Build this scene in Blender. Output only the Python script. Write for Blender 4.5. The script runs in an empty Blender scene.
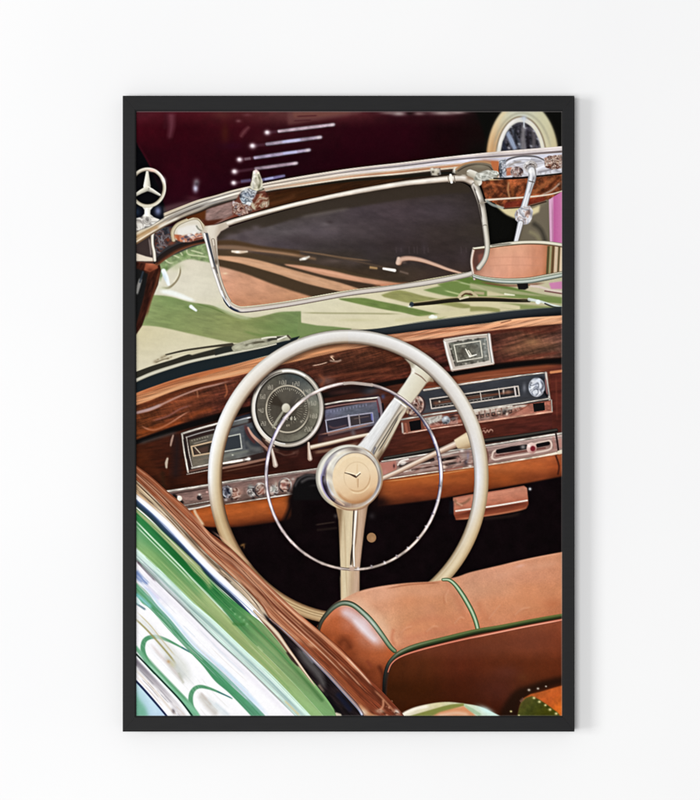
# A black-framed photographic print hanging on a white wall.
# The picture inside the frame is itself a FLAT printed sheet, so it is built as that flat
# sheet: its inks are drawn procedurally below (numpy, no files), stored as vertex colours
# on the paper mesh, and every motif of the print is cut out as its own mesh part.
# Frame, backing board, wall, lamps and shadows are real geometry and light.
import math
import numpy as np

S = 2.0                                   # ink cells per unit (1 unit = 1 pixel of the photo)
X0, Y0, X1, Y1 = 134.0, 109.0, 564.0, 719.0
W = int((X1 - X0) * S); H = int((Y1 - Y0) * S)
IMG = np.zeros((H, W, 3), np.float32)
PID = np.zeros((H, W), np.int16)
PARTS = []                                # part paths, index = id
GY, GX = np.mgrid[0:H, 0:W].astype(np.float32)
GX = (GX + .5) / S + X0; GY = (GY + .5) / S + Y0
rng = np.random.default_rng(7)

def pid(path):
    if path not in PARTS: PARTS.append(path)
    return PARTS.index(path)

def crom(pts, closed=False, n=8):
    P = [np.array(p, float) for p in pts]
    if len(P) < 3: return [tuple(p) for p in P]
    N = len(P); out = []
    rg = range(N if closed else N - 1)
    for i in rg:
        if closed: p0, p1, p2, p3 = P[i-1], P[i], P[(i+1) % N], P[(i+2) % N]
        else: p0, p1, p2, p3 = P[max(i-1, 0)], P[i], P[i+1], P[min(i+2, N-1)]
        for k in range(n):
            t = k / n
            out.append(tuple(.5*((2*p1) + (p2-p0)*t + (2*p0-5*p1+4*p2-p3)*t*t + (3*p1-p0-3*p2+p3)*t**3)))
    if not closed: out.append(tuple(P[-1]))
    return out

def ell(cx, cy, rx, ry, a0=0, a1=360, rot=0, n=72):
    r = math.radians(rot); o = []
    for k in range(n + 1):
        a = math.radians(a0 + (a1 - a0) * k / n)
        x, y = rx*math.cos(a), ry*math.sin(a)
        o.append((cx + x*math.cos(r) - y*math.sin(r), cy + x*math.sin(r) + y*math.cos(r)))
    return o

def box(pts, pad):
    xs = [p[0] for p in pts]; ys = [p[1] for p in pts]
    x0 = max(0, int((min(xs) - pad - X0) * S)); x1 = min(W, int((max(xs) + pad - X0) * S) + 2)
    y0 = max(0, int((min(ys) - pad - Y0) * S)); y1 = min(H, int((max(ys) + pad - Y0) * S) + 2)
    return (y0, max(y1, y0), x0, max(x1, x0))

def gblur(a, s):
    if s <= 0: return a
    r = int(math.ceil(s * 2.6)); k = np.exp(-.5 * (np.arange(-r, r+1) / s) ** 2); k /= k.sum()
    for ax in (0, 1):
        p = [(0, 0)] * a.ndim; p[ax] = (r, r)
        b = np.pad(a, p, mode='edge'); o = np.zeros_like(a); n = a.shape[ax]
        for i, w in enumerate(k):
            o += np.float32(w) * (b[i:i+n] if ax == 0 else b[:, i:i+n])
        a = o
    return a

def raster(pts, bb):
    y0, y1, x0, x1 = bb; h, w = y1-y0, x1-x0; SS = 4
    M = np.zeros((h, w + 1), np.float32)
    if h <= 0 or w <= 0: return M[:, :w]
    P = np.array([((p[0]-X0)*S - x0, (p[1]-Y0)*S - y0) for p in pts], float)
    A = P; B = np.roll(P, -1, 0)
    up = A[:, 1] != B[:, 1]; A = A[up]; B = B[up]
    D = np.zeros((h, w + 2), np.float64)          # derivative of coverage
    for r in range(h * SS):
        y = (r + .5) / SS
        m = (A[:, 1] <= y) != (B[:, 1] <= y)
        if not m.any(): continue
        a = A[m]; b = B[m]
        xs = np.sort(a[:, 0] + (y - a[:, 1]) * (b[:, 0]-a[:, 0]) / (b[:, 1]-a[:, 1]))
        row = r // SS
        for i in range(0, len(xs) - 1, 2):
            for x, sg in ((xs[i], 1.), (xs[i+1], -1.)):
                x = min(max(x, 0), w); c = int(x); f = x - c
                D[row, c] += sg * (1-f) / SS; D[row, c+1] += sg * f / SS
    return np.clip(np.cumsum(D, 1)[:, :w], 0, 1).astype(np.float32)

def put(bb, M, col, part=None, alpha=1., clip=None, mode='mix'):
    y0, y1, x0, x1 = bb
    if y1 <= y0 or x1 <= x0: return
    if clip is not None: M = M * clip[y0:y1, x0:x1]
    if callable(col): c = col(GX[y0:y1, x0:x1], GY[y0:y1, x0:x1])
    else: c = np.asarray(col, np.float32) / 255. if not isinstance(col, np.ndarray) else col
    a = (M * alpha)[..., None]
    d = IMG[y0:y1, x0:x1]
    if mode == 'mul': d *= (1 - a) + a * c
    elif mode == 'add': d += a * c
    else: d += a * (c - d)
    if part is not None:
        PID[y0:y1, x0:x1][M > .5] = pid(part)

def poly(pts, col, part=None, blur=0, sm=False, alpha=1., clip=None, mode='mix'):
    if sm: pts = crom(pts, True)
    bb = box(pts, blur * 3 + 1)
    M = raster(pts, bb)
    if blur: M = gblur(M, blur * S)
    put(bb, M, col, part, alpha, clip, mode)

def mask(pts, sm=False, blur=0):
    if sm: pts = crom(pts, True)
    M = raster(pts, (0, H, 0, W))
    return gblur(M, blur*S) if blur else M

def stops(v, st):
    xs = np.array([s[0] for s in st], np.float32)
    out = np.empty(v.shape + (3,), np.float32)
    for k in range(3):
        out[..., k] = np.interp(v, xs, [s[1][k] / 255. for s in st])
    return out

def stroke(pts, w, prof, part=None, sm=True, alpha=1., clip=None, soft=.35, n=8, noise=0, mode='mix', cap=True, fade=True, streak=None):
    """tube along a polyline. w: width or list along u; prof: colour, or stops over v (-1 right-hand top ..1),
    or a list [(u, stops)] blended along the path"""
    if sm: pts = crom(pts, False, n)
    P = np.array(pts, float)
    ws = np.atleast_1d(np.array(w, float)) / 2.
    L = np.r_[0, np.cumsum(np.hypot(*np.diff(P, axis=0).T))]; T = L[-1] or 1
    if len(ws) == 1: wf = lambda u: np.full_like(u, ws[0])
    else:
        ux = np.linspace(0, 1, len(ws)); wf = lambda u: np.interp(u, ux, ws).astype(np.float32)
    mw = ws.max()
    bb = box(pts, mw + 2); y0, y1, x0, x1 = bb
    if y1 <= y0 or x1 <= x0: return
    sh = (y1-y0, x1-x0)
    best = np.full(sh, 1e9, np.float32); U = np.zeros(sh, np.float32); V = np.zeros(sh, np.float32)
    for i in range(len(P) - 1):
        a, b = P[i], P[i+1]; d = b - a; l = math.hypot(*d)
        if l < 1e-6: continue
        s0, s1, t0, t1 = box([a, b], mw + 2)
        if s1 <= s0 or t1 <= t0: continue
        X = GX[s0:s1, t0:t1] - a[0]; Y = GY[s0:s1, t0:t1] - a[1]
        t = (X*d[0] + Y*d[1]) / (l*l); tc = np.clip(t, 0, 1)
        dx = X - tc*d[0]; dy = Y - tc*d[1]
        q = dx*dx + dy*dy
        if not cap:
            if i == 0: q = np.where(t < 0, 1e8, q)
            if i == len(P)-2: q = np.where(t > 1, 1e8, q)
        sl = (slice(s0-y0, s1-y0), slice(t0-x0, t1-x0))
        m = q < best[sl]
        best[sl] = np.where(m, q, best[sl])
        U[sl] = np.where(m, (L[i] + tc*l) / T, U[sl])
        sg = np.sign(-X*d[1] + Y*d[0])
        V[sl] = np.where(m, sg, V[sl])
    dist = np.sqrt(best); hw = wf(U)
    M = np.clip((hw - dist) / (soft*2) + .5, 0, 1) if soft > 0 else (dist < hw).astype(np.float32)
    if part is None and alpha < 1 and fade: M = M * np.clip(np.minimum(U, 1-U) / .14 + .08, 0, 1)
    v = V * np.clip(dist / np.maximum(hw, 1e-3), 0, 1)
    if isinstance(prof, tuple): c = np.broadcast_to(np.array(prof, np.float32)/255., sh + (3,)).copy()
    elif isinstance(prof[0][1], tuple): c = stops(v, prof)
    else:
        us = [p[0] for p in prof]; cs = [stops(v, p[1]) for p in prof]
        c = cs[0].copy()
        for k in range(1, len(us)):
            f = np.clip((U - us[k-1]) / (us[k]-us[k-1]), 0, 1)[..., None]
            c = c*(1-f) + cs[k]*f
    if streak:
        am, fu, fv = streak; c = c * (1 + 2*am*(fbm(U*T*fu, v*fv + 3.7, 1., int(T) % 9, 3) - .5)[..., None])
    if noise: c = c * (1 + noise * (vnoise(GX[y0:y1, x0:x1], GY[y0:y1, x0:x1], .9, 3) - .5)[..., None])
    put(bb, M, c.astype(np.float32), part, alpha, clip, mode)

def spot(x, y, rx, ry, col, rot=0, alpha=1., clip=None, hard=1., part=None, mode='mix'):
    R = max(rx, ry) * 2.6
    bb = box([(x, y)], R); y0, y1, x0, x1 = bb
    X = GX[y0:y1, x0:x1]-x; Y = GY[y0:y1, x0:x1]-y; r = math.radians(rot)
    a = (X*math.cos(r)+Y*math.sin(r))/rx; b = (-X*math.sin(r)+Y*math.cos(r))/ry
    q = a*a+b*b
    M = np.exp(-q*hard) if hard <= 1 else 1/(1+np.exp(np.clip((np.sqrt(q)-1)*hard*min(rx, ry)*2.6, -30, 30)))
    put(bb, M.astype(np.float32), col, part, alpha, clip, mode)

RC = [(0,(20,16,18)),(.2,(70,60,62)),(.36,(214,208,204)),(.46,(250,248,244)),(.56,(150,140,136)),(.68,(50,42,44)),(.82,(196,186,178)),(1,(236,230,224))]
RW = [(0,(24,10,8)),(.2,(96,44,30)),(.36,(206,190,172)),(.48,(250,244,234)),(.6,(150,84,60)),(.72,(44,26,24)),(.86,(186,150,130)),(1,(230,220,206))]
RB = [(0,(18,20,30)),(.2,(60,74,92)),(.36,(196,206,214)),(.48,(252,252,252)),(.6,(130,140,156)),(.72,(40,40,50)),(.86,(180,186,196)),(1,(236,238,242))]
def chromefx(pts, seed, f=.16, ang=0, sx=1, sy=1, ramp=None, alpha=.7, k=3.2, part=None, blur=.4, sm=False):
    """crumpled reflections of polished metal: warped contour bands inside pts"""
    ramp = ramp or RC
    def col(X, Y):
        a, b = rotc(X, Y, ang, sx, sy)
        q = f * .75
        wx_ = fbm(a, b, q, seed, 2) * 7; wy_ = fbm(a+31, b+7, q, seed+5, 2) * 7
        n = fbm(a + wx_, b + wy_, q, seed+9, 2) * k * 1.15
        return gblur(stops(np.abs((n % 2) - 1), ramp), .75)
    poly(pts, col, part, blur=blur, sm=sm, alpha=alpha)
NT = rng.random((256, 256)).astype(np.float32)
def vnoise(x, y, f, seed=0):
    x = x*f + seed*17.31; y = y*f + seed*9.77
    xi = np.floor(x); yi = np.floor(y); fx = x-xi; fy = y-yi
    fx = fx*fx*(3-2*fx); fy = fy*fy*(3-2*fy)
    xi = xi.astype(int) & 255; yi = yi.astype(int) & 255; xj = (xi+1) & 255; yj = (yi+1) & 255
    return (NT[yi, xi]*(1-fx)+NT[yi, xj]*fx)*(1-fy) + (NT[yj, xi]*(1-fx)+NT[yj, xj]*fx)*fy
def fbm(x, y, f, seed=0, o=4):
    s = 0; a = .5
    for k in range(o): s = s + a*vnoise(x, y, f, seed+k); f *= 2.03; a *= .5
    return s / (1-.5**o)
def rotc(x, y, ang, sx, sy):
    r = math.radians(ang); return (x*math.cos(r)+y*math.sin(r))*sx, (-x*math.sin(r)+y*math.cos(r))*sy

def lin(p0, p1, st):
    def f(X, Y):
        d = (p1[0]-p0[0], p1[1]-p0[1]); t = ((X-p0[0])*d[0]+(Y-p0[1])*d[1])/(d[0]**2+d[1]**2)
        return stops(t, st)
    return f
def field(xs, ys, rows):
    """soft colour mesh: rows[j][i] colour at (xs[i], ys[j])"""
    A = np.array(rows, np.float32)/255.
    def f(X, Y):
        u = np.interp(X, xs, np.arange(len(xs))); v = np.interp(Y, ys, np.arange(len(ys)))
        i = np.clip(u.astype(int), 0, len(xs)-2); j = np.clip(v.astype(int), 0, len(ys)-2)
        a = (u-i); b = (v-j); a = (a*a*(3-2*a))[..., None]; b = (b*b*(3-2*b))[..., None]
        return (A[j, i]*(1-a)+A[j, i+1]*a)*(1-b)+(A[j+1, i]*(1-a)+A[j+1, i+1]*a)*b
    return f
def grain(base, ang, sx, sy, amt, seed=1, f=.25, tint=None):
    """modulate a colour function/tuple with stretched noise"""
    def g(X, Y):
        c = base(X, Y) if callable(base) else np.broadcast_to(np.array(base, np.float32)/255., X.shape+(3,))
        a, b = rotc(X, Y, ang, sx, sy)
        n = (fbm(a, b, f, seed) - .5)[..., None]
        t = 1. if tint is None else np.array(tint, np.float32)
        return np.clip(c*(1 + amt*2*n*t), 0, 1)
    return g
def band(top, bot, col, part=None, sm=True, **k):
    a = crom(top) if sm else top; b = crom(bot) if sm else bot
    poly(list(a)+list(b)[::-1], col, part, **k)
def line(a, b, w, col, part=None, **k): stroke([a, b], w, col, part, sm=False, **k)
def para(tl, tr, br, bl):
    """maps (s,t) in 0..1 to a skewed panel"""
    def f(s, t):
        x = (1-t)*((1-s)*tl[0]+s*tr[0]) + t*((1-s)*bl[0]+s*br[0])
        y = (1-t)*((1-s)*tl[1]+s*tr[1]) + t*((1-s)*bl[1]+s*br[1])
        return (x, y)
    return f
GL = {'0': [[(0,0),(1,0),(1,2),(0,2),(0,0)]], '1': [[(.5,0),(.5,2)]], '2': [[(0,0),(1,0),(1,1),(0,1),(0,2),(1,2)]],
      '4': [[(0,0),(0,1),(1,1)],[(1,0),(1,2)]], '6': [[(1,0),(0,0),(0,2),(1,2),(1,1),(0,1)]], '8': [[(0,0),(1,0),(1,2),(0,2),(0,0)],[(0,1),(1,1)]],
      'K': [[(0,0),(0,2)],[(1,0),(0,1),(1,2)]], 'M': [[(0,2),(0,0),(.5,1),(1,0),(1,2)]], '3': [[(0,0),(1,0),(1,2),(0,2)],[(0,1),(1,1)]], '9': [[(1,1),(0,1),(0,0),(1,0),(1,2)]],
      '7': [[(0,0),(1,0),(.5,2)]], '5': [[(1,0),(0,0),(0,1),(1,1),(1,2),(0,2)]]}
def text(s, x, y, h, col, w=.6, rot=0, alpha=.9):
    r = math.radians(rot); ad = h*.72
    x0 = -ad*len(s)/2 + ad*.18
    for i, c in enumerate(s):
        for g in GL.get(c, []):
            q = []
            for px, py in g:
                a = x0 + i*ad + px*h*.42; b = (py-1)*h/2
                q.append((x + a*math.cos(r)-b*math.sin(r), y + a*math.sin(r)+b*math.cos(r)))
            stroke(q, w, col, sm=False, alpha=alpha, soft=.35)
def speckle(pts, n, cols, r=(.6, 1.6), alpha=.8, seed=0, rot=0, asp=1.6):
    """small glints and dark flecks of a reflective knob, inside polygon pts"""
    g = np.random.default_rng(seed); m = mask(pts)
    xs = [p[0] for p in pts]; ys = [p[1] for p in pts]
    for _ in range(n):
        x = g.uniform(min(xs), max(xs)); y = g.uniform(min(ys), max(ys)); q = g.uniform(*r)
        spot(x, y, q*asp, q, cols[g.integers(len(cols))], rot=rot+g.uniform(-25, 25), alpha=alpha, clip=m, hard=1.)
# ------------------------------------------------------------------ print: far background
MC = 'maroon_car'
poly([(130,105),(570,105),(570,260),(130,260)], grain(field([136,180,230,290,350,400,450,480],[112,130,160,190,215],[
 [(78,22,32),(68,12,22),(74,24,28),(88,44,44),(80,30,34),(46,10,18),(46,14,20),(20,10,10)],
 [(60,4,16),(48,2,12),(54,6,16),(48,10,18),(38,3,12),(38,2,12),(23,3,6),(18,6,6)],
 [(34,2,10),(45,2,13),(38,2,11),(30,2,10),(32,0,9),(30,1,8),(24,2,5),(12,10,8)],
 [(20,3,8),(42,2,14),(34,1,12),(24,0,8),(26,2,6),(24,3,5),(20,3,4),(8,7,6)],
 [(20,5,10),(36,4,16),(30,2,12),(20,0,8),(20,0,8),(20,0,8),(20,0,8),(8,7,6)]]), 0,1,1,.12,4,f=.15), MC)
poly([(130,138),(137,143),(150,166),(158,186),(170,222),(130,240)], (5,5,8), 'background_shade', blur=.7)
stroke([(136,141),(150,165),(158,185)], 1.6, (64,8,22), alpha=.7, soft=1)
stroke([(171,112),(171.5,126),(169,140)], [7,6,3], (122,70,82), alpha=.55, soft=2.5)
stroke([(166,113),(165,130)], 3, (60,20,30), alpha=.5, soft=2)
stroke([(240,138),(244,132),(250,126)], [3,4,2], (118,68,72), alpha=.6, soft=1.6)
spot(238.5,121,2.6,1.6,(130,85,90),alpha=.6); spot(247,115,4,1.6,(110,60,66),alpha=.5); spot(262,139,8,4,(60,16,22),alpha=.5)
spot(225,133,4,10,(72,30,14),alpha=.5); spot(222,115,8,4,(88,40,36),alpha=.5); spot(231,146,14,4,(40,6,40),alpha=.25)
band([(287,112),(320,111),(362,111)],[(288,125),(312,121),(340,117),(362,113)], (104,62,60), blur=1.3, alpha=.75)
band([(292,112),(330,111),(352,111)],[(294,118),(318,117),(350,113)], (120,72,60), blur=1, alpha=.6)
stroke([(296,116.5),(318,115.5)],1.2,(70,24,30),alpha=.8,soft=.8); stroke([(293,121),(312,120)],1,(66,22,28),alpha=.8,soft=.8)
for x,y,rx,ry,c in ((388,113,8,1.6,(120,92,92)),(399,113.6,7,2.3,(168,150,148)),(419,113.6,6,1.8,(130,104,104)),(443,113,12,2.2,(165,145,142)),(458,112.6,8,1.5,(150,128,126))):
    spot(x,y,rx,ry,c,alpha=.85)
spot(410,113.5,4,2,(26,10,10),alpha=.7)
stroke([(340,135),(420,150)],30,(44,0,14),alpha=.22,soft=10)
LV=[0]
def louvre(a,b,w,c,dot,dr,gap=.0,hl=None,enda=.75):
    LV[0]+=1; cl=MC+'/cooling_louvre#%d'%LV[0]
    ns=[(-1,tuple(int(k*.55) for k in c)),(-.3,c),(.3,c),(1,tuple(int(k*.4) for k in c))]
    stroke([(dot[0]+3,dot[1]-.4),a],w*.8,(70,36,48),soft=1,alpha=.8,part=cl)
    stroke([a,b],[w*1.05,w*1.15,w*1.15,w],ns,soft=.8,part=cl,alpha=.95,fade=False,streak=(.3,.16,.3))
    if hl: stroke(hl,w*.55,(186,190,232),soft=.8,alpha=.8)
    spot(dot[0],dot[1],dr*1.15,dr,(210,190,198),hard=1,part=cl); spot(dot[0]-.3,dot[1]-.4,dr*.7,dr*.6,(250,240,244),alpha=.8)
    spot(b[0]-1.5,b[1]+.2,w*.7,w*.42,(226,210,214),alpha=enda,rot=-8)
louvre((279,131.3),(333.5,124.6),3.6,(182,160,172),(267.3,132.6),2.5)
louvre((267,144.2),(320.5,137.2),3.8,(176,158,178),(252.6,146),2.7,hl=[(281,142),(302,139.6)])
louvre((255,157.8),(309.2,150),3.7,(160,146,172),(239.6,159.7),2.5,hl=[(282,153.6),(298,151.6)])
louvre((256,168.7),(296.5,163.2),3.6,(158,136,150),(234.6,171.7),2.6)
louvre((262,180),(284,175.8),3.2,(112,104,148),(233.8,183),2.4,hl=[(264,179.4),(274,177.6)],enda=.1)
stroke([(240,181.5),(252,180)],3,(92,84,120),soft=1,alpha=.8)
stroke([(244,159.3),(251,158.3)],2.6,(120,96,104),soft=.8,alpha=.8)
spot(196.4,182,3,3.4,(120,108,116),alpha=.9); spot(195.5,188.4,2.6,3.8,(190,186,208),alpha=1)
spot(193,198,7,2.5,(74,32,42),alpha=.7); spot(197,184,2,2,(52,40,50),alpha=.6)
band([(160,208),(178,203),(200,199)],[(160,216),(178,214),(200,205)],(120,96,94),blur=1.4,alpha=.5)
# whitewall wheel
WW='maroon_car/whitewall_tyre'
poly([(476,111),(486,140),(484,160),(486,240),(566,240),(566,105),(480,105)], (9,9,7), MC, blur=1.5)
poly(ell(522.5,160,38.5,60), (24,22,16), WW, blur=1.6)
poly(ell(522.5,159,36,57.5), field([486,500,520,545,560],[111,150,216],[
 [(206,190,150),(206,200,168),(204,206,184),(200,196,160),(180,170,130)],
 [(186,140,92),(212,168,120),(206,200,178),(206,198,162),(196,182,140)],
 [(200,180,130),(208,196,146),(206,194,142),(150,142,100),(120,110,80)]]), WW, blur=.8)
stroke(ell(522.5,159,34,55,180,262),3,(232,200,150),alpha=.5,soft=1.6)
stroke(ell(522,160,29.5,47,190,350),2,(150,146,124),alpha=.5,soft=1.2)
poly(ell(521,160,25.5,43.5), (216,214,206), 'maroon_car/chrome_rim', blur=.6)
stroke(ell(521,160,25.3,43.3,180,360),1.6,(128,110,84),alpha=.8,soft=.8)
stroke(ell(521,160,23.2,41,196,262),2.2,(238,232,226),alpha=.8,soft=.8)
chromefx(ell(521,160,20.6,37.8),4,f=.12,sx=1.6,sy=.7,ang=12,ramp=[(0,(20,20,26)),(.4,(56,54,62)),(.7,(96,94,102)),(1,(170,172,180))],alpha=.55,k=3)
stroke(ell(521,160,22.5,40,290,345),3,(222,218,196),alpha=.8,soft=.8)
RM=mask(ell(521,160,20.6,37.8),blur=.6)
poly(ell(521,160,20.6,37.8), grain((56,54,62),20,1,1,.9,9,f=.35), 'maroon_car/wire_spokes', blur=.6)
stroke([(506,130),(512,142),(516,151)],[4,5,4],(150,164,190),soft=1.2,clip=RM,alpha=.9)
stroke([(512,128),(516,138),(522,150)],[2,3,3],(96,104,118),soft=1.2,clip=RM,alpha=.8)
stroke([(524,122),(523,138),(524,152)],[3,4,6],(122,118,122),soft=1.3,clip=RM,alpha=.85)
stroke([(530,122),(534,136),(533,150)],[2,4,4],(94,88,92),soft=1.3,clip=RM,alpha=.8)
stroke([(518,124),(515,134),(518,146)],[2,3,4],(24,24,30),soft=1.2,clip=RM,alpha=.8)
stroke([(528,128),(528,138),(529,152)],[2,3,4],(28,24,30),soft=1.2,clip=RM,alpha=.8)
stroke([(536,130),(540,142),(540,152)],[2,2,3],(140,134,134),soft=1,clip=RM,alpha=.8)
stroke([(502,140),(506,152)],[3,4],(36,40,56),soft=1.2,clip=RM,alpha=.8)
for x,y in ((511,127),(519,144),(509,148),(534,131),(538,139),(525,128),(531,146)): spot(x,y,1.6,1.1,(196,196,204),alpha=.6,rot=30)
spot(524,118,3,2.6,(182,192,204),alpha=.9); line((524,117),(524,128),1.6,(200,206,214),soft=.6,alpha=.8)
# lower surroundings of the mirror
poly([(484,196),(562,196),(562,300),(484,300)], (10,10,10), MC, alpha=.0)
band([(526,206),(540,200),(552,198)],[(516,246),(535,250),(552,250)], (112,102,84), MC, blur=1.6, alpha=.95)
stroke([(531,222),(541,230),(546,244)],[5,4,4],(54,50,42),soft=1.8,alpha=.8)
stroke([(528,231),(537,236),(541,246)],[4,4,4],(142,134,100),soft=1.6,alpha=.6)
poly(ell(520,164,37,54.5,20,150)+[(488,205)], (206,192,146), WW, blur=1, alpha=0)
band([(495,202),(506,208),(522,212),(540,205)],[(498,208),(508,215.5),(522,219),(539,212)],(212,198,152),WW,blur=.8)
poly([(548.6,189),(565,184),(565,290),(551,290)], lin((549,200),(562,200),[(0,(214,168,196)),(.25,(212,160,192)),(.4,(188,92,150)),(1,(204,116,168))]), 'pink_panel', blur=.35)
stroke([(552.2,200),(553.4,288)],1.2,(150,78,120),alpha=.5,soft=.8)

# ------------------------------------------------------------------ bonnet seen through the windshield
BN='green_car/bonnet'
CR=(212,205,180)
poly([(134,262),(160,246),(200,238),(300,290),(562,262),(562,320),(400,345),(230,372),(134,402)], grain(field([136,180,230,300,400,480,560],[250,290,330,370],[
 [(206,200,176),(214,206,184),(206,200,178),(214,208,182),(206,200,160),(200,192,156),(176,170,140)],
 [(212,210,188),(216,210,190),(212,206,184),(214,208,180),(212,204,168),(200,190,150),(190,182,150)],
 [(206,196,158),(208,200,166),(206,200,166),(212,204,172),(212,204,170),(206,196,156),(196,186,150)],
 [(212,204,176),(210,202,176),(206,200,170),(208,202,170),(206,200,160),(200,190,150),(190,180,146)]]),8,.5,1.4,.03,5,f=.15), BN)
# leafy green reflection under the pillar
band([(158,260),(176,247),(200,242),(208,246)],[(160,282),(164,273.6),(173,266.4),(187,259.5),(201,261),(212,263)], grain((126,146,98),-30,1,1,.26,12,f=.3), BN, blur=.7)
for a in ([(163,258),(170,263),(178,261)],[(171,254),(180,258)],[(178,249),(183,256)],[(187,247),(188,254),(200,256),(208,257)],[(190,250),(204,254)]):
    stroke(a,1.5,(206,212,170),alpha=.75,soft=.6)
for x,y in ((166,268),(175,262),(185,255),(193,247),(178,252)): spot(x,y,2.6,2,(84,116,56),alpha=.6,rot=-40)
spot(176,266,7,5,(180,186,146),alpha=.6); 
stroke([(180.3,266),(180,273),(176.4,281),(169,287.6),(161.6,287.4)],[1,2,2,2.2,1.6],(138,126,96),alpha=.9,soft=.6)
stroke([(178.8,268),(178,275),(173,283)],1.2,(228,222,196),alpha=.8,soft=.6)
stroke([(163.5,271),(166.5,278),(168.4,284)],[4.5,4.5,3],(238,244,246),soft=.8); spot(164.5,277,1.6,5,(176,200,216),rot=-20,alpha=.5)
stroke([(158.6,291),(172,293),(188,298.6),(196,301)],[3.2,5,4.4,2],(238,242,238),soft=1.2,alpha=.85)
spot(165,288,5,1.6,(196,204,170),alpha=.6)
G1=grain(field([140,170,200,240,300],[296,320,345],[
 [(138,152,98),(124,146,88),(122,142,88),(126,138,84),(122,138,90)],
 [(132,148,94),(128,144,88),(130,142,88),(134,142,86),(112,134,80)],
 [(136,150,98),(134,144,92),(132,142,88),(138,144,92),(100,124,70)]]),8,.4,1.6,.10,6)
band([(140,295),(158,295.2),(172,297),(190,302),(210,305),(222,309),(236,314.2),(252,317.6),(266,315.2),(280,312),(301,311.2)],
     [(138,325.4),(158.6,326.8),(190,333.6),(215.7,339.2),(232,342.6),(250,343),(275,340),(301,338)], G1, BN, blur=.55)
poly([(299,311.4),(301,322.6),(317,325.4),(334,326.6),(352,328.6),(345,333),(300,342),(297,330)], (116,136,82), BN, blur=.5)
stroke([(196,303.5),(212,308),(226,314)],1,(90,112,56),alpha=.7,soft=.6)
stroke([(184,306),(190,308.6),(198,311.4)],2.2,(98,122,62),alpha=.6,soft=1)
stroke([(191,306.6),(196,310.4)],[3.6,2.2],(232,240,240),soft=.7)
stroke([(215,304),(228,312),(240,317),(252,318)],3.2,(198,206,174),alpha=.55,soft=1.4)
spot(268,326,22,5,(96,122,62),alpha=.35,rot=8); spot(225,335,16,4,(140,146,92),alpha=.5)
stroke([(243,331),(262,335.5),(282,333)],2,(104,128,66),alpha=.7,soft=1.2)
# stripes of reflected slats, right part
SG=(108,128,66); SO=(142,142,86)
stroke([(300,312.7),(330,313.2),(360,313.4),(402,314)],1.6,(160,156,116),soft=.7,alpha=.85)
band([(338,298.5),(350,298),(364,298),(382,301.6),(402,305.5),(430,312),(448,316)],[(341,300),(356,303.4),(372,307),(388,310.2),(402,312.4),(420,316.6),(440,319)],grain(SG,10,.4,2,.12,3),BN,blur=.5)
band([(381,295),(395,290.6),(405,291),(424,296),(446,300),(470,305)],[(384,297),(394,299.5),(412,303.4),(440,304.5),(460,308),(474,309)],grain(SO,10,.4,2,.1,3),BN,blur=.6)
band([(423,290),(440,286),(455,283)],[(430,292),(450,296.5),(475,299)],(112,134,72),BN,blur=.6)
band([(437,284.4),(452,281),(466,283),(487,290)],[(445,288),(462,293),(478,296.5),(487,297)],(108,130,66),BN,blur=.6)
band([(454,280),(470,276.6),(500,284),(540,294),(565,298)],[(458,281),(480,288),(510,295),(540,300),(565,303)],(92,118,52),BN,blur=.7)
stroke([(444,290.4),(462,295),(474,298)],1.5,(196,204,146),alpha=.7,soft=.6)
stroke([(458,282),(475,286),(486,290)],1.6,(186,196,146),alpha=.6,soft=.6)
band([(470,283),(500,288),(530,293),(565,299)],[(470,288.5),(500,293),(530,296),(565,303)],(176,172,132),BN,blur=.7,alpha=.8)
stroke([(505,294),(514,295.3)],1.8,(226,224,196),soft=.6); stroke([(473,292.5),(485,293.6)],3,(204,176,148),soft=1,alpha=.7)
band([(470,297),(500,296),(540,296),(562,298)],[(470,300),(500,301),(540,302),(562,304)],(116,134,72),BN,blur=.6)
band([(395,319),(430,315),(470,308),(500,304)],[(395,322),(430,320),(470,312),(500,307)],(206,198,158),BN,blur=.7)
band([(470,306),(486,306),(500,309)],[(470,311.5),(486,311),(500,313)],SO,BN,blur=.7)
band([(500,303),(520,304),(545,306),(562,305)],[(500,307),(520,309.6),(540,309.6),(562,309)],(132,142,84),BN,blur=.8)
band([(470,302.5),(500,303),(520,306)],[(470,306),(500,307.6),(520,310)],(208,198,158),BN,blur=.6)
spot(356,320,18,1.6,(196,190,146),alpha=.6)
# wipers
WP='green_car/windshield_wiper'
stroke([(411,304.6),(430,302.6),(456,299.6),(485,299),(516,300.2),(529,300.4)],[4,5,5.4,5.2,4.6,4],[(-1,(190,180,140)),(-.7,(150,136,96)),(-.35,(40,36,24)),(.7,(30,26,20)),(1,(70,60,40))],WP,soft=.35)
spot(411.6,304.4,2.2,2.6,(40,52,62),hard=2,alpha=.9); spot(409.5,306.5,1.6,1,(220,226,216),alpha=.9)
stroke([(459,297),(463,293),(470,292),(477,296)],[3,3.6,3,2],(190,176,138),WP,soft=.5); stroke([(462,296),(466,293.6),(472,295)],1.6,(90,66,40),soft=.5)
spot(470,294,1.6,1,(84,58,40)); stroke([(460,299),(468,297)],1.6,(214,204,172),soft=.5)
stroke([(529,299.4),(540,301.4),(552,305),(562,307)],[3,2.4,1.8,1.6],(206,214,206),WP,soft=.5); spot(538,302,2.4,2.2,(232,240,236),hard=1.8); stroke([(545,303.6),(554,307),(562,307.4)],1.4,(44,44,38),soft=.5)
spot(524,300.2,4,1.4,(66,62,40),alpha=.8)
stroke([(430,317.2),(436,317)],2.6,(226,232,220),soft=.6); spot(432.4,316.6,2.2,1.8,(238,240,230),hard=1.6)
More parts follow.
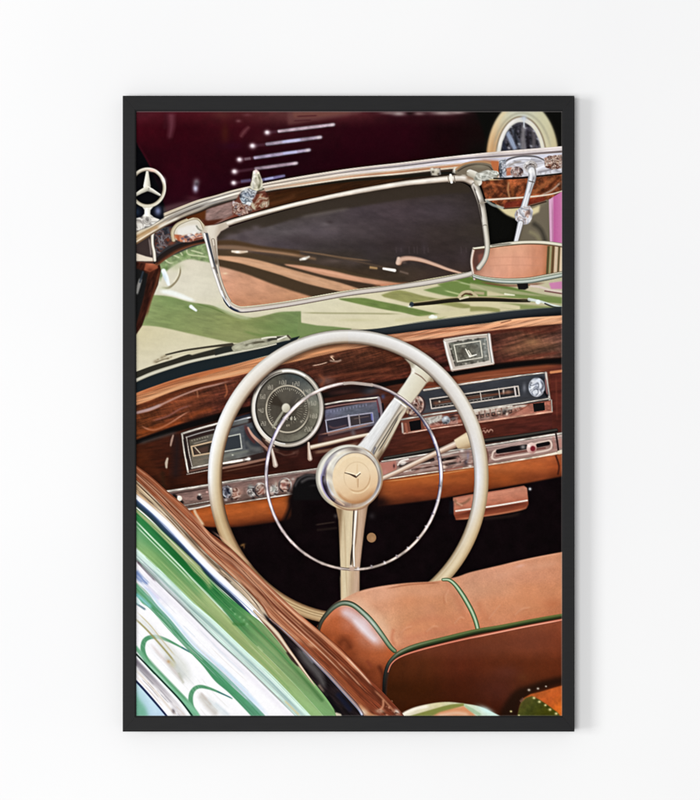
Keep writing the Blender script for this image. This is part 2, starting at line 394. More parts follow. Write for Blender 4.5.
# black rubber seal along the screen foot
SL='green_car/scuttle_seal'
band([(134,372.5),(151.4,366),(173,359.4),(190,353.8),(210,349.8),(230,344.6),(250,345),(262,347)],[(134,380),(151.4,372),(173,365),(194,359.4),(230,352.2),(262,347)],(46,44,36),SL,blur=.3)
band([(134,380.6),(151.4,374),(173,366.6),(194,361),(230,353.2),(262,345.6),(300,336)],[(134,394.8),(151,388.4),(173,380.4),(194,374.2),(230,365.6),(262,357),(290,350)],(26,34,38),SL,blur=.3)
stroke([(134,381.4),(151.4,374),(173,366.8),(194,360.8),(230,353.4),(262,347.4),(276,344)],[3.6,3.4,3.2,3,3,2.2,1.4],[(-1,(160,158,140)),(-.2,(210,206,186)),(.4,(190,186,166)),(1,(90,90,80))],SL,soft=.4)
band([(186,353),(200,349),(222,344)],[(192,355),(206,351),(224,346)],(204,196,164),blur=.5)
stroke([(166,354.8),(184,350.6),(201,348),(216,346),(232,344.4)],[1.6,2,2,2.2,3],(62,56,44),WP+'#2',soft=.5)
stroke([(168,356.6),(186,353),(202,350),(216,348)],1.4,(196,188,156),alpha=.8,soft=.6)
for x,y,a in ((155.5,361.5,2.4),(158,359.5,1.4),(162,357.6,2.2),(165,356,2),(168,358.4,1.6),(171,357,1.4)): spot(x,y,a,a*.7,(146,132,104),alpha=.8,rot=-25)
stroke([(155,363),(163,359.6),(170,358)],1.2,(112,98,74),alpha=.8,soft=.6)
band([(231,348),(236,344),(250,339.6),(262,338),(274,336.4),(288,335.2),(291,338)],[(234,352),(250,349),(266,346),(280,342),(290,340)],grain((164,162,138),-12,1,2,.16,8,f=.3),WP+'#2',blur=.4)
stroke([(244,346),(256,342.6),(266,341.6)],[2,2.4,2],(84,80,62),soft=.5,alpha=.9); stroke([(266,341),(274,338.6),(286,337)],[2.6,3.4,2],(56,54,44),soft=.5,alpha=.9)
stroke([(262,338.6),(268,337.4),(276,337)],1.4,(220,216,196),soft=.5); stroke([(278,339.6),(286,336.4)],1.6,(226,222,206),soft=.5); stroke([(287,334.8),(291,339)],1.8,(60,52,38),soft=.5,alpha=.8)
spot(250,345,3,1.4,(206,204,180),rot=-15,alpha=.8); spot(238,347,4,2,(192,190,164),alpha=.8)
poly([(215,349.4),(231,346),(232,351),(215,355.6)],(40,42,38),SL,blur=.4)
band([(345,332),(352,330.6),(378,328.4),(400,325.2),(430,321),(485,314.2),(513,310.8),(562,306.8)],[(345,334.6),(387,335.2),(400,334.2),(430,330.2),(485,323.4),(520,319),(562,315.6)],lin((430,322),(431,330),[(0,(44,50,54)),(.5,(38,42,46)),(1,(20,20,22))]),SL,blur=.3)
stroke([(400,324.6),(430,320.6),(485,313.8),(513,310.4),(562,306.4)],.9,(92,98,92),soft=.5,alpha=.7)
# ------------------------------------------------------------------ print: windshield frame, visor, mirror
WF='green_car/windshield_frame'
# left pillar
poly([(134,262),(158,256),(161,270),(158,285),(152,298),(147,312),(142,326),(134,338)], grain((54,24,16),-70,.5,2,.5,3), WF, blur=.4)
band([(134,268),(141,270),(148,274)],[(134,330),(138,318),(144,296)],(22,22,22),WF,blur=.7)
stroke([(146,318),(150,303),(156,285),(160,268)],2.2,(104,58,36),alpha=.7,soft=.8)
poly([(146,262),(157,260.6),(158,268),(150,272),(144,270)],(150,76,50),WF,blur=.5); spot(151,264,4,2,(196,112,80),alpha=.7); spot(150,270,3,2,(92,40,24),alpha=.8)
stroke([(141,278),(138.6,286),(136.6,295)],[3,3.4,2],(150,148,144),soft=.8,alpha=.85)
stroke([(143,272),(140,282)],1.6,(44,52,62),soft=.8)
poly([(134,236),(157,226),(157,264),(134,262)],(58,46,44),WF,blur=.3)
poly([(134,252.4),(146,256.4),(156,258.6),(155,261.4),(134,261)],(222,208,188),WF,blur=.4)
stroke([(136,262),(148,262.4),(156,261)],1.2,(100,52,36),soft=.6,alpha=.7)
# dark bracket zone
poly([(152,232),(163,227),(176,226),(205,232),(206,243),(190,248),(172,256),(160,262),(154,262)],(50,48,50),WF,blur=.5)
spot(162,236,4.5,4,(52,62,74),hard=2); spot(168,231,3,2,(150,150,156),alpha=.7); spot(161,230.5,3.6,1.6,(122,124,130),alpha=.8,rot=-30); spot(159,243,2.4,3,(130,112,116),alpha=.7); spot(163.5,244,1.8,2.4,(60,30,34))
chromefx([(155,232),(164,228),(174,228),(174,242),(165,248),(157,256),(155,246)],15,f=.2,ramp=[(0,(26,24,28)),(.3,(56,60,70)),(.5,(110,56,40)),(.65,(40,30,32)),(.85,(150,146,150)),(1,(60,40,40))],alpha=.85)
spot(168,240,2,1.8,(118,54,34),hard=1); spot(172,243,4,2,(126,62,42),alpha=.8,rot=-20); spot(160,247,3,1.4,(170,150,144),alpha=.6)
stroke([(157,262),(166,255),(178,248),(192,243.4),(206,241)],[7,7.5,7,5,4],[(-1,(30,26,26)),(0,(40,28,24)),(.5,(86,46,30)),(1,(120,78,52))],WF,soft=.5)
# tan housing and bright opening
poly([(174,240),(173.4,231),(178,225),(186,220.6),(196,218),(201,220),(205,228),(207,238)],(214,206,188),WF,sm=False,blur=.4)
stroke([(173.6,240),(172.6,232),(177,225),(186,220.4),(195,218),(201,220.6),(205,229)],[4,4,3.6,3.4,3.4,3.6,4],[(-1,(140,122,92)),(-.3,(196,182,150)),(.4,(206,194,166)),(1,(130,116,90))],WF,soft=.4)
poly([(177,229),(188,225.4),(197,224.6),(201,232),(188,234),(178,236)],(226,222,214),WF,blur=.9)
stroke([(196,225),(198.6,229),(203,231.6)],1.6,(120,120,104),soft=.6,alpha=.8)
poly([(174,234.5),(181,235),(186,239.6),(202,233.8),(203,238.6),(188,242),(178,241)],(164,82,52),WF,blur=.5)
stroke([(180,236.2),(190,237.6),(202,235)],1.5,(206,138,104),soft=.5,alpha=.9); spot(176,237,2,2,(206,116,70),alpha=.7)
chromefx([(179,236),(190,234),(203,232),(203,238),(190,242),(180,242)],16,f=.26,ang=-10,sx=.5,sy=1.3,ramp=[(0,(60,40,44)),(.3,(176,92,60)),(.5,(226,150,110)),(.7,(236,230,226)),(.85,(70,66,90)),(1,(150,80,56))],alpha=.7)
for x,y,c,q in ((186,237,(70,66,80),2),(189,235,(226,222,222),1.5),(184,241,(190,180,178),1.3),(188.5,239.5,(60,52,64),1.6),(194,233,(236,232,228),1.8),(182.5,238.6,(96,92,112),1.4),(199,232.6,(210,204,196),1.4),(191,240,(120,62,44),1.6)):
    spot(x,y,q,q*.8,c,hard=1.4,alpha=.9)
# the chrome hook
stroke([(162,226),(156,229.5),(152.6,234),(152.4,244),(154,252),(154.6,260)],[4,3.6,3.2,3,3.4,3.6],[(-1,(140,130,116)),(-.3,(240,236,226)),(.3,(216,206,190)),(1,(120,108,96))],WF,soft=.4)
stroke([(149,238),(150.6,250),(151,256)],1.6,(150,136,130),soft=.6,alpha=.7)
# wood header below top rail
WD='green_car/walnut_header_rail'
band([(182,214),(200,208),(215,203.6),(240,197),(270,190),(300,185.6),(350,178),(400,174),(440,170),(486,172)],
     [(188,219.4),(197,217.4),(206,226),(214,224.6),(232,218),(265,209),(300,200),(350,190),(400,181),(440,178),(486,178)],
     grain(field([190,215,240,280,320,380,430,480],[180,228],[[(92,44,16),(120,90,84),(96,44,30),(52,26,10),(44,22,8),(52,30,14),(44,30,20),(60,40,24)],
     [(86,40,14),(128,100,94),(110,50,34),(70,32,12),(84,36,14),(104,48,24),(110,50,30),(80,44,26)]]),-14,.3,2.4,.35,3,f=.3), WD)
poly([(206,208),(214,203.6),(232,200),(233,215),(222,219.6),(205,222.6)],grain((136,108,102),-20,.5,1.5,.3,6,f=.3),WD,blur=.9)
band([(190,212),(198,209),(206,206.4)],[(194,217.6),(199,218.4),(205,221)],(88,44,16),WD,blur=.8)
poly([(202,219),(208,220.6),(224,218.6),(212,226),(206,228)],(78,34,20),WD,blur=.7)
band([(262,198),(300,189),(340,183)],[(276,207),(300,200),(340,190.4)],(60,32,12),WD,blur=1.6,alpha=.6)
stroke([(268,205),(290,198),(296,193)],3,(120,70,40),alpha=.35,soft=2)
stroke([(430,174),(452,172.8),(470,172)],[2.6,3.2,2.6],(26,24,20),WD,soft=.6)
stroke([(300,187.4),(350,180.6),(400,176.6),(432,174.4)],[1.4,2.2,3.4,3],(30,26,18),WD,soft=.6)
stroke([(184,218),(200,212),(215,206),(250,196),(300,187)],1.6,(46,28,18),soft=.6,alpha=.8)
# top chrome rail
TOP=[(134,229),(146,221.6),(158,215.8),(184,205.2),(198.6,199.8),(215,195.6),(234,190),(264,183.3),(300,176.5),(350,168.6),(400,162.8),(440,157.8),(470,154.4),(500,151.4),(564,146.2)]
BOT=[(134,245),(150,235),(165,226),(184,217),(200,211),(215,204.8),(240,198),(270,191),(300,186.6),(350,179.4),(400,175),(440,170.6),(470,168),(500,168),(564,165)]
ctr=[((a[0]+b[0])/2,(a[1]+b[1])/2) for a,b in zip(TOP,BOT)]; wid=[math.hypot(b[0]-a[0],b[1]-a[1]) for a,b in zip(TOP,BOT)]
band(TOP,BOT,(206,194,176),WF)
TT=crom(TOP,n=10); BB=crom(BOT,n=10)
def rail(f0,f1,cols,u0=0,u1=1,alpha=1,w=None,soft=.45):
    """stripe running between fractions f0..f1 of the rail's height; cols along it"""
    n=len(TT); i0=int(u0*(n-1)); i1=int(u1*(n-1))+1
    pts=[(TT[i][0]+(BB[i][0]-TT[i][0])*(f0+f1)/2, TT[i][1]+(BB[i][1]-TT[i][1])*(f0+f1)/2) for i in range(i0,i1)]
    hs=[max(.7,abs(BB[i][1]-TT[i][1])*abs(f1-f0)*.95) for i in range(i0,i1)]
    if isinstance(cols,tuple): pr=cols
    else: pr=[(u,[(-1,c),(1,c)]) for u,c in cols]
    stroke(pts,hs,pr,WF,sm=False,alpha=alpha,soft=soft,cap=False,streak=(.16,.07,1.2))
rail(.0,.1,[(0,(190,170,140)),(.4,(226,212,196)),(1,(226,216,214))])
rail(.1,.24,[(0,(206,190,160)),(.2,(190,182,172)),(.35,(214,200,184)),(.6,(190,176,176)),(1,(216,206,206))])
rail(.22,.34,[(0,(170,150,120)),(.15,(84,78,74)),(.35,(120,106,96)),(.5,(116,106,112)),(.75,(98,92,106)),(.9,(128,116,122)),(1,(106,92,92))],soft=.6)
rail(.34,.58,[(0,(214,200,174)),(.18,(232,226,214)),(.4,(226,210,192)),(.6,(232,222,220)),(.85,(208,206,222)),(1,(206,206,220))])
rail(.58,.66,[(0,(150,130,100)),(.2,(120,112,106)),(.4,(170,146,122)),(.65,(206,170,140)),(1,(208,206,222))],soft=.6)
rail(.66,.84,[(0,(196,168,130)),(.2,(150,146,142)),(.4,(200,160,128)),(.6,(182,128,94)),(.8,(186,130,92)),(1,(200,200,214))])
rail(.84,.95,[(0,(226,206,176)),(.2,(120,110,100)),(.4,(222,206,184)),(.65,(226,206,184)),(.85,(180,160,130)),(1,(190,190,204))])
rail(.95,1.06,[(0,(120,90,60)),(.2,(50,46,44)),(.5,(54,44,34)),(1,(60,50,50))],soft=.5)
stroke([(158,224),(172,216),(190,209),(214,200)],[1.5,3,3,1.4],(118,112,108),soft=.8,alpha=.6)
stroke([(165,223),(184,213),(205,205)],1.4,(70,62,58),soft=.6,alpha=.7)
stroke([(150,232),(166,223.4),(180,217)],2.4,(232,226,214),soft=.8,alpha=.7)
stroke([(134,238),(148,231),(160,226)],3.2,(176,138,92),soft=1,alpha=.8)
# star ornament
ST='green_car/star_bonnet_ornament'
poly(ell(147.6,187.6,16.4,18),(8,8,12),'background_shade',alpha=.75)
poly([(134,205),(142,207),(153,207),(163,206),(164,218),(150,226),(134,232)],(10,12,20),'background_shade',blur=.6)
spot(158,211,3,4,(120,130,170),alpha=.9); spot(137,212,3,4,(30,44,64),alpha=.9)
poly([(142,206.4),(153.4,206.4),(150.4,210),(150.2,214),(154,217.4),(160,219.6),(152,225),(134,232),(134,218.6),(141,217.4),(144.4,214),(144.6,210)],grain((222,220,210),0,1,1,.2,5,f=.3),ST,blur=.35)
stroke([(146.6,207),(146.6,216)],[2,2.4],(250,248,242),soft=.7,alpha=.8); spot(147,222,4,2.4,(150,146,138),alpha=.7); spot(139,222,3,1.4,(180,176,166),alpha=.8)
stroke(ell(147.6,187.6,16.8,18.4),3.3,[(0,[(-1,(236,232,220)),(0,(206,198,178)),(1,(130,120,100))]),(.25,[(-1,(200,192,168)),(0,(220,214,196)),(1,(170,160,136))]),(.5,[(-1,(190,180,150)),(0,(190,182,158)),(1,(100,92,76))]),(.85,[(-1,(250,246,238)),(0,(226,216,204)),(1,(150,136,120))]),(1,[(-1,(236,232,220)),(0,(206,198,178)),(1,(130,120,100))])],ST,sm=False,soft=.5)
chromefx([(134,220),(142,216),(153,217),(158,220),(152,225),(134,233)],3,alpha=.45)
spot(163.6,180,2,3.4,(250,250,246),alpha=.7,rot=-20); spot(152,170.6,4,1.4,(240,196,180),alpha=.8)
poly([(146.2,171),(148.4,171),(150.6,186),(150,190),(144,190),(143.4,186)],lin((143.5,180),(151,180),[(0,(250,248,240)),(.5,(226,222,208)),(1,(150,146,134))]),ST,blur=.3)
stroke([(147.4,188.6),(152,190.6),(159.6,195)],[5,3.6,2.4],[(-1,(240,236,226)),(0,(200,196,184)),(1,(110,106,100))],ST,sm=False,soft=.4)
stroke([(147,188.6),(141,191.6),(134,196)],[5,3.8,2.6],[(-1,(150,146,134)),(0,(206,202,186)),(1,(236,230,214))],ST,sm=False,soft=.4)
# little knob on the rail
KN='green_car/hood_clamp'
poly([(250,190.5),(250.6,184),(252,180),(252.6,175),(253,171.6),(256,169.4),(259,171.6),(260.6,176),(262.6,181),(263,188),(261,190.6),(256,192)],grain((206,200,176),0,1,1,.3,5,f=.4),KN,sm=False,blur=.4)
stroke([(254.6,172),(253.6,180),(253,188)],2.4,(240,238,232),soft=.7); stroke([(259,176),(260,183),(258,189)],2,(110,106,80),soft=.7,alpha=.8); spot(256,171.4,2,1.6,(236,210,210)); stroke([(256,178),(257,185)],1.6,(150,144,120),soft=.6); 
stroke([(249,188.6),(256,191.6),(263.6,189)],1.6,(84,80,66),soft=.5)
poly([(240,193),(247,188.6),(256,192),(265,190.6),(268,197),(269,206),(262,209),(250,213),(240,216),(233,213),(233,205)],(104,56,44),KN,blur=.5)
poly([(240,193),(247,188),(257,191.4),(254,198),(250,206),(243,205),(240,199)],(190,192,192),KN,blur=.5)
for x,y,rx,ry,c,r in ((245,189.6,4,1.6,(236,234,224),-15),(247,194.6,4,2,(54,74,100),10),(252,196,3,1.4,(44,48,62),20),(243,199,2,4,(150,170,186),-20),(248,203,3,3,(220,222,220),0),(241,196,1.6,2,(34,36,46),0),
     (258,199,3.6,5,(122,58,44),-30),(254,206,2.6,4,(196,186,160),-30),(261,196,3,2,(150,90,60),0),(265,199.6,2.6,3.6,(170,162,132),-20),(266,204,2.4,3,(226,218,200),0),(268.4,202,1.2,4,(90,70,50),0),(262,206,2,2,(120,100,76),0),
     (236,205,3,3,(196,182,180),0),(235,209,1.8,2.6,(50,36,40),0),(240,209.6,2.2,2,(140,72,64),0),(243,212,2.4,2,(190,170,170),0),(247,209,2,2.6,(70,40,48),0),(239,214,2.4,1.4,(60,40,50),0),(250,210,2,2,(160,150,140),0),(257,193,3,1,(60,40,30),0),(233.6,203,1.2,2,(220,214,220),0)):
    spot(x,y,rx,ry,c,rot=r,hard=1.4,alpha=.9)
chromefx([(241,192),(247,188),(257,191),(255,199),(249,206),(242,204)],11,f=.2,ramp=RB,alpha=.6)
chromefx([(233,203),(242,203),(250,206),(252,212),(240,216),(233,213)],12,f=.3,ramp=RW,alpha=.75)
chromefx([(252,200),(258,194),(268,193),(269,205),(256,210)],13,f=.22,ang=-50,sx=.6,sy=1.6,ramp=[(0,(60,24,16)),(.4,(104,50,34)),(.6,(140,84,60)),(.8,(216,206,180)),(1,(90,50,36))],alpha=.75)
chromefx([(251,184),(253,174),(259,174),(262,184),(262,190),(251,189)],14,f=.2,sx=1.4,sy=.6,alpha=.45,ramp=[(0,(90,86,66)),(.4,(190,184,160)),(.7,(240,236,224)),(1,(150,144,120))])
speckle([(234,204),(250,205),(251,212),(238,216)],8,[(210,200,205),(40,26,34),(130,70,66),(90,90,110)],r=(.5,1),seed=3)
# ---------------- visor
VS='green_car/sun_visor'
VIN=crom([(216.4,240),(217.5,258),(219.6,272),(223,285),(229,299),(236,304.8),(245,306.2),(272,303.2),(300,298.8),(350,290),(400,284),(427,279.2),(459,273.4),(472,269.4),(480,262),(483.6,253),(484,244),(482,222),(478,205),(473,192),(466,184.6),(455,181.6),(445,182),(400,187.4),(350,195.4),(306,205.4),(265,216.4),(234,225.8),(222,231)],True)
VM=mask(VIN)
poly(VIN, grain(field([217,240,280,320,360,400,440,485],[185,212,232,246,258,275,305],[
 [(60,48,40),(50,42,34),(50,42,34),(50,42,34),(54,44,38),(56,46,40),(50,42,38),(48,40,36)],
 [(60,50,44),(58,50,44),(58,50,46),(70,62,62),(66,56,60),(70,58,62),(66,56,60),(52,44,42)],
 [(74,62,62),(82,72,74),(84,76,78),(84,74,78),(70,60,62),(60,50,52),(56,46,44),(54,46,40)],
 [(90,78,80),(88,76,78),(74,64,68),(62,54,54),(54,46,46),(52,42,42),(52,42,40),(52,44,42)],
 [(70,52,34),(78,58,40),(66,52,40),(60,50,42),(52,44,38),(52,44,42),(52,42,42),(52,42,40)],
 [(72,54,34),(70,54,36),(64,50,34),(66,50,36),(60,46,34),(60,48,38),(62,48,42),(58,46,42)],
 [(198,140,108),(196,138,104),(190,134,98),(80,60,44),(70,50,36),(60,46,40),(60,46,40),(60,46,40)]]),8,.6,1.4,.13,9,f=.18), VS+'/tinted_panel')
def vs(p,w,c,**k): stroke(p,w,c,clip=VM,**k)
# top dark strip
band([(216,232),(265,214),(306,204),(350,194),(400,186),(445,180),(470,184)],[(218,240),(240,233),(270,226),(300,217),(340,209.6),(400,200),(445,194),(470,193)],(52,43,34),blur=1,clip=VM,alpha=.85)
vs([(300,217.4),(330,212),(350,208.6)],3,(104,94,88),soft=1.6,alpha=.5)
for x,y,rx,ry,c,a in ((232,236,8,3,(98,86,88),.6),(246,231,7,3,(96,84,88),.5),(256,228,5,3,(104,92,96),.6),(243,238,5,3,(64,54,58),.5),(326,224,5,2.4,(104,94,96),.7),(332,229,6,2,(94,82,84),.6),(330,222,4,2,(56,46,48),.7),(300,240,20,5,(60,50,52),.5),(372,255,12,8,(58,50,54),.5),(352,262,9,5,(84,70,68),.5),(400,250,6,8,(62,52,56),.5),(424,248,4,8,(62,52,56),.5),(463,256,6,8,(66,54,56),.6),(326,262,12,4,(86,70,64),.5),(335,261,8,2,(104,86,80),.5)):
    spot(x,y,rx,ry,c,alpha=a,clip=VM)
band([(214,240.6),(235,240.4),(262,246),(300,250.6)],[(214,246),(235,246),(262,251),(300,256)],(74,52,30),blur=.9,clip=VM,alpha=.9)
band([(214,245.6),(236,245.6),(262,249),(290,252.6),(316,258)],[(214,248.6),(236,250),(262,252),(290,256),(316,260)],(134,102,76),blur=.8,clip=VM,alpha=.85)
vs([(250,250),(280,253),(300,256)],1.4,(160,120,88),soft=.7,alpha=.7)
vs([(296,250.6),(320,254),(345,258),(372,261)],[1,1.6,1.6,1],(128,98,72),soft=.8,alpha=.8)
vs([(330,256),(360,262),(395,270)],1.4,(92,72,56),soft=.9,alpha=.7)
band([(214,249),(240,250.6),(270,257),(300,262),(330,267),(380,279),(402,281.6)],[(214,256.4),(243,257.4),(272,262),(296,265.6),(300,266),(345,274.6),(392,283)],(72,56,38),blur=.7,clip=VM,alpha=.9)
TAN=grain((198,150,114),12,.4,2,.10,4)
band([(212,255.6),(226,256),(243.6,257.4),(262,261),(293.6,270),(315,276),(343,283.6),(364,290.5)],[(212,258.6),(224,260.4),(240,263.4),(258,268.4),(279,274.6),(300,281.6),(318,286.6),(348,293)],TAN,blur=.6,clip=VM)
vs([(220,259.5),(245,261.5),(270,268),(300,277),(330,285)],2.4,(214,166,130),soft=1.2,alpha=.6)
band([(284,264),(300,265.4),(330,270.2),(360,277),(400,283.4),(412,285)],[(286,265.4),(300,269),(329,276.4),(357,281.6),(385,286),(400,288)],grain((202,146,114),12,.4,2,.08,4),blur=.6,clip=VM)
vs([(300,266.8),(330,272.6),(362,279.6)],1.6,(222,166,134),soft=.9,alpha=.7); vs([(380,285),(390,285.6)],2,(214,150,120),soft=.8,alpha=.8)
vs([(372,285.6),(395,284),(410,283)],2.4,(176,112,78),soft=1,alpha=.5)
band([(212,258.4),(224,260.6),(240,263.8),(258,269),(279,275.4),(300,282.4),(318,287.4),(346,294)],[(212,264.8),(222,266.4),(243.6,272.4),(258,277.6),(272,283.2),(290,289.6),(308,295),(318,298)],(68,52,36),blur=.7,clip=VM)
LT=grain(field([216,250,310],[262,285,306],[[(206,160,134),(194,140,108),(196,138,100)],[(206,148,118),(200,144,112),(198,142,104)],[(190,130,98),(190,132,98),(196,140,104)]]),12,.5,1.2,.12,8,f=.2)
band([(212,265.6),(222,267),(243.6,273),(258,278.4),(272,284),(290,290.4),(308,295.8),(322,300)],[(222,285),(229,300),(236,306),(245,308),(272,305),(290,302),(308,300),(322,300)],LT,blur=.7,clip=VM)
spot(225,273.4,2.6,1.2,(232,196,160),clip=VM); 
stroke([(232.4,251.4),(240,252),(247,251.6)],[2,2.8,1.4],(244,234,214),soft=.8,clip=VM); spot(240,252,8,2,(170,130,96),alpha=.5,clip=VM); spot(237.4,252,2.6,1.1,(255,250,238),clip=VM)
stroke([(300.4,259.6),(305,258.4),(309,256.8)],[2,3,1.6],(200,192,180),soft=.8,clip=VM); spot(304,258.8,2.2,1,(245,240,232),clip=VM)
stroke([(369,267.2),(378,268.4)],[2.6,2],(176,138,90),soft=.9,clip=VM,alpha=.9); stroke([(383.6,268.6),(394.6,270.4)],[2.2,3],(250,244,234),soft=.6,clip=VM)
stroke([(399,271),(409,274)],1.6,(116,96,84),soft=.9,clip=VM,alpha=.8)
stroke([(399,262.6),(402,259.4),(410,258.4),(422,260.4),(436,265),(448,269.4),(464,274)],[6,5,4.6,4,3.6,3,2],[(-1,(150,116,100)),(-.2,(210,172,150)),(.5,(200,160,136)),(1,(110,76,60))],clip=VM,soft=.8)
stroke([(398.6,258.6),(397.6,263)],3.4,(212,182,164),soft=.8,clip=VM); spot(404,262.4,2.4,1.6,(100,80,72),alpha=.7,clip=VM)
for x,h in ((396,7),(401,5),(409,8),(414,7),(417,9),(424,8),(428,6),(461,8),(466,6)): vs([(x,250-h/2),(x+.4,250+h/2)],1,(74,62,64),soft=.8,alpha=.5)
# visor tube
TUB=[(-1,(70,62,54)),(-.74,(186,174,158)),(-.35,(240,234,224)),(.1,(224,214,202)),(.5,(190,174,158)),(.78,(100,86,74)),(1,(44,36,30))]
VF=VS+'/visor_frame'
stroke([(214,229.4),(232,222.2),(265,212.6),(300,203.6),(350,193),(400,184.3),(425,181.4),(451,178.8),(464,178.6),(472,182)],[6.4,5.6,5.2,5.2,5.2,5.8,6,6.2,7,8],TUB,VF,soft=.4,streak=(.12,.1,.8))
stroke([(232,223),(265,214),(300,205.4)],.9,(96,84,70),soft=.4,alpha=.5)
poly([(201,232),(205,226),(214,225),(226,222.4),(229,227),(221,231.4),(217,237),(216.6,246),(211,250),(206,243)],lin((203,236),(218,238),[(0,(190,180,160)),(.3,(220,212,196)),(.7,(214,204,188)),(1,(190,176,158))]),VF,blur=.4)
poly([(202,232),(206,230),(212,240),(216.8,240),(218,258),(220,272),(223.4,285),(229.4,299),(224,301),(219,288),(213.6,270),(209.4,254),(205.6,242)],(196,184,168),VF,blur=.35)
stroke([(204.5,234),(208.4,248),(212.6,266),(217.4,281),(222,294),(227,302)],[3,3.4,3.6,3.4,3.2,3],[(-1,(70,66,66)),(-.4,(220,216,212)),(.3,(246,242,238)),(1,(180,176,168))],VF,soft=.4)
stroke([(206.8,234),(209.6,246),(214,262),(217.4,273)],[2.4,2.4,1.6,1],(56,62,72),VF,soft=.5,alpha=.9)
stroke([(213,240),(215,252),(217.4,266),(221,281),(226,294),(230,301)],[3.4,3.2,2.4,2.4,2.6,2.6],[(-1,(120,104,88)),(-.2,(214,204,188)),(.4,(206,194,176)),(1,(110,96,84))],VF,soft=.4)
stroke([(214.4,246),(215.6,256),(216.6,264)],1.2,(150,134,116),soft=.5); spot(216,262,1.6,2.4,(84,72,60),alpha=.8); spot(214.6,268,2,1.2,(110,100,90),alpha=.8)
stroke([(226,300),(231,306),(238,309.4),(246,310),(272,306.8),(300,302.4),(350,293.4),(385,288.8),(428,282.6),(459,276.6),(474,272.2),(482.6,264),(486.8,252),(486.6,240),(484.6,222),(482,207),(479,196),(475,186)],[5,5.4,5.4,5,5,5,5,5.4,5.6,5.6,5.6,5.6,5.4,5.2,5.4,6,7,8],
  [(0,[(-1,(190,170,150)),(-.3,(210,200,188)),(.4,(226,220,212)),(.7,(60,60,70)),(1,(30,34,50))]),(.12,[(-1,(150,130,110)),(-.3,(206,196,186)),(.4,(206,196,188)),(.7,(120,100,96)),(1,(110,92,84))]),(.6,[(-1,(120,110,96)),(-.4,(214,206,196)),(.3,(204,196,186)),(.7,(150,142,132)),(1,(96,90,76))]),(.8,[(-1,(90,84,76)),(-.4,(220,216,206)),(.3,(206,200,186)),(1,(120,114,100))]),(1,[(-1,(120,110,100)),(-.5,(226,220,210)),(.3,(196,188,176)),(1,(90,84,76))])],VF,soft=.4)
stroke([(223,296),(227,304),(233,309),(240,311.8)],2.2,(28,40,62),soft=.5,alpha=.9); stroke([(221.6,291),(224.6,299),(229.6,306)],1,(236,238,240),soft=.4)
stroke([(473,185),(477,196),(480,208),(482,220)],[1.2,1.6,1.6,1],(50,40,36),soft=.5,alpha=.85,clip=None)
stroke([(476,190),(480,200)],2,(240,236,228),soft=.6,alpha=.8)
spot(482,203.6,3.6,2,(110,100,88),alpha=.7,rot=80); stroke([(479.6,203.4),(486.2,202)],1.2,(150,140,124),soft=.4)
line((450.6,175.2),(451.6,182.2),2.6,(240,236,224),VF); line((454.2,175.6),(455,182),1,(130,118,104)); line((448,176),(448.8,182),1,(140,128,112))
# rail hardware
chromefx([(430,168),(440,167.6),(441,174.6),(431,175.6)],25,f=.3,alpha=.7)
chromefx([(453,168),(462,169),(474,171),(474,175),(462,174),(452,173)],26,f=.3,alpha=.6,ramp=[(0,(60,54,46)),(.3,(190,182,168)),(.6,(236,230,218)),(1,(120,110,96))])
poly([(430.6,168.4),(432,175),(438,175.6),(440,169)],(190,182,164),WF,blur=.4)
for x,y,c in ((433,172,(60,54,44)),(436,170,(226,220,204)),(438,174,(70,62,50)),(432,169,(230,226,212)),(436,173.6,(196,188,170))): spot(x,y,1.4,1.2,c,alpha=.85)
for x,y,rx,ry,c in ((457,171,3,2,(214,206,190)),(462,171.6,2,2.4,(60,56,48)),(464,174,3,1.6,(220,212,198)),(469,173,3,2,(206,198,182)),(459,174.6,2.6,1.2,(120,108,92)),(455,170,1.4,2.6,(230,226,214))): spot(x,y,rx,ry,c,hard=1.4,alpha=.9)
# right header section: burl wood, arches, chrome
poly([(480,181.4),(500,179.6),(524,178.6),(564,174),(564,190),(550,199),(527,205.4),(504,208),(494,203),(486,199.4)], grain(grain((122,62,34),30,1,1.6,.75,21,f=.13),-50,1,2,.35,23,f=.3), WD, blur=.3)
for p,w,c,a in (([(509,181),(508,190),(510,199)],1.6,(200,150,100),.7),([(512,182),(513,198)],3,(150,80,36),.5),([(530,196),(545,184),(556,178)],4,(176,102,56),.5),([(536,194),(548,188),(560,176)],2.4,(64,26,12),.6),([(495,182),(500,192),(492,198)],2.4,(66,26,14),.6),([(520,182),(526,186),(520,196)],2,(92,40,20),.5),([(540,196),(552,190),(561,182)],1.4,(206,190,176),.7),([(483,188),(490,184),(503,186)],1.6,(186,104,60),.6)):
    stroke(p,w,c,alpha=a,soft=.9)
band([(504,203),(520,200),(545,196.6)],[(504,208.4),(520,207.4),(545,201)],(104,30,22),blur=.7,alpha=.7)
stroke([(486,200),(500,199),(520,197.6),(538,196),(552,194),(562,191)],[2,1.8,1.6,1.6,1.4,1],(222,206,186),WD,soft=.5)
stroke([(487,201),(493,205),(503,208)],2.6,(150,156,150),WD,soft=.6,alpha=.8); stroke([(504,208.6),(527,206.6),(546,201.6)],1,(40,16,10),soft=.5)
CH=mask(list(TT)+list(BB)[::-1])
poly([(470,163),(484,159.6),(499,161),(499,176),(480,180),(466,180)],lin((470,170),(499,170),[(0,(150,124,100)),(.7,(166,104,70)),(1,(182,104,66))]),WF,blur=1.2)
band([(455,171),(462,165),(476,162.6),(490,163.6),(497,169)],[(455,174),(466,175),(480,176),(497,178)],(116,104,86),WF,blur=.5)
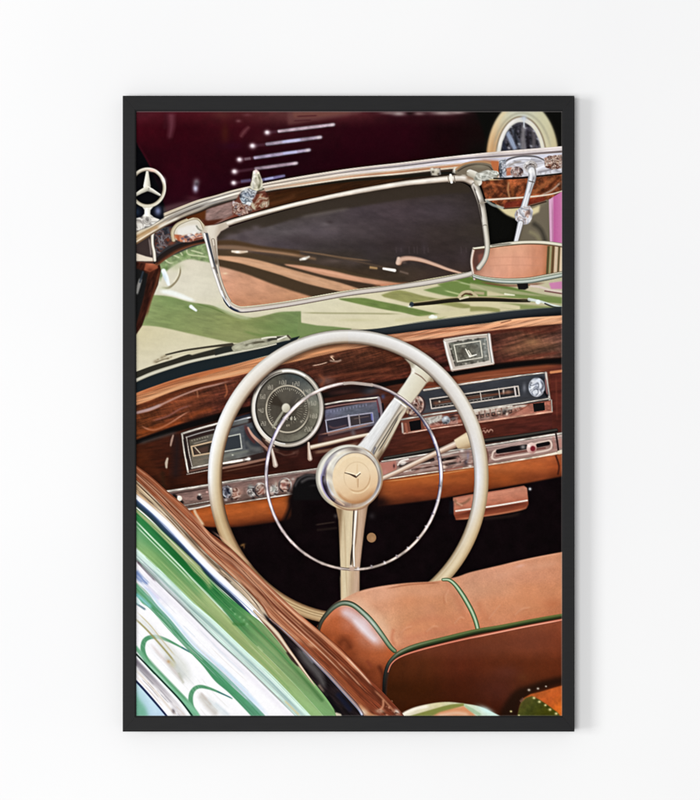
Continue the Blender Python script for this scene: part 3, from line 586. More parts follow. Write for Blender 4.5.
stroke([(456,169.4),(464,164),(476,161.6),(488,162.6),(495,167),(496.4,174)],1.7,(176,132,92),soft=.5); stroke([(458,171),(466,166.6),(476,164.6),(488,166),(493,171)],1.1,(66,56,46),soft=.5)
spot(480,166,8,2.2,(140,132,110),alpha=.7); poly([(491,161),(499,161.6),(499.4,172),(495,173),(491.6,166)],(186,104,60),WF,blur=.4)
stroke([(479,177),(487,174.6),(496,174)],[7,8.4,6],[(-1,(226,226,216)),(-.3,(190,192,180)),(.1,(232,232,224)),(.6,(140,140,126)),(1,(100,96,84))],VF,sm=False,soft=.4)
for x,y,c in ((485,171.6,(90,90,80)),(490,174,(110,108,96)),(492,178,(236,236,230)),(482,179,(120,116,104)),(487,177,(244,244,240)),(494,172,(120,120,110))): spot(x,y,1.8,1,c,alpha=.8)
stroke([(470,173),(476,176),(478,182)],[7,7.4,8],[(-1,(230,226,214)),(0,(206,200,184)),(1,(160,150,132))],VF,soft=.5)
poly([(499,160),(506,158),(506.6,178),(499.6,178)],(190,190,196),WF,blur=.5)
stroke([(500.6,164),(500,170),(501,177)],[2.6,3,2.4],(26,24,26),soft=.5); spot(503.4,169.6,1.6,1.6,(244,244,246)); spot(503,175,1.6,1.2,(210,206,204)); spot(504,164,1.6,2.4,(120,120,130))
chromefx([(474,180),(476,173),(488,170),(497,171),(497,178),(484,181)],18,f=.2,ang=-8,sx=.5,sy=1.4,ramp=[(0,(90,92,84)),(.3,(190,192,180)),(.6,(236,236,228)),(.8,(120,118,106)),(1,(220,220,210))],alpha=.75)
poly([(502,178),(503,164),(510,158.6),(526,156.2),(541,158),(548,164),(562,164),(562,172.6),(545,175),(520,177.6)],(200,199,208),WF,blur=.4)
chromefx([(503,176),(505,164),(514,159),(528,158),(541,160),(546,166),(561,168),(561,172),(540,175),(520,177)],19,f=.12,ang=-6,sx=.7,sy=1.3,ramp=[(0,(110,106,112)),(.3,(190,190,198)),(.6,(232,232,240)),(.8,(150,140,138)),(1,(214,214,224))],alpha=.6)
stroke([(503,164.6),(508,159.6),(517,156.8),(527,156),(537,157),(545,160.6)],[1.4,1.8,1.8,1.8,1.6,1.2],(96,92,96),soft=.5,part=WF)
stroke([(505,165),(511,160.6),(520,158.4),(530,158.6)],1.5,(232,232,240),soft=.6)
stroke([(508,167),(514,163),(522,161)],1.6,(150,140,132),soft=.8,alpha=.8)
poly([(505.6,168.4),(512.6,167),(512,175),(506,176)],(184,104,74),WF,blur=.4); spot(508,170,3,1.4,(214,150,116),alpha=.6)
poly(ell(517,172,6.4,5.4),(160,160,172),WF,blur=.4); stroke(ell(517,172,5.4,4.6,150,400),1.3,(46,44,54),sm=False,soft=.4,alpha=.8); spot(518,171,3,2.4,(214,208,216)); spot(520,173.6,2,1.4,(70,60,66)); spot(515,174,1.4,1.2,(128,84,80)); spot(513.4,168.6,2,1.4,(240,240,246))
stroke([(513,177),(520,178),(527,177)],1.2,(60,50,54),soft=.5)
poly(ell(530.4,166.6,7,6.2),lin((525,162),(536,172),[(0,(230,230,232)),(.4,(196,190,188)),(.7,(140,130,126)),(1,(200,196,198))]),WF,blur=.4)
stroke(ell(530.6,168,4.6,4,190,350),1.2,(70,56,50),sm=False,soft=.4); spot(527.4,163.6,2,1.4,(250,250,252)); spot(533,169,1.8,1.6,(110,92,84),alpha=.8)
stroke([(537,169),(545,165.6),(552,164)],2,(240,240,246),soft=.8); stroke([(537,172.4),(545,171),(556,168)],1.4,(120,116,124),soft=.8,alpha=.8)
poly([(545,160),(550,156.4),(562,155),(562,168),(553,169),(546,167)],(170,150,142),WF,blur=.5)
for x,y,rx,c in ((547,163,1.8,(70,56,50)),(550,160,1.8,(240,236,236)),(551,166,1.8,(110,64,44)),(554.5,163,2,(60,44,40)),(554,158.6,1.6,(220,214,214)),(557.4,162,1.6,(180,134,90)),(557.6,167,1.8,(120,70,54)),(560,159,1.6,(230,228,230)),(560.6,165,1.8,(206,200,208)),(547.6,167,1.2,(150,92,70)),(549,157.4,1.6,(90,80,82))): spot(x,y,rx,rx,c,hard=1.4,alpha=.85)
chromefx([(544,158),(550,155.6),(562,154.6),(562,168),(552,169.6),(545,167)],20,f=.3,ramp=RW,alpha=.8)
chromefx([(499,161),(506,159),(507,177),(500,178)],21,f=.26,ramp=RB,alpha=.6)
chromefx(ell(517,172,6.4,5.4),22,f=.26,ramp=RW,alpha=.6)
chromefx(ell(530.4,166,6.6,5),23,f=.2,alpha=.45)
stroke([(494,178.4),(510,178.4),(530,177),(562,173.6)],[1.6,2,1.8,1.6],(24,14,12),soft=.4)
# mirror arm
MR='green_car/rear_view_mirror'
ARM=[(-1,(110,104,104)),(-.5,(226,226,228)),(.0,(206,206,212)),(.4,(240,240,244)),(1,(120,120,126))]
stroke([(531.6,170),(532.4,176),(530,186),(526.6,198),(524,207)],[8,8,6.4,6,6.6],ARM,MR+'/mirror_arm',soft=.4)
stroke([(529,181),(534.6,182.4)],1.2,(110,104,104),soft=.4); stroke([(533.6,176),(532,184),(529,194)],.9,(70,66,70),soft=.4,alpha=.7); spot(530.4,171.4,2.6,2,(250,248,246)); spot(534,178,1.2,2.6,(120,118,126),alpha=.7)
poly([(516,211),(522,206.4),(530,206),(533,211),(531.6,219),(528,224),(521,224.6),(515.6,220),(514.4,215)],lin((515,215),(532,217),[(0,(150,150,156)),(.25,(238,238,242)),(.5,(196,198,204)),(1,(210,208,212))]),MR+'/mirror_arm',blur=.3)
stroke([(518,211),(517,216),(519,221)],1.5,(70,70,76),soft=.5,alpha=.8); spot(527.4,213.6,2.6,3.4,(186,118,84),rot=20,hard=1.5); spot(529.4,210,1,2.4,(110,70,54)); spot(525,219.6,2.4,1.4,(110,108,120)); spot(521.6,214,1.2,4,(250,250,252),alpha=.9); spot(528,221,2.4,1.4,(232,230,234)); spot(523,223,3,1,(100,96,104),alpha=.7)
chromefx([(516,211),(522,206.4),(530,206),(533,211),(531.6,219),(528,224),(521,224.6),(515.6,220)],24,f=.17,ramp=[(0,(80,76,84)),(.3,(190,190,196)),(.55,(250,250,252)),(.7,(170,120,96)),(.85,(120,118,126)),(1,(230,230,234))],alpha=.6)
stroke([(520.6,223),(518.4,232),(515.6,243)],[6,5,4.4],ARM,MR+'/mirror_arm',soft=.4)
# rear mirror
MI=crom([(474,249),(485,247),(505,245),(525,243.4),(545,244),(564,246.4),(564,274),(545,277),(525,279.6),(500,279.4),(476,276),(472.6,262)],True)
MM=mask(MI)
poly(MI, grain(field([474,487,500,520,540,548],[246,262,279],[[(92,62,50),(190,130,100),(216,158,126),(220,158,126),(206,136,104),(176,112,78)],[(110,64,52),(200,140,112),(222,158,128),(222,156,126),(204,134,102),(180,112,76)],[(186,134,108),(214,156,130),(218,152,124),(214,146,114),(200,128,92),(170,100,62)]]),0,1,.4,.05,5), MR+'/mirror_glass')
poly([(474,249),(487,247),(487,254),(483,264),(476,272),(473,262)],(90,58,50),MR+'/mirror_glass',blur=.8); poly([(478,255),(484,253),(483,262),(479,266)],(126,74,62),blur=.8,clip=MM)
for a,b,c in ((546.4,549,(82,74,42)),(549,551.2,(150,150,106)),(551.2,554,(96,72,44)),(554,557.4,(206,186,156)),(557.4,559.6,(98,88,58)),(559.6,565,(226,204,170))):
    poly([(a+1,246),(b+1,246),(b-.6,278),(a-.6,278)],c,clip=MM,blur=.4)
for yy in (258,266): stroke([(486,yy),(515,yy-1),(545,yy)],1,(190,130,104),soft=.8,alpha=.35,clip=MM)
VF2=MR+'/mirror_casing'
stroke([(473.8,248.6),(471.6,262),(474.4,279)],[3,2.6,2.6],[(-1,(150,110,90)),(0,(232,214,202)),(1,(150,140,130))],VF2,soft=.4)
stroke([(474,248.6),(486,247.2),(505,244.4),(525,242.6),(545,243),(564,245.6)],[2.4,3.4,4,4,4.2,4.4],[(-1,(130,124,108)),(-.5,(226,220,200)),(.2,(216,208,186)),(.6,(110,92,70)),(1,(90,64,44))],VF2,soft=.4)
stroke([(490,245.8),(500,244.6),(512,243.4)],1.2,(70,66,60),soft=.5,alpha=.8)
stroke([(474,276),(486,279),(505,281),(527,280.6),(545,277.6),(564,273.8)],[4,5,6,6.4,6.4,6.2],[(-1,(84,70,54)),(-.7,(206,200,176)),(-.3,(128,140,124)),(.2,(206,210,200)),(.55,(150,160,150)),(1,(60,60,50))],VF2,soft=.4)
stroke([(480,282),(500,285),(520,285.6),(545,283)],1.8,(120,72,56),soft=.8,alpha=.8)
poly([(517,283.8),(528,283.2),(528.4,288),(525,289.8),(518.4,289.4)],(24,22,20),VF2,blur=.35)
stroke([(531,286),(540,287),(550,290),(564,292)],[2,2.4,2.4,2],(214,196,184),soft=.7); stroke([(545,291),(564,294)],1.2,(110,60,64),soft=.6)
poly([(549,283),(564,281),(564,289),(551,289)],(204,120,172),blur=.5,alpha=.9)
# redraw the visor tube where it passes before the mirror
stroke([(478.4,268.6),(484.6,259.6),(487.2,250),(486.9,240),(485,226)],[5.4,5.4,5.4,5.2,5.4],[(-1,(110,104,96)),(-.4,(218,212,200)),(.3,(206,200,186)),(1,(110,104,90))],VF,soft=.4,cap=False)
# ------------------------------------------------------------------ print: dashboard
DB='dashboard'
LIP=[(134,443),(158.6,434.4),(180,427.6),(214,418),(250,409),(285,402),(320,396),(350,390.6),(378,385.4),(400,381.4),(446,374.6),(485,368.4),(520,364.4),(564,360.6)]
TOPD=[(134,394),(151,387.6),(173,380),(194,374),(230,365.6),(262,357.6),(300,350),(350,340),(400,333.4),(430,329.6),(485,323.6),(520,318.6),(564,315.4)]
WALNUT=grain(grain(grain(field([136,180,230,280,320,360,400,440,490,530,562],[320,350,380,410,440],[
 [(96,46,26),(100,48,28),(110,52,30),(110,54,32),(112,56,34),(112,56,34),(112,52,28),(100,46,30),(104,52,38),(116,58,38),(104,52,40)],
 [(96,46,26),(100,48,28),(110,52,30),(110,54,32),(104,52,32),(100,48,28),(106,46,24),(92,38,28),(108,50,36),(136,80,52),(118,72,54)],
 [(98,44,24),(104,48,26),(104,46,28),(90,38,26),(88,38,24),(84,34,20),(86,34,20),(80,32,26),(92,34,28),(104,40,30),(96,34,30)],
 [(110,48,20),(108,46,22),(88,36,24),(84,32,24),(76,30,22),(70,28,20),(66,26,20),(66,26,20),(66,26,20),(66,26,20),(66,26,20)],
 [(120,52,18),(112,46,20),(80,30,20),(84,32,24),(76,30,22),(70,28,20),(66,26,20),(66,26,20),(66,26,20),(66,26,20),(66,26,20)]]),
 -17,.25,2.2,.46,31,f=.22),-10,.06,.6,.45,33,f=.3),60,.8,1.4,.22,35,f=.3)
W0=WALNUT
def WALNUT(X,Y):
    a,b=rotc(X,Y,-9,.12,1.6); c=W0(X,Y)*np.array((.86,.90,.95),np.float32)*(1+.30*(fbm(a,b,.7,77,3)-.5))[...,None]; g=c.mean(2,keepdims=True); return g+(c-g)*.9
poly([(134,380)]+crom(TOPD)+[(564,365)]+crom(LIP)[::-1], WALNUT, DB+'/walnut_panel')
# rolled edge catching the light
for off,c,w in ((0,(205,138,96),1.),):
    band(TOPD,[(134,406),(151,400),(173,391),(201,383.4),(230,377.4),(262,369.6),(300,360.6),(350,349.4),(400,342.4),(440,338),(485,331.4),(520,327.6),(564,323.4)],
      grain(grain(field([136,200,300,400,480,562],[316,350,400],[[(180,112,70)]*2+[(200,134,92),(196,130,94),(206,144,104),(214,152,112)],[(186,116,74),(196,126,82),(206,138,92),(206,142,104),(206,144,108),(214,150,110)],[(196,128,84),(200,134,90),(206,138,92),(200,130,90),(200,130,90),(200,130,90)]]),-14,.08,3,.32,41,f=.35),-16,.05,1.2,.2,43,f=.5), DB+'/walnut_panel', blur=.4)
stroke([(134,396),(151,389.6),(173,382),(200,374.4),(230,367)],3,(170,88,48),alpha=.7,soft=1)
stroke([(134,404),(160,394.4),(190,384),(230,374.4),(262,367)],3,(226,168,120),alpha=.75,soft=1)
stroke([(150,392),(175,384),(200,378)],1.1,(120,60,34),alpha=.6,soft=.6)
stroke([(134,408.6),(160,399.6),(185,389.6),(210,383),(232,378.6)],2.6,(90,40,20),alpha=.9,soft=.9)
stroke([(134,413),(150,409.6),(166,402.4),(180,396),(200,388.6),(215,385),(232,380.4)],[2.6,2.4,1.8,1.6,1.6,1.4],(186,140,124),alpha=.8,soft=.7)
stroke([(196,378),(215,371.6),(232,367.6)],2,(196,110,62),alpha=.8,soft=.8)
stroke([(300,355),(330,349.4),(352,345)],3,(222,152,102),alpha=.7,soft=1); stroke([(296,351.6),(320,347),(346,342)],2.4,(120,70,40),alpha=.6,soft=1)
stroke([(300,362.6),(330,354.4),(356,348.4)],1.8,(80,40,24),alpha=.6,soft=.8)
stroke([(392,337.6),(430,333),(486,327)],1.3,(150,86,56),alpha=.7,soft=.7); stroke([(400,340.6),(440,335.4),(486,329)],2,(226,168,128),alpha=.8,soft=.8)
stroke([(404,343.8),(440,339.6),(486,333.4),(520,329),(564,325)],2.6,(72,30,20),alpha=.8,soft=1.2)
stroke([(486,325.6),(500,321.6),(530,318.4),(562,317)],1.6,(236,184,138),alpha=.8,soft=.6); stroke([(490,329),(515,324.6),(530,320.6)],1.4,(128,74,52),alpha=.8,soft=.6)
stroke([(506,326.6),(530,322.6),(562,320)],2.6,(228,170,130),alpha=.7,soft=.9); stroke([(500,323),(512,320)],1,(90,50,36),alpha=.8,soft=.5)
# reflections on the lacquer
stroke([(134,413.6),(150,409),(162,404.4)],2.6,(180,150,150),alpha=.8,soft=.9)
stroke([(141,425.4),(146,428.4),(153,430),(162,427.4),(172,422),(182,415.4),(190,411)],[1.2,1.8,2,1.6,1.4,1.2,1],(196,134,108),alpha=.8,soft=.7)
stroke([(152,421),(168,416),(180,409),(192,405)],1.6,(150,96,90),alpha=.6,soft=.9); stroke([(136,434),(160,428),(185,420)],5,(140,60,18),alpha=.5,soft=2)
stroke([(188,418),(200,412),(214,409)],4,(160,72,30),alpha=.5,soft=2); stroke([(164,409),(190,399),(214,394)],3,(150,76,44),alpha=.45,soft=1.6)
stroke([(197,390),(198,398)],1.4,(186,120,84),alpha=.5,soft=.8); stroke([(225,383),(227,392),(224,398)],1.6,(190,106,66),alpha=.6,soft=.8)
stroke([(312,365.8),(320,364.4),(328,362)],.9,(226,186,160),alpha=.8,soft=.4); stroke([(329,360.4),(337,361.4),(342,359.6)],1.8,(170,140,122),alpha=.8,soft=.6); spot(332,356.6,1.8,1.3,(206,160,130)); stroke([(331,357),(334,360)],.8,(230,190,160),soft=.4)
stroke([(320,379),(360,372.6),(398,368)],2.6,(150,74,46),alpha=.5,soft=1.6); stroke([(330,386),(370,377),(400,375)],2,(160,84,54),alpha=.4,soft=1.2); stroke([(345,390),(375,384)],2,(140,60,40),alpha=.5,soft=1.2)
spot(326,381,8,4,(120,100,96),alpha=.5); stroke([(318,374),(324,380),(320,386)],3,(150,80,50),alpha=.5,soft=1.4)
stroke([(408,352),(432,350),(442,356)],6,(120,60,34),alpha=.5,soft=2.5); stroke([(497,352),(530,345),(560,346)],7,(150,98,66),alpha=.35,soft=3.5)
stroke([(520,330),(540,332),(561,328)],4,(84,30,20),alpha=.5,soft=2); stroke([(500,362),(530,357),(562,352)],3,(128,50,34),alpha=.5,soft=2)
spot(532,342,7,3,(176,130,84),alpha=.4)
# lower fascia
LOW=field([136,170,210,260,320,380,430,480,530,562],[365,400,430,460,490],[
 [(60,28,18)]*6+[(120,60,34),(130,70,44),(110,50,30),(90,40,30)],
 [(58,26,16),(50,24,18),(50,24,18),(56,26,18),(52,24,18),(70,34,24),(96,44,30),(100,48,32),(90,40,28),(70,30,22)],
 [(58,26,16),(60,26,16),(52,26,20),(56,26,20),(54,24,18),(70,32,26),(78,34,24),(80,34,24),(74,30,24),(70,28,24)],
 [(64,26,10),(56,22,12),(52,22,12),(48,20,14),(50,20,16),(66,28,20),(80,34,20),(78,34,24),(74,30,22),(66,26,22)],
 [(60,24,10),(46,18,8),(62,24,12),(58,22,12),(48,20,14),(66,26,18),(66,26,18),(66,26,18),(66,26,18),(60,24,18)]])
poly(crom(LIP)+[(564,470),(470,490),(200,515),(134,520)], grain(grain(LOW,-8,.3,1.6,.25,51,f=.3),80,1,.3,.12,52,f=.3), DB+'/lower_fascia')
stroke(LIP,[5,6,8,8,6,6,7,6.5,5.5,5,6.5,7.5,7.5,7.5],[(-1,(40,18,12)),(-.4,(12,9,9)),(.6,(14,10,9)),(1,(40,20,14))],DB+'/lower_fascia',soft=.8)
stroke([(138,444),(160,437),(178,432)],3,(64,60,58),alpha=.6,soft=1.4)
stroke([(176,432),(177,450),(175,480)],9,(24,20,24),alpha=.6,soft=4)
stroke([(173.6,434),(171.6,441),(170.4,447)],[1.4,2.2,1.4],(170,140,124),soft=.6,alpha=.9)
stroke([(168,457),(166.4,463),(166.6,469)],[1.6,2.8,1.6],(196,180,160),soft=.6,alpha=.9)
stroke([(162,470),(164,490)],3,(30,24,14),alpha=.6,soft=2); stroke([(140,448),(155,470),(170,488)],4,(76,34,16),alpha=.4,soft=3)
stroke([(446,379.8),(485,373.6),(520,369),(562,365)],4,(132,66,40),alpha=.8,soft=1.4); stroke([(470,378),(500,374.6),(548,370)],1.4,(170,96,64),alpha=.6,soft=.8)
stroke([(551,372.4),(562,371)],2.6,(206,130,84),soft=.6)
poly([(550,374),(564,372),(564,440),(553,440)],grain((84,34,26),85,1,.3,.3,4),alpha=.9); stroke([(556,376),(557,420)],1.4,(120,56,40),alpha=.5,soft=.8)
CHR=[(-1,(90,80,72)),(-.3,(214,206,194)),(.3,(186,176,166)),(1,(84,74,66))]
def chline(p,w,part=None,a=1,pr=CHR,**k): stroke(p,w,pr,part,alpha=a,soft=.35,sm=k.get('sm',False),streak=(.38,.14,.6),fade=False)
# ---------------- fuel and temperature panel, left of the speedometer
FG='fuel_gauge'
poly([(181,433),(214,424),(256,413.4),(262,440),(270,457),(222,468),(187,473.4)],(44,30,28),FG,blur=.4)
poly([(189,440),(214,433.4),(256,421),(264,452),(222,462.6),(192.6,467.4)], grain(field([188,215,235,262],[425,445,466],[[(96,86,74),(110,106,96),(84,88,94),(60,64,72)],[(78,72,60),(86,80,72),(82,86,88),(64,64,68)],[(108,98,84),(110,104,92),(104,102,94),(96,88,80)]]),-14,.6,1.4,.2,6), FG,blur=.3)
chline([(182,433.8),(198,428.8),(216,424),(240,417.6),(254,414.4)],2.4,FG,sm=True); chline([(182,434),(184.4,452),(188,472)],2.2,FG)
stroke([(186,437.4),(200,433),(214,429.4)],1,(150,144,140),FG,soft=.4); chline([(186.4,437),(189.4,455),(192.4,467.6)],1.4,FG,.8)
stroke([(184,440),(187,458)],1.6,(26,22,24),soft=.5); chline([(192,468),(208,464.6),(222,461.8)],2.4,FG); chline([(187,474.4),(206,470.6),(224,468)],1.2,FG,.6)
stroke([(187,471.6),(206,467.6),(220,465)],2,(120,84,70),soft=.5,alpha=.8)
poly([(191.6,446.6),(212,441.6),(212,452.4),(193.4,456)],(52,44,38)); poly([(194,450),(208,446),(208,452),(196,454)],(84,58,48),alpha=.7,blur=.5)
stroke([(212,441.6),(191.4,446.6),(193.4,456),(213,452.6)],1.5,(190,164,132),FG,sm=False,soft=.35)
stroke([(192.6,444),(208,439.6)],1,(160,150,134),soft=.5,alpha=.7); stroke([(195,447.4),(200,453)],1.2,(176,160,136),soft=.4)
for i in range(7): spot(192+i*2.6,440.6-i*.62,.8,.7,(170,160,140),alpha=.6)
for i in range(5): spot(200+i*2,459.6-i*.4,.8,.6,(140,116,100),alpha=.6)
chline([(230,422.4),(244,418.6),(254,416.4)],1.5,FG,pr=(226,226,230)); stroke([(232,420),(252,414)],3,(16,20,34),soft=.8,alpha=.9,part=FG)
poly([(224,437.6),(240.4,434.4),(241.4,448),(225,450.6)],(50,54,60),FG); stroke([(222,437.8),(240,434),(241.8,448.4),(222,452)],1.2,(174,176,168),sm=False,soft=.35)
stroke([(229,424.6),(246,420.6)],5,(112,118,118),soft=1.2,alpha=.8,part=FG); stroke([(228,431),(240,428.6)],3,(90,96,96),soft=1,alpha=.8)
poly([(244,430),(258,426),(262,446),(246,449)],(48,52,58),FG,blur=.7); stroke([(246,440),(250,447),(262,450)],4,(92,92,90),soft=1.4,alpha=.7)
stroke([(222,456.4),(236,453.4),(250,450.6)],2.6,(116,118,108),soft=.8,alpha=.7); spot(232.6,455,1,.8,(190,190,176)); 
chline([(221,463.8),(234,461.6),(249.4,459)],[2.4,3.4,2.2],FG,pr=[(-1,(120,110,100)),(-.2,(250,246,240)),(.4,(220,206,190)),(1,(96,70,56))]); spot(248.6,458.8,1.9,1.8,(250,246,236)); spot(244,459.8,1.4,1.2,(90,76,70),alpha=.7)
stroke([(220,468.6),(240,464.6),(268,458.6)],[2,3,2],(150,110,92),FG,soft=.6,alpha=.9); stroke([(222,466),(246,461.6)],1,(60,40,34),soft=.5)
stroke([(222,472),(248,467),(268,463)],1.2,(120,84,66),soft=.6,alpha=.6)
# ---------------- centre gauge panel
CG='combined_gauge'
poly([(318,404),(379,394),(384,424),(366,436),(318,450)],(48,30,34),CG,blur=.4)
stroke([(326,394),(350,389),(372,389.6)],8,(26,16,16),soft=1.6,alpha=.9); spot(343,392,14,2.4,(76,40,34),alpha=.6,rot=-6); spot(371,391,8,4,(60,70,82),alpha=.6,rot=-10)
poly([(324,410),(377,400.6),(380,424),(328,436)], grain(field([324,350,380],[400,412,434],[[(116,98,104),(92,90,104),(96,92,104)],[(92,92,114),(94,98,112),(82,84,98)],[(110,82,80),(92,76,76),(92,88,100)]]),-9,.6,1.4,.22,7,f=.3), CG,blur=.3)
chline([(324,404.6),(340,401.6),(358,399.6),(378,397.4)],2,CG); stroke([(324,408),(345,404.2),(376,401)],1.6,(160,116,108),soft=.6,alpha=.8,part=CG)
stroke([(326,406.4),(350,402.6)],.8,(52,30,34),soft=.4)
stroke([(378.6,398),(381,408),(382,418)],3,(150,140,150),soft=.6,alpha=.8,part=CG); stroke([(377,400),(379,412)],1.4,(110,60,70),soft=.5); stroke([(382.6,404),(384,416)],2,(24,20,26),soft=.6)
poly([(326,420),(348.4,416),(349,427),(328,432)],(46,42,54),CG); poly([(350,415.8),(372,413),(373,422),(351,426.6)],(58,50,52),CG); poly([(360,415),(371,413.6),(372,420),(361,423)],(52,48,58))
stroke([(325.6,420.4),(348,416),(372.4,412.8),(373.4,422.4),(350,426.8),(327.4,432.4),(325.8,420.4)],1.2,(156,154,170),CG,sm=False,soft=.35)
line((348.4,415.6),(350,427),2,(176,170,180),soft=.5); stroke([(371.4,413),(372.4,421)],1.8,(110,116,190),soft=.6,alpha=.8); line((359,414.6),(360,424.6),.9,(130,120,120),soft=.4)
stroke([(328,425),(334,428),(348,425)],2,(98,70,70),soft=.7,alpha=.7); stroke([(353,419),(370,416)],1,(110,90,84),soft=.5,alpha=.7)
for i in range(12): spot(331+i*3.2,411.6-i*.6,.7,1.3,(150,150,180),alpha=.5)
stroke([(318,435),(345,429.6),(372,423.4)],1.4,(170,120,100),soft=.5,alpha=.7); stroke([(320,441),(345,436),(370,430)],5,(92,54,46),soft=1.6,alpha=.8); stroke([(352,430),(356,440)],4,(110,112,120),soft=1.6,alpha=.5)
stroke([(310,447.6),(330,443),(350,438.2),(368,434.6)],[5,4.6,4.2,4],[(-1,(110,84,66)),(-.4,(236,224,206)),(.2,(214,196,172)),(1,(90,56,40))],CG,soft=.4)
stroke([(312,453),(335,449),(360,443)],3,(132,96,76),soft=.9,alpha=.8); stroke([(305,456),(316,454)],4,(50,24,18),soft=1.4,alpha=.7)
# ---------------- speedometer
SP='speedometer'
poly(ell(287.6,409.4,37.6,41),(22,16,16),SP,blur=.9)
stroke([(248,428),(253,436),(262,444),(268,450)],[2,3,3,2.6],(196,150,130),SP,soft=.6); stroke([(245,424),(248,434),(256,444)],3,(90,40,38),soft=1,alpha=.7)
stroke([(262,436),(270,446),(280,452)],3,(96,74,64),soft=1,alpha=.8); stroke([(266,440),(274,446)],1.4,(196,170,150),soft=.6)
poly(ell(287.6,407.8,36,39),(196,190,178),SP,blur=.3)
stroke(ell(287.6,407.8,34.6,37.6,90,450),3.6,[(0,[(-1,(120,110,100)),(0,(200,190,174)),(1,(120,110,96))]),(.1,[(-1,(200,190,176)),(0,(236,228,216)),(1,(150,140,130))]),(.25,[(-1,(96,88,80)),(0,(236,230,220)),(1,(170,160,150))]),(.4,[(-1,(140,132,120)),(0,(206,200,186)),(1,(190,182,166))]),(.55,[(-1,(90,86,80)),(0,(226,220,206)),(1,(150,146,134))]),(.7,[(-1,(70,66,60)),(0,(206,196,184)),(1,(160,150,140))]),(.85,[(-1,(110,90,80)),(0,(246,240,236)),(1,(196,186,176))]),(1,[(-1,(120,110,100)),(0,(200,190,174)),(1,(120,110,96))])],SP,sm=False,soft=.4)
stroke(ell(287.6,407.8,33,36,95,230),1.2,(244,240,232),soft=.5,sm=False); stroke(ell(287.6,407.8,35.4,38.4,200,240),1.2,(60,56,52),soft=.5,sm=False,alpha=.8); stroke(ell(287.6,407.8,33.4,36.4,215,262),1,(70,64,58),soft=.4,sm=False,alpha=.8); stroke(ell(287.6,407.8,34,37,262,300),1.6,(246,244,238),soft=.5,sm=False)
FA=ell(287.6,408,32,35)
FM=mask(FA)
poly(FA, grain(field([256,275,290,305,320],[373,392,410,428,443],[
 [(84,80,70),(78,76,66),(66,70,68),(70,78,78),(80,88,88)],[(94,88,78),(88,82,72),(80,76,70),(92,92,86),(110,112,104)],[(86,80,70),(72,66,56),(66,60,50),(90,84,72),(122,120,104)],[(84,80,72),(86,80,70),(84,78,66),(92,88,76),(120,116,98)],[(90,86,76),(104,98,86),(108,104,90),(106,104,88),(110,110,94)]]),0,1,1,.12,5,f=.5), SP+'/dial_face',blur=.3)
stroke(ell(287.6,408,31.6,34.6),1.6,(36,32,28),clip=None,sm=False,soft=.6,alpha=.9)
stroke(ell(287.6,409,21.4,23.4),1.5,(190,180,160),sm=False,soft=.4,alpha=.9); stroke(ell(287.6,409,22.8,24.8,20,100),1,(50,46,40),sm=False,soft=.4,alpha=.7)
poly(ell(287.6,409,20.4,22.4),(70,64,56),alpha=.45)
poly([(286,408)]+ell(286,408,19,21,-168,-128),(48,40,32),alpha=.75,blur=.7); poly([(286,408)]+ell(286,408,19,21,-120,-60),(92,86,74),alpha=.4,blur=1)
for k in range(44):
    a=math.radians(-232+k*6.2); l=17.6 if k%4 else 16.4
    line((287.6+19.8*math.cos(a),409+21.6*math.sin(a)),(287.6+l*math.cos(a),409+l*1.09*math.sin(a)),.55,(206,198,176),alpha=.6,soft=.3)
for k in range(12):
    a=math.radians(-45+k*11); line((289+8*math.cos(a),409+8.6*math.sin(a)),(288+15*math.cos(a),409+16*math.sin(a)),.5,(160,150,130),alpha=.45,soft=.4)
for s,x,y,r in (('20',263.4,423.6,0),('40',261,410.4,0),('60',262.8,396.6,0),('80',270.4,387.2,0),('100',282.4,382.4,0),('120',295.6,383.8,0),('140',306.6,391.2,0),('160',312.2,403.2,0),('180',313.2,416,0),('200',308.4,429.2,0)):
    text(s,x,y,3.8,(190,182,164),w=.7,rot=r,alpha=.62)
for s,x in (('0',283.2),('2',287),('8',290.8),('6',294.6)):
    poly([(x-1.7,415.8),(x+1.7,415.8),(x+1.7,420.6),(x-1.7,420.6)],(40,36,32),alpha=.8); text(s,x+.5,418.2,3,(206,200,180),w=.7)
text('KM',288,425.6,2.2,(170,160,140),w=.5,alpha=.7); spot(301.4,421.6,1.2,1.2,(200,190,170),alpha=.6)
stroke([(284,411),(278,419),(273,427)],[3,2.4,2.2],(150,146,128),SP+'/speedometer_needle',sm=False,soft=.4); stroke([(285,411),(279.6,420)],1,(60,54,44),soft=.4,alpha=.8)
poly(ell(286,408,4.2,4.6),lin((283,404),(289,412),[(0,(226,222,206)),(1,(176,168,146))]),SP+'/speedometer_needle',blur=.4)
spot(311,398,4,10,(160,166,150),alpha=.3,rot=-15); spot(300,436,8,3,(150,146,130),alpha=.4,rot=-15); spot(296,376.6,8,2,(60,74,76),alpha=.5,rot=15)
chromefx([(256,437),(262,442),(272,449),(290,452),(300,450),(296,456),(276,457),(262,450)],31,f=.14,ang=10,sx=.5,sy=1.4,ramp=[(0,(30,16,14)),(.35,(86,44,34)),(.6,(150,120,104)),(.75,(60,30,26)),(1,(40,22,20))],alpha=.4,blur=1)
# small lever stems
stroke([(271.6,449),(273.4,456),(275.4,465)],[3,3.6,5.4],[(-1,(130,100,90)),(-.2,(230,220,206)),(1,(150,126,112))],DB+'/control_stem#1',soft=.4)
stroke([(308.6,443),(309,450),(310,458.6)],[2.4,3.2,5],[(-1,(130,100,90)),(-.2,(230,216,200)),(1,(150,116,98))],DB+'/control_stem#2',soft=.4)
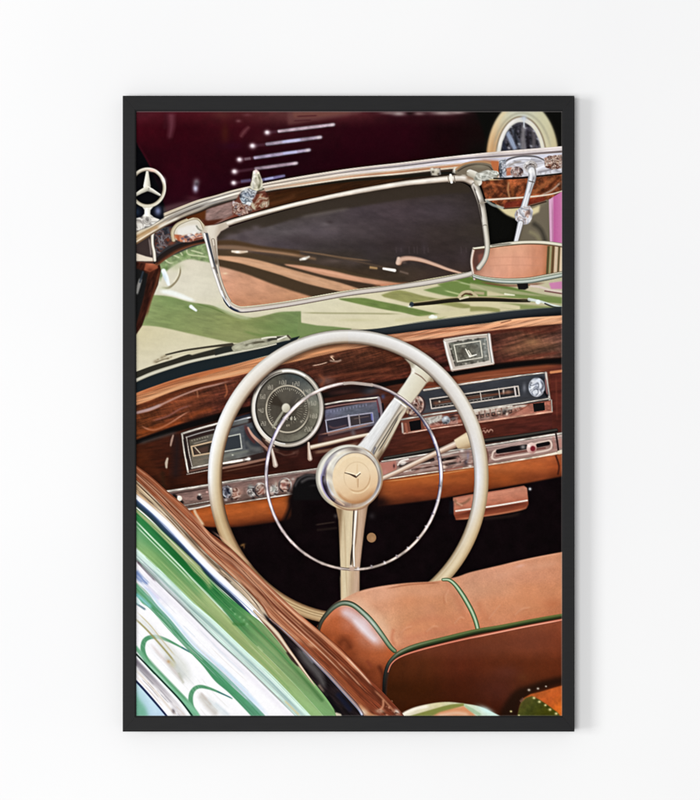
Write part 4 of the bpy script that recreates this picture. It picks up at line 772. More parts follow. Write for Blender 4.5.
# ---------------- clock
CL='dashboard_clock'
poly([(443.6,339),(466,335.4),(489.6,333.6),(494,364),(452,371.4)],lin((444,338),(470,372),[(0,(206,200,190)),(.5,(180,168,156)),(1,(206,196,184))]),CL,blur=.35)
stroke([(444.4,341),(447.6,355),(452,370)],3,[(-1,(214,206,200)),(.1,(244,240,236)),(1,(110,96,86))],CL,sm=False,soft=.4)
stroke([(445,340.4),(466,336.6),(489,334.4)],2,[(-1,(150,130,110)),(-.2,(230,222,210)),(1,(150,140,126))],CL,sm=False,soft=.4)
stroke([(489,334.6),(490.6,348),(493,363)],3.4,[(-1,(120,90,80)),(-.1,(246,242,238)),(1,(110,110,104))],CL,sm=False,soft=.4)
stroke([(452,370),(470,367.4),(493,363.6)],2.2,[(-1,(196,184,170)),(0,(222,212,200)),(1,(120,80,64))],CL,sm=False,soft=.4)
CF=[(448.4,343),(466,339.6),(486.4,337.6),(489.4,360.4),(470,364.2),(455,366.6)]
poly(CF, grain(field([448,468,490],[338,352,366],[[(120,120,110),(96,98,92),(130,134,128)],[(104,104,92),(90,88,78),(120,122,116)],[(96,92,84),(104,100,90),(110,108,98)]]),0,1,1,.35,8,f=.5), CL+'/clock_face',blur=.25)
stroke([(449,343.4),(455.6,366)],1.3,(60,54,50),soft=.4,alpha=.8); stroke([(450,343),(486,338)],1.1,(70,66,60),soft=.4,alpha=.7)
stroke([(454,345),(457.4,361.6),(482.4,357.4),(480.2,341),(454,345)],1.1,(206,202,186),sm=False,soft=.35)
for i,(x,y) in enumerate(((458,341.2),(463,340.4),(468,339.8),(473,339.4),(478,338.8),(484,344),(485,350),(486,356),(484,361),(478,362),(472,363),(466,363.8),(461,364.4),(451,349),(452.4,355),(453.6,361))):
    spot(x,y,1.3,1.,(206,200,184) if i%2 else (60,56,50),alpha=.75,rot=-8)
stroke([(465.6,349),(469.8,356.6),(476.4,354.6)],[1,1.6,1],(236,232,216),CL+'/clock_hands',sm=False,soft=.35); stroke([(468.4,350.6),(471.4,355.6)],1,(220,214,196),soft=.35)
spot(470,356,1.3,1.2,(240,236,224)); spot(462,352,3,4,(66,60,52),alpha=.6); spot(474,347,4,2,(70,66,58),alpha=.6); spot(463,346,2.4,1.4,(170,166,150),alpha=.6); spot(475,359,2,1.4,(170,166,150),alpha=.6); spot(485,352,1.2,5,(180,184,180),alpha=.5)
# ---------------- radio
RD='radio'
poly([(412,393),(425,389),(485,380),(546,372.6),(550.4,400),(510,406.4),(470,412.6),(422,420),(408,420)], grain(lin((480,380),(483,412),[(0,(58,60,66)),(.5,(50,52,58)),(.8,(64,64,68)),(1,(40,38,40))]),-9,.3,1.4,.16,6), RD,blur=.3)
chline([(424,390.2),(455,385),(485,380.8),(520,375.6),(546,372.6)],[2.4,2.6,2.6,2,1.6],RD)
stroke([(426,388),(470,381.4),(520,373.6)],1.4,(150,84,54),soft=.6,alpha=.8)
stroke([(546,373),(547.6,386),(549.6,399.4)],[3,2.8,2.8],[(-1,(110,80,70)),(0,(226,216,206)),(1,(120,110,106))],RD,sm=False,soft=.4)
chline([(424,417.4),(450,413),(480,409.4),(520,403.4),(549,398.6)],[2,2,2,1.8,1.8],RD)
DL=para((430,399),(518,386.2),(519.4,395.6),(431.6,408.6))
poly([DL(0,0),DL(1,0),DL(1,1),DL(0,1)],(36,34,36),RD+'/radio_dial')
stroke([DL(0,.52),DL(1,.5)],2.2,(104,64,48),sm=False,soft=.6,alpha=.9); stroke([DL(.02,.72),DL(.76,.72)],1,(170,160,150),sm=False,soft=.5,alpha=.6); stroke([DL(.1,.3),DL(.7,.34)],.7,(140,110,90),sm=False,soft=.4,alpha=.7)
stroke([DL(0,0),DL(1,0),DL(1,1),DL(0,1),DL(0,0)],[1.3,1.3],(190,180,170),RD+'/radio_dial',sm=False,soft=.35)
for s in (.385,.57,.78): stroke([DL(s,-.05),DL(s,1)],.9,(190,180,170),sm=False,soft=.35)
stroke([DL(.96,0),DL(.96,1)],1.6,(200,190,186),sm=False,soft=.4); spot(*DL(.88,.45),3,2,(150,110,90),alpha=.8); spot(*DL(.83,.3),1,2.6,(220,196,180),alpha=.8)
for i in range(16): spot(*DL(.05+i*.043,.84),.5,.8,(150,140,130),alpha=.7)
spot(*DL(.06,.5),3,2.4,(120,80,60),alpha=.7); spot(*DL(.1,.4),1,1,(190,170,150))
spot(524.4,388,1.8,4.2,(130,132,140),alpha=.7)
poly([(531,380),(542,376),(546,380),(549,396),(540,398.6),(530,394)],(36,38,44),RD,blur=.7)
poly(ell(536.6,387.2,8,9.6),lin((529,380),(544,396),[(0,(120,124,134)),(.3,(226,230,240)),(.55,(170,176,190)),(.8,(226,226,232)),(1,(90,90,100))]),RD+'/radio_knob#1',blur=.4)
chromefx(ell(536.6,387.2,7.4,9),50,f=.17,ramp=RB,alpha=.75,k=3)
for x,y,rx,ry,c,r in ((533,382,2.4,1.4,(250,250,252),-20),(539,380.6,2.6,1.4,(196,206,224),20),(536,385,1.6,3,(150,158,180),0),(532,388,1.4,3,(240,242,246),0),(537.6,389,2.6,1.2,(70,74,90),10),(540,386,1.3,3,(236,240,246),0),(535,392,2.6,1.6,(206,212,222),0),(540,393,2,2,(246,246,250),0),(541.4,390,1.2,1.6,(90,92,104),0),(530.4,385,1,2,(60,64,74),0),(534.4,389.6,1.2,1,(100,104,120),0),(543.6,384,1,3,(110,110,116),0),(537,377.8,3,.9,(60,66,76),0)):
    spot(x,y,rx*.8,ry*.8,c,rot=r,hard=1,alpha=.6)
stroke([(545.4,378),(546.4,388),(547.4,396)],1.4,(170,110,104),soft=.5,alpha=.8); stroke([(544.6,392),(547,396)],2,(20,18,20),soft=.6)
# keys below
poly([(470,413),(510,407),(551,400.6),(552,411.4),(520,415.6),(478,422.6),(462,424),(450,420)],grain(lin((470,412),(552,402),[(0,(120,92,84)),(.6,(160,104,88)),(1,(168,98,80))]),-8,1,1.6,.3,5),RD,blur=.3)
poly([(532.8,403.6),(544.4,402.2),(545,410.4),(534,412)],(16,16,16),RD+'/radio_key')
chline([(472,423),(500,419),(530,414.6),(552,411.6)],1.7,RD,pr=(206,150,126)); chline([(551.4,400),(552,411)],1.6,RD,.8)
for i in range(7):
    x=474+i*5.6; y=414.6-i*.95
    poly([(x,y-2.4),(x+4.4,y-3.1),(x+4.6,y+.6),(x+.3,y+1.2)],(196,180,166),RD+'/radio_key#%d'%i,blur=.3); poly([(x+.4,y+.6),(x+4.6,y),(x+4,y+4),(x+1,y+4.6)],(34,24,22),blur=.4); spot(x+2.6,y+2.4,1,1,(170,110,90),alpha=.8)
stroke([(474,411.6),(496,408),(512,406)],1.2,(230,224,210),soft=.5); stroke([(500,412),(515,407),(528,405.6)],2.2,(200,196,184),soft=.7,alpha=.9); spot(505,412,3,3,(20,18,20),alpha=.9); spot(507,414,1.2,1.6,(226,206,190)); spot(499,412.6,2,1,(240,226,206))
stroke([(509,416),(525,407.4),(531,403)],1,(120,60,44),soft=.5,alpha=.7); spot(526,410,5,3,(184,110,90),alpha=.6)
chromefx([(472,411),(500,407),(518,405),(524,409),(506,416),(474,421)],51,f=.2,ang=-9,sx=.8,sy=1.1,ramp=RW,alpha=.25)
# section left of the rim (between spoke and rim)
poly([(400,418),(428,413),(462,408.6),(464,424),(440,427),(404,434)],(110,60,46),RD,blur=.4)
chline([(401,419.6),(430,414.6),(462,409.8)],2,RD,sm=False)
poly([(409,421.6),(420.6,419.6),(421.4,429.4),(410.6,431)],(14,12,14),RD+'/radio_key#9'); poly([(422,418.6),(442,414.6),(442,420),(424,426)],(176,170,158),RD,blur=.6); stroke([(424,424),(440,419)],2,(206,200,190),soft=.8,alpha=.7)
stroke([(426,427),(445,423.6),(460,421)],3,(176,106,88),soft=.9); chline([(404,433.6),(430,429),(462,424.6)],1.3,RD,pr=(210,160,140))
poly(ell(446,420,4.2,4),(160,170,180),RD+'/radio_knob#2',blur=.4); spot(445,418.6,1.6,1.2,(240,246,250)); spot(448,421,1.6,1.4,(60,66,76)); spot(445,423,3,1,(20,18,22)); spot(453,418,3,2.4,(40,30,30),alpha=.9); spot(456,415,2,1.4,(196,130,110)); stroke([(450,415),(460,413)],1.4,(60,40,40),soft=.6)
stroke([(402,422),(403,434)],1.8,(196,190,180),soft=.5,alpha=.8); stroke([(405.6,424),(407,432)],2.4,(150,86,66),soft=.6)
chromefx([(422,419),(442,415),(450,417),(458,414),(458,424),(440,425),(424,427)],52,f=.2,ang=-9,sx=.6,sy=1.2,ramp=RC,alpha=.3)
# chrome tuning knob behind the spoke
poly(ell(416,406,9.4,11,0,360,20),(60,40,40),RD,blur=.6)
stroke(ell(415,405.6,7.6,9.2,-80,100,20),2,(206,176,164),sm=False,soft=.5,part=RD+'/radio_knob#3'); stroke(ell(413,406,5,7,-90,120,20),1.6,(140,90,80),sm=False,soft=.5)
for x,y,q,c in ((417,398,1.6,(226,190,170)),(419,404,1.4,(110,60,54)),(414,402,1.6,(220,206,200)),(411,408,2,(206,180,150)),(416,411,1.6,(150,150,150)),(421,409,1,(196,170,160)),(408,412,1.6,(196,176,140)),(413,408,1,(50,30,34))): spot(x,y,q,q,c,hard=1.3,alpha=.9)
chromefx(ell(415,406,8,10,0,360,20),53,f=.2,ramp=RW,alpha=.6)
stroke([(481.6,432.4),(484,430.6),(485.4,432.6),(487.4,430.2),(488.6,432),(490.6,429.6),(492.6,430.6),(492.4,432.6)],1.2,(196,150,130),soft=.5,alpha=.75)
stroke([(482,429),(486,428)],.9,(170,120,100),soft=.5,alpha=.6)
# ---------------- chrome rail with heater slots
HR='heater_control_rail'
stroke([(385,458.6),(420,452.6),(477,442.4),(520,436.4),(556,430.6)],[4,5,5.4,5,4.4],[(-1,(30,22,20)),(-.3,(70,66,60)),(.3,(20,18,18)),(1,(30,22,20))],HR,soft=.6)
band([(380,462),(420,455),(486,445.4),(520,440),(564,432.6)],[(380,480),(420,473.6),(486,465),(530,457.4),(564,451)],grain(lin((400,456),(403,478),[(0,(184,160,152)),(.4,(138,106,98)),(.7,(160,126,116)),(1,(104,74,66))]),-9,.3,2,.22,8,f=.4),HR,blur=.3)
chline([(382,461.6),(420,455.4),(486,445.6),(530,438.4),(564,433)],[2,2,2.4,2.4,2.6],HR,sm=True)
chline([(382,479.6),(420,474),(486,465.2),(530,458.2),(564,452)],[1.6,1.6,1.8,2.4,3],HR,sm=True,pr=[(-1,(150,120,100)),(0,(234,222,204)),(1,(150,110,80))])
stroke([(492,458.6),(494,451.4),(505,448.6),(525,445.6),(545,441.6),(550,441),(551.6,446),(548,450),(530,453.4),(505,457.6),(495,459.6),(491.6,457)],1.8,(214,190,176),HR,soft=.45)
stroke([(498,451.4),(512,449),(526,446.8)],[4.4,5.4,4.6],(18,14,16),soft=.5); stroke([(538,445.4),(548,443.4)],[4,4],(18,14,16),soft=.5); stroke([(496,456),(520,452),(545,448)],1.4,(110,60,52),soft=.6)
stroke([(500,455),(504,455)],1,(90,50,46),soft=.4); spot(523,447,2.4,2,(150,144,140),alpha=.9)
poly(ell(531.6,448.2,5,5.6),lin((527,443),(536,454),[(0,(240,214,204)),(.5,(214,176,166)),(1,(150,96,88))]),HR+'/control_knob#1',blur=.35); poly(ell(532.8,448.6,2.6,2.8),(120,30,40),HR+'/control_knob#2',blur=.4); spot(529,446,1.4,1.4,(252,236,230))
stroke([(556,434),(557.6,444),(559,456)],1.8,(40,24,24),soft=.5); stroke([(551,454.6),(556,453)],2,(236,226,206),soft=.5); stroke([(559,452.6),(564,451)],4,(226,214,190),soft=.5); stroke([(553,436),(555,450)],2,(176,120,108),soft=.8,alpha=.7); stroke([(560,438),(561,448)],3,(190,130,116),soft=1,alpha=.8)
stroke([(486,449),(488,457),(487,463)],2,(110,70,60),soft=.8)
# rail centre part
for p,w,c in (([(400,466),(418,462.4),(433,459.6)],3.4,(22,16,18)),([(404,471.6),(424,468),(438,465.6)],1.4,(214,200,188)),([(398,469),(414,465.6),(430,462.6)],1,(206,196,186)),([(442,460),(452,458),(458,457)],3,(20,14,16)),([(444,465),(460,462)],2.4,(30,20,20)),([(412,470),(430,467),(448,464)],1.6,(70,44,40)),([(440,455.6),(458,452)],1.4,(196,186,176)),([(442,462.4),(458,459.4)],1.2,(206,180,164)),([(446,470),(462,467)],2,(150,96,82)),([(398,465),(401,461),(408,459)],1.6,(230,222,212))):
    stroke(p,w,c,soft=.5,part=HR)
poly([(380,463),(396,460.6),(397,474),(380,477)],(176,112,98),HR,blur=.6); spot(403,463,3,1.8,(236,230,222),rot=-10,hard=1.3); spot(399,467,1.2,1.6,(110,90,86)); spot(394,466,1,2,(70,40,40)); spot(458,460,2.4,4,(176,130,120),alpha=.9); spot(464,455,3,3,(150,134,130),alpha=.8); spot(466,462,2,3,(60,54,66),alpha=.9); spot(462,451,2,1.4,(226,214,206)); spot(444,466.6,1.8,2,(230,200,180)); spot(468,456,1.4,4,(120,120,150),alpha=.7); spot(470,466,2,1.4,(220,206,196)); spot(385,472,3,3,(190,130,120),alpha=.6)
chromefx([(398,462),(440,455),(473,450),(474,465),(440,470),(398,475)],55,f=.15,ang=-9,sx=.4,sy=1.6,ramp=RW,alpha=.22)
# rail left part
band([(160,494),(185,489.4),(222,482.6),(260,477),(300,471),(318,468.6)],[(184,512),(208,506.6),(226,504),(260,499.4),(294,494),(318,490)],grain(lin((200,486),(203,506),[(0,(196,188,178)),(.12,(112,86,80)),(.5,(140,108,100)),(.85,(106,84,76)),(1,(90,66,58))]),-9,.5,1.6,.22,9,f=.4),HR,blur=.3)
chline([(166,491.6),(190,488),(214,484),(222,482.6),(255,477.6),(290,472.6),(318,468.6)],[2.6,2.6,2.4,2,1.8,1.8,1.6],HR,sm=True); stroke([(168,494.6),(190,491),(210,487.6)],1.4,(60,44,40),soft=.5,alpha=.8); chline([(188,509.6),(200,507.4),(212,504.6)],2.6,HR,pr=[(-1,(120,110,100)),(0,(238,232,222)),(1,(110,90,76))]); stroke([(189,506),(210,502)],1.2,(70,50,40),soft=.5); chline([(184,505.6),(196,503.6),(210,501)],1.2,HR,.7)
chline([(226,504.4),(250,500.6),(280,496),(296,493.6)],1.8,HR); stroke([(172,495),(176,497),(184,504)],3,(20,14,12),soft=.8,alpha=.9)
spot(179.6,498.4,2.4,2.6,(230,222,206),hard=2,part=HR+'/control_knob#3'); spot(178.6,496.6,1.2,1,(255,250,240)); spot(174.6,495.6,1.8,1.2,(26,20,20))
spot(199.6,497.6,2.8,2.6,(34,26,28),hard=2,part=HR+'/control_knob#4'); spot(199.6,494.6,1.6,1.2,(214,206,196)); spot(201.6,496.8,.9,1.2,(150,130,120)); spot(207,492,1.2,1,(214,170,160))
for q,(x,y,r,rp_) in enumerate(((226.6,492,5.4,RB),(236,494,5,RW),(252,491,5,RC),(261,490,6,RW),(274,490,4.6,RC),(285,485,6,RW))):
    chromefx(ell(x,y,r,r*1.15),40+q,f=.2,ramp=rp_,alpha=.9,k=2.6,blur=.6)
for x,y,r in ((226.6,492.6,5),(260.6,490,6),(285,485,6)):
    stroke(ell(x,y,r,r*1.1,110,420),1.5,[(0,[(-1,(30,26,30)),(1,(40,34,36))]),(.4,[(-1,(120,110,108)),(1,(60,50,50))]),(.7,[(-1,(246,240,232)),(1,(210,196,184))]),(1,[(-1,(60,50,52)),(1,(30,24,26))])],HR,sm=False,soft=.5)
for x,y,rx,ry,c in ((226.6,491,4.6,6,(24,22,34)),(224.4,488.6,1.6,1.8,(150,146,160)),(228,496,1.6,1.4,(170,150,150)),(226,500,2,1.4,(200,190,186)),(232,499,2,2.6,(40,26,26)),(231.4,490,1.8,2.8,(176,170,160)),(235,494,2.6,4,(190,140,120)),(231,488.6,1,1,(246,240,230)),(240,492,5,5,(160,120,106)),(244.6,491,1.8,4,(110,84,76)),(250,487,3,3.4,(130,136,130)),(252,494,2.4,3,(90,88,84)),(253.4,498,2.2,2,(30,22,24)),(252.6,494.6,1,1,(236,230,224)),
     (260,487,4,3.6,(206,190,176)),(259,484,2.4,1.6,(244,236,226)),(262.6,491,3.6,4.6,(150,96,84)),(257,491,1.4,3,(60,46,46)),(261,496,3.6,1.8,(120,110,104)),(264.6,487,1.6,4,(90,70,64)),(274,489,2.8,3.6,(150,156,146)),(272.6,493.6,2.4,1.8,(206,176,160)),(276,484,2,3,(176,166,150)),(275,496,2.2,1.2,(220,214,206)),
     (284,484.6,5.4,5.4,(150,96,86)),(283,481.6,4,1.8,(226,214,200)),(288,487,1.8,3.4,(50,40,42)),(281,487,1.6,1.6,(222,196,180)),(285,487.6,2,1.2,(216,180,164)),(279.6,484,1.2,3,(90,80,76)),(290,481,1.6,1.6,(120,110,100)),(293,479,2,1.6,(180,174,164)),(289,493,3,1.2,(200,190,180))):
    spot(x,y,rx*.8,ry*.8,c,hard=1,alpha=.75)
# steering column boss
poly([(293,500),(293,486),(297,478),(306,474),(318,474),(322,500)],(14,12,13),'steering_column',blur=.8,sm=False)
stroke(ell(310,489,15,14,180,300),2,(70,66,66),sm=False,soft=1,alpha=.8); stroke([(300,483),(308,478.6),(318,478)],2.6,(84,80,80),soft=1.2,alpha=.7); stroke([(304,492),(312,487),(318,487)],3,(50,48,50),soft=1.4,alpha=.8); stroke([(296,488),(302,495)],1.4,(64,60,60),soft=.8,alpha=.7)
# ---------------- leather knee roll and dark footwell
FW='footwell'
band([(180,520),(220,512),(300,500),(380,492),(440,484),(564,462)],[(180,640),(240,640),(300,640),(380,640),(440,640),(564,640)],grain((11,4,6),0,1,1,.5,3,f=.1),FW)
KR='leather_knee_roll'
band([(188,511),(208,506.6),(226,504.4),(260,500),(292,495)],[(196,525),(210,527),(232,527.4),(262,524),(292,519.4)],grain(lin((240,503),(243,526),[(0,(150,70,24)),(.25,(178,86,34)),(.6,(156,74,30)),(.85,(110,48,20)),(1,(60,24,12))]),-8,.4,1,.12,4,f=.3),KR,blur=.6)
band([(378,480.6),(400,478.2),(430,474),(475,467.4),(500,464),(540,457.6),(558,454.6),(564,453.6)],[(378,506),(400,504),(435,499.4),(475,492),(490,489.4),(527,483),(545,479.6),(564,476)],grain(field([380,420,470,500,540,562],[455,466,478,492,506],[
 [(160,80,34)]*3+[(186,98,50),(186,94,50),(170,84,44)],[(160,80,34),(170,84,34),(176,88,38),(182,94,46),(176,86,40),(150,66,30)],[(170,84,34),(172,86,36),(156,74,32),(150,70,28),(126,56,26),(84,34,14)],[(150,72,32),(132,58,26),(110,46,20),(96,40,18),(60,24,12),(40,14,8)],[(90,38,18),(60,24,14),(40,16,10),(40,16,10),(30,10,6),(20,8,6)]]),-8,.3,.8,.12,6,f=.3),KR,blur=.7)
stroke([(384,481.6),(410,478.6),(440,474),(472,468.8)],1,(214,150,90),soft=.5,alpha=.7); stroke([(556,456),(559,466),(558,474)],1.6,(60,24,14),soft=.8)
spot(292,500,5,8,(14,6,7),alpha=.95); stroke([(294,494),(291,506),(285,521)],5,(14,6,7),soft=2.2,alpha=.9,fade=False); spot(380,503,10,7,(20,8,8),alpha=.9); spot(376,490,6,14,(30,12,10),alpha=.6)
poly([(292,497),(302,493),(302,529),(283,529),(290.5,515)],(13,6,7),'footwell',blur=1.2)
poly([(293,500),(293,488),(300,486),(318,486),(322,500)],(14,12,13),'steering_column',blur=.8)
# ashtray / glovebox pull under the dash
AT='ashtray'
poly([(453,497.6),(470,494.4),(500,490),(524,485.6),(527,488),(528.6,504),(526,508.6),(500,514),(470,518.6),(456,520),(453.6,514)],grain(lin((490,490),(494,514),[(0,(150,80,60)),(.15,(196,126,100)),(.5,(186,112,86)),(.66,(166,90,66)),(.8,(120,54,34)),(1,(140,66,42))]),-8,.4,1,.12,3,f=.4),AT,blur=.4)
stroke([(456,511),(470,509),(490,506.6),(510,503.4),(527,500.4)],1.6,(232,218,206),AT,soft=.5); stroke([(460,513.6),(490,509),(526,502.8)],2,(96,40,26),soft=.8,alpha=.8)
stroke([(455,519.4),(470,518),(500,513.6),(523,509),(528,505)],1.8,(186,110,76),soft=.6,alpha=.8); stroke([(454,498),(458,504),(466,502),(471,497)],2.4,(130,90,66),soft=1,alpha=.8); stroke([(456,502),(463,506)],1.6,(214,160,130),soft=.8,alpha=.7)
stroke([(480,519),(510,516),(522,512)],3,(40,26,22),soft=1.4,alpha=.7); spot(530,489,1.4,1.4,(206,206,210)); stroke([(452,500),(451,515)],4,(14,16,24),soft=1.4,alpha=.8)
spot(371.5,537.6,4.6,4.8,(152,112,76),hard=3); spot(372.5,538.6,2,2,(176,134,92),alpha=.7); spot(242.6,545,2.4,1.2,(120,84,44),alpha=.9,rot=-20); spot(244,546.6,.9,2,(120,80,40),alpha=.7)
stroke([(315,525),(328,523),(336,522)],1.2,(70,56,46),soft=.7,alpha=.6); spot(335.6,516,2,2,(70,62,60),alpha=.7); stroke([(318,530),(336,528)],2,(30,20,18),soft=1); spot(372,516,3,3,(40,34,36),alpha=.8)
# ------------------------------------------------------------------ print: steering wheel
SW='steering_wheel'
# lower rim passes under the seat and door top: drawn first, covered later
RIMC=ell(348.2,477.8,133.3,141.2,-90,270,n=120)
def rp(o,h,m,i,e): return [(-1,o),(-.62,h),(-.1,m),(.5,i),(.85,e),(1,tuple(int(k*.6) for k in e))]
# v=-1 is the outer side for this direction of travel (clockwise on screen)
R0=[(0,rp((146,140,128),(232,230,228),(221,218,215),(202,195,186),(132,110,92))),
    (.10,rp((160,152,140),(238,237,234),(225,222,219),(208,202,194),(136,120,106))),
    (.19,rp((170,150,124),(224,218,206),(226,222,216),(216,210,204),(170,156,142))),
    (.25,rp((140,112,80),(204,182,146),(220,214,204),(232,234,242),(180,172,170))),
    (.32,rp((150,118,80),(202,176,134),(222,204,172),(214,202,180),(150,130,104))),
    (.40,rp((140,112,78),(190,166,126),(220,200,162),(206,184,146),(150,124,90))),
    (.50,rp((120,92,60),(180,150,108),(206,180,138),(196,166,122),(130,98,64))),
    (.60,rp((110,76,50),(186,146,104),(204,172,126),(196,164,120),(120,86,58))),
    (.70,rp((120,88,60),(190,160,118),(206,182,140),(176,144,102),(110,80,54))),
    (.75,rp((196,196,200),(240,238,236),(222,210,184),(200,176,136),(128,98,70))),
    (.80,rp((220,222,228),(248,248,248),(236,230,216),(206,188,160),(120,90,66))),
    (.88,rp((196,190,180),(236,232,224),(226,220,210),(204,190,172),(130,104,84))),
    (.95,rp((150,144,132),(234,232,229),(221,218,215),(204,197,188),(132,110,92))),
    (1,rp((146,140,128),(232,230,224),(222,218,212),(202,192,178),(132,104,80)))]
stroke([(x+1.6,y+1.2) for x,y in ell(348.2,478.2,133.3,141.2,-160,-30,n=60)],17,(20,10,8),sm=False,soft=1.8,alpha=.45)
# turn-signal stalk (behind the rim)
stroke([(382,478.6),(400,470.6),(430,456),(456,444)],[5,5.4,5.6,7],[(-1,(130,104,88)),(-.4,(236,220,204)),(.2,(206,176,152)),(1,(110,76,62))],'indicator_stalk',soft=.4)
poly([(454,440),(466,432.6),(472,432),(476,446),(466,449),(457.4,448.4)],lin((458,434),(464,450),[(0,(206,184,146)),(.3,(230,212,178)),(.7,(206,182,144)),(1,(150,118,84))]),'indicator_stalk',blur=.4)
poly([(411,366),(412,372),(404,384.6),(395,397),(386,409),(376,424),(366,438),(356,447),(372,470),(380,458),(388,446),(396,430),(402,416),(410,404),(418,395),(426,384),(428,378),(428,366)], grain(lin((376,412),(398,426),[(0,(186,180,170)),(.12,(224,224,222)),(.5,(222,222,222)),(.62,(206,202,196)),(.66,(150,140,128)),(.74,(206,192,172)),(.9,(196,180,154)),(1,(120,96,74))]),-55,.3,2,.06,5,f=.5), SW+'/spoke#2',blur=.4)
poly([(404,358),(409.6,364),(411.6,369),(410.6,374.6),(404,384.4),(394.6,396.6),(400,401),(407,405.6),(412,402),(419,393),(426,383.6),(429,381.6),(434,382),(430,366)],lin((400,386),(420,398),[(0,(170,160,140)),(.15,(226,222,206)),(.5,(220,214,192)),(.85,(206,196,172)),(1,(150,130,104))]),SW+'/spoke#2',blur=.5)
stroke(RIMC,[14,14.6,15,14.8,14.4,14,13.6,12.6,11.6,12.4,13.4,13.6,14,14.6,15,14.6,14],R0,SW+'/wheel_rim',sm=False,soft=.45)
stroke(ell(348.2,477.8,131,139,28,80,n=50),1.2,(186,158,112),sm=False,soft=.9,alpha=.4)
stroke(ell(348.2,477.8,135,143,30,60,n=50),2,(230,212,176),sm=False,soft=1,alpha=.4)
stroke(ell(348.2,477.8,131.5,139.5,95,128,n=30),.9,(120,90,56),sm=False,soft=.5,alpha=.6); stroke(ell(348.2,477.8,134,142,92,126,n=30),.9,(130,98,62),sm=False,soft=.5,alpha=.6)

# spokes
poly([(333,503),(336,508),(338.4,520),(339.6,545),(340.6,570),(341,602),(359.4,602),(359.6,570),(362,548),(364.4,528),(367.4,508),(370,500)], grain(lin((338,550),(364,552),[(0,(140,112,80)),(.12,(204,184,148)),(.4,(216,198,162)),(.62,(190,160,128)),(.8,(196,164,138)),(1,(150,116,90))]),88,.2,2,.04,4,f=.5), SW+'/spoke',blur=.4)
stroke([(341,575),(342,600)],2,(196,170,130),soft=1,alpha=.6); stroke([(344,510),(345,540),(346,570),(347,596)],1,(176,150,112),soft=.8,alpha=.6)
stroke([(356,504),(354.6,525),(353.4,548),(354,566)],[5,4.2,3.2,2.6],[(-1,(150,120,96)),(-.4,(252,248,240)),(.2,(226,214,196)),(.55,(90,70,58)),(1,(50,40,34))],SW+'/spoke',soft=.35)
stroke([(352.4,545),(351.4,556),(350.8,566)],[1,2,1.6],(60,50,42),soft=.5); stroke([(358,508),(357,530),(355,548)],.9,(120,90,70),soft=.5,alpha=.8)
stroke([(414,372.6),(421,376.6),(427,382.6)],[.8,1.2,1],(130,100,84),soft=.5,alpha=.9); stroke([(412.4,368),(414,371),(412,374)],1.6,(240,236,226),soft=.7,alpha=.8)
stroke([(395,397),(401,400.6),(407.6,405.6)],1.3,(120,112,104),soft=.4); stroke([(394.6,398.6),(400,402.4),(406,407)],1.2,(244,244,242),soft=.4)
stroke([(394,399),(384,413.4),(372,430),(360,444)],[1.6,1.4,1.4,2],(246,246,246),soft=.7,alpha=.8)
stroke([(404.6,407),(396,418),(386,434),(376,450),(371,460)],[1.6,2.2,2,1.8,1.4],[(-1,(90,80,70)),(0,(120,112,100)),(1,(216,206,190))],soft=.45,alpha=.95)
stroke([(399,416),(389,434),(378,452)],1.1,(60,56,56),soft=.4,alpha=.9); stroke([(408.6,406),(400,419),(392,434),(382,452)],2,(216,206,184),soft=.6,alpha=.8); stroke([(376,446),(373,454),(376,460)],1.6,(60,66,90),soft=.7,alpha=.7)
# hub
HB=SW+'/wheel_hub'
poly(ell(349.4,477.4,33.4,32.8),lin((325,452),(376,504),[(0,(206,206,196)),(.3,(216,210,196)),(.6,(206,186,150)),(.85,(200,172,134)),(1,(170,130,98))]),HB,blur=.4)
stroke(ell(349.4,477.4,32.4,31.8,120,250),2,(150,146,134),sm=False,soft=.9,alpha=.8); stroke(ell(349.4,477.4,32.6,31.8,-70,60),1.6,(150,120,96),sm=False,soft=.7,alpha=.8)
stroke(ell(349.6,477.2,30,29.2,150,280),3,(232,228,216),sm=False,soft=1.2,alpha=.8)
stroke(ell(350.4,477,28.6,28.4,0,360),1.2,(150,140,126),sm=False,soft=.5,alpha=.7)
stroke(ell(351.4,477.4,27.4,28,90,450),5.4,[(0,(lambda c:[(-1,c),(1,c)])((180,150,126))),(.12,[(-1,(60,40,46)),(0,(90,60,60)),(1,(214,190,160))]),(.22,[(-1,(50,46,90)),(0,(120,110,140)),(.6,(40,34,44)),(1,(206,186,156))]),(.30,[(-1,(226,226,236)),(0,(60,56,100)),(1,(236,226,204))]),(.42,[(-1,(96,90,90)),(0,(240,236,224)),(1,(226,214,186))]),(.52,[(-1,(150,140,130)),(0,(120,100,90)),(1,(230,220,200))]),(.6,[(-1,(214,210,200)),(0,(236,234,226)),(1,(190,170,140))]),(.72,[(-1,(120,116,110)),(0,(206,200,190)),(1,(150,140,120))]),(.8,[(-1,(214,210,206)),(0,(90,90,110)),(1,(206,196,176))]),(.9,[(-1,(226,220,214)),(0,(150,130,116)),(1,(110,80,60))]),(1,[(-1,(180,150,126)),(1,(150,110,80))])],HB,sm=False,soft=.45)
stroke(ell(351,478,27.6,28,128,182),2.4,(34,28,40),sm=False,soft=.6); stroke(ell(350.6,478,29.6,29.6,130,190),1.3,(150,140,190),sm=False,soft=.5,alpha=.8); stroke(ell(352,478,24.8,26,135,175),2,(214,220,240),sm=False,soft=.6,alpha=.8); stroke(ell(352,478,25.6,26.6,195,235),2,(244,240,228),sm=False,soft=.7,alpha=.8)
stroke(ell(355.2,478.4,23.4,25.6,200,380),1.2,(110,90,80),sm=False,soft=.5,alpha=.8)
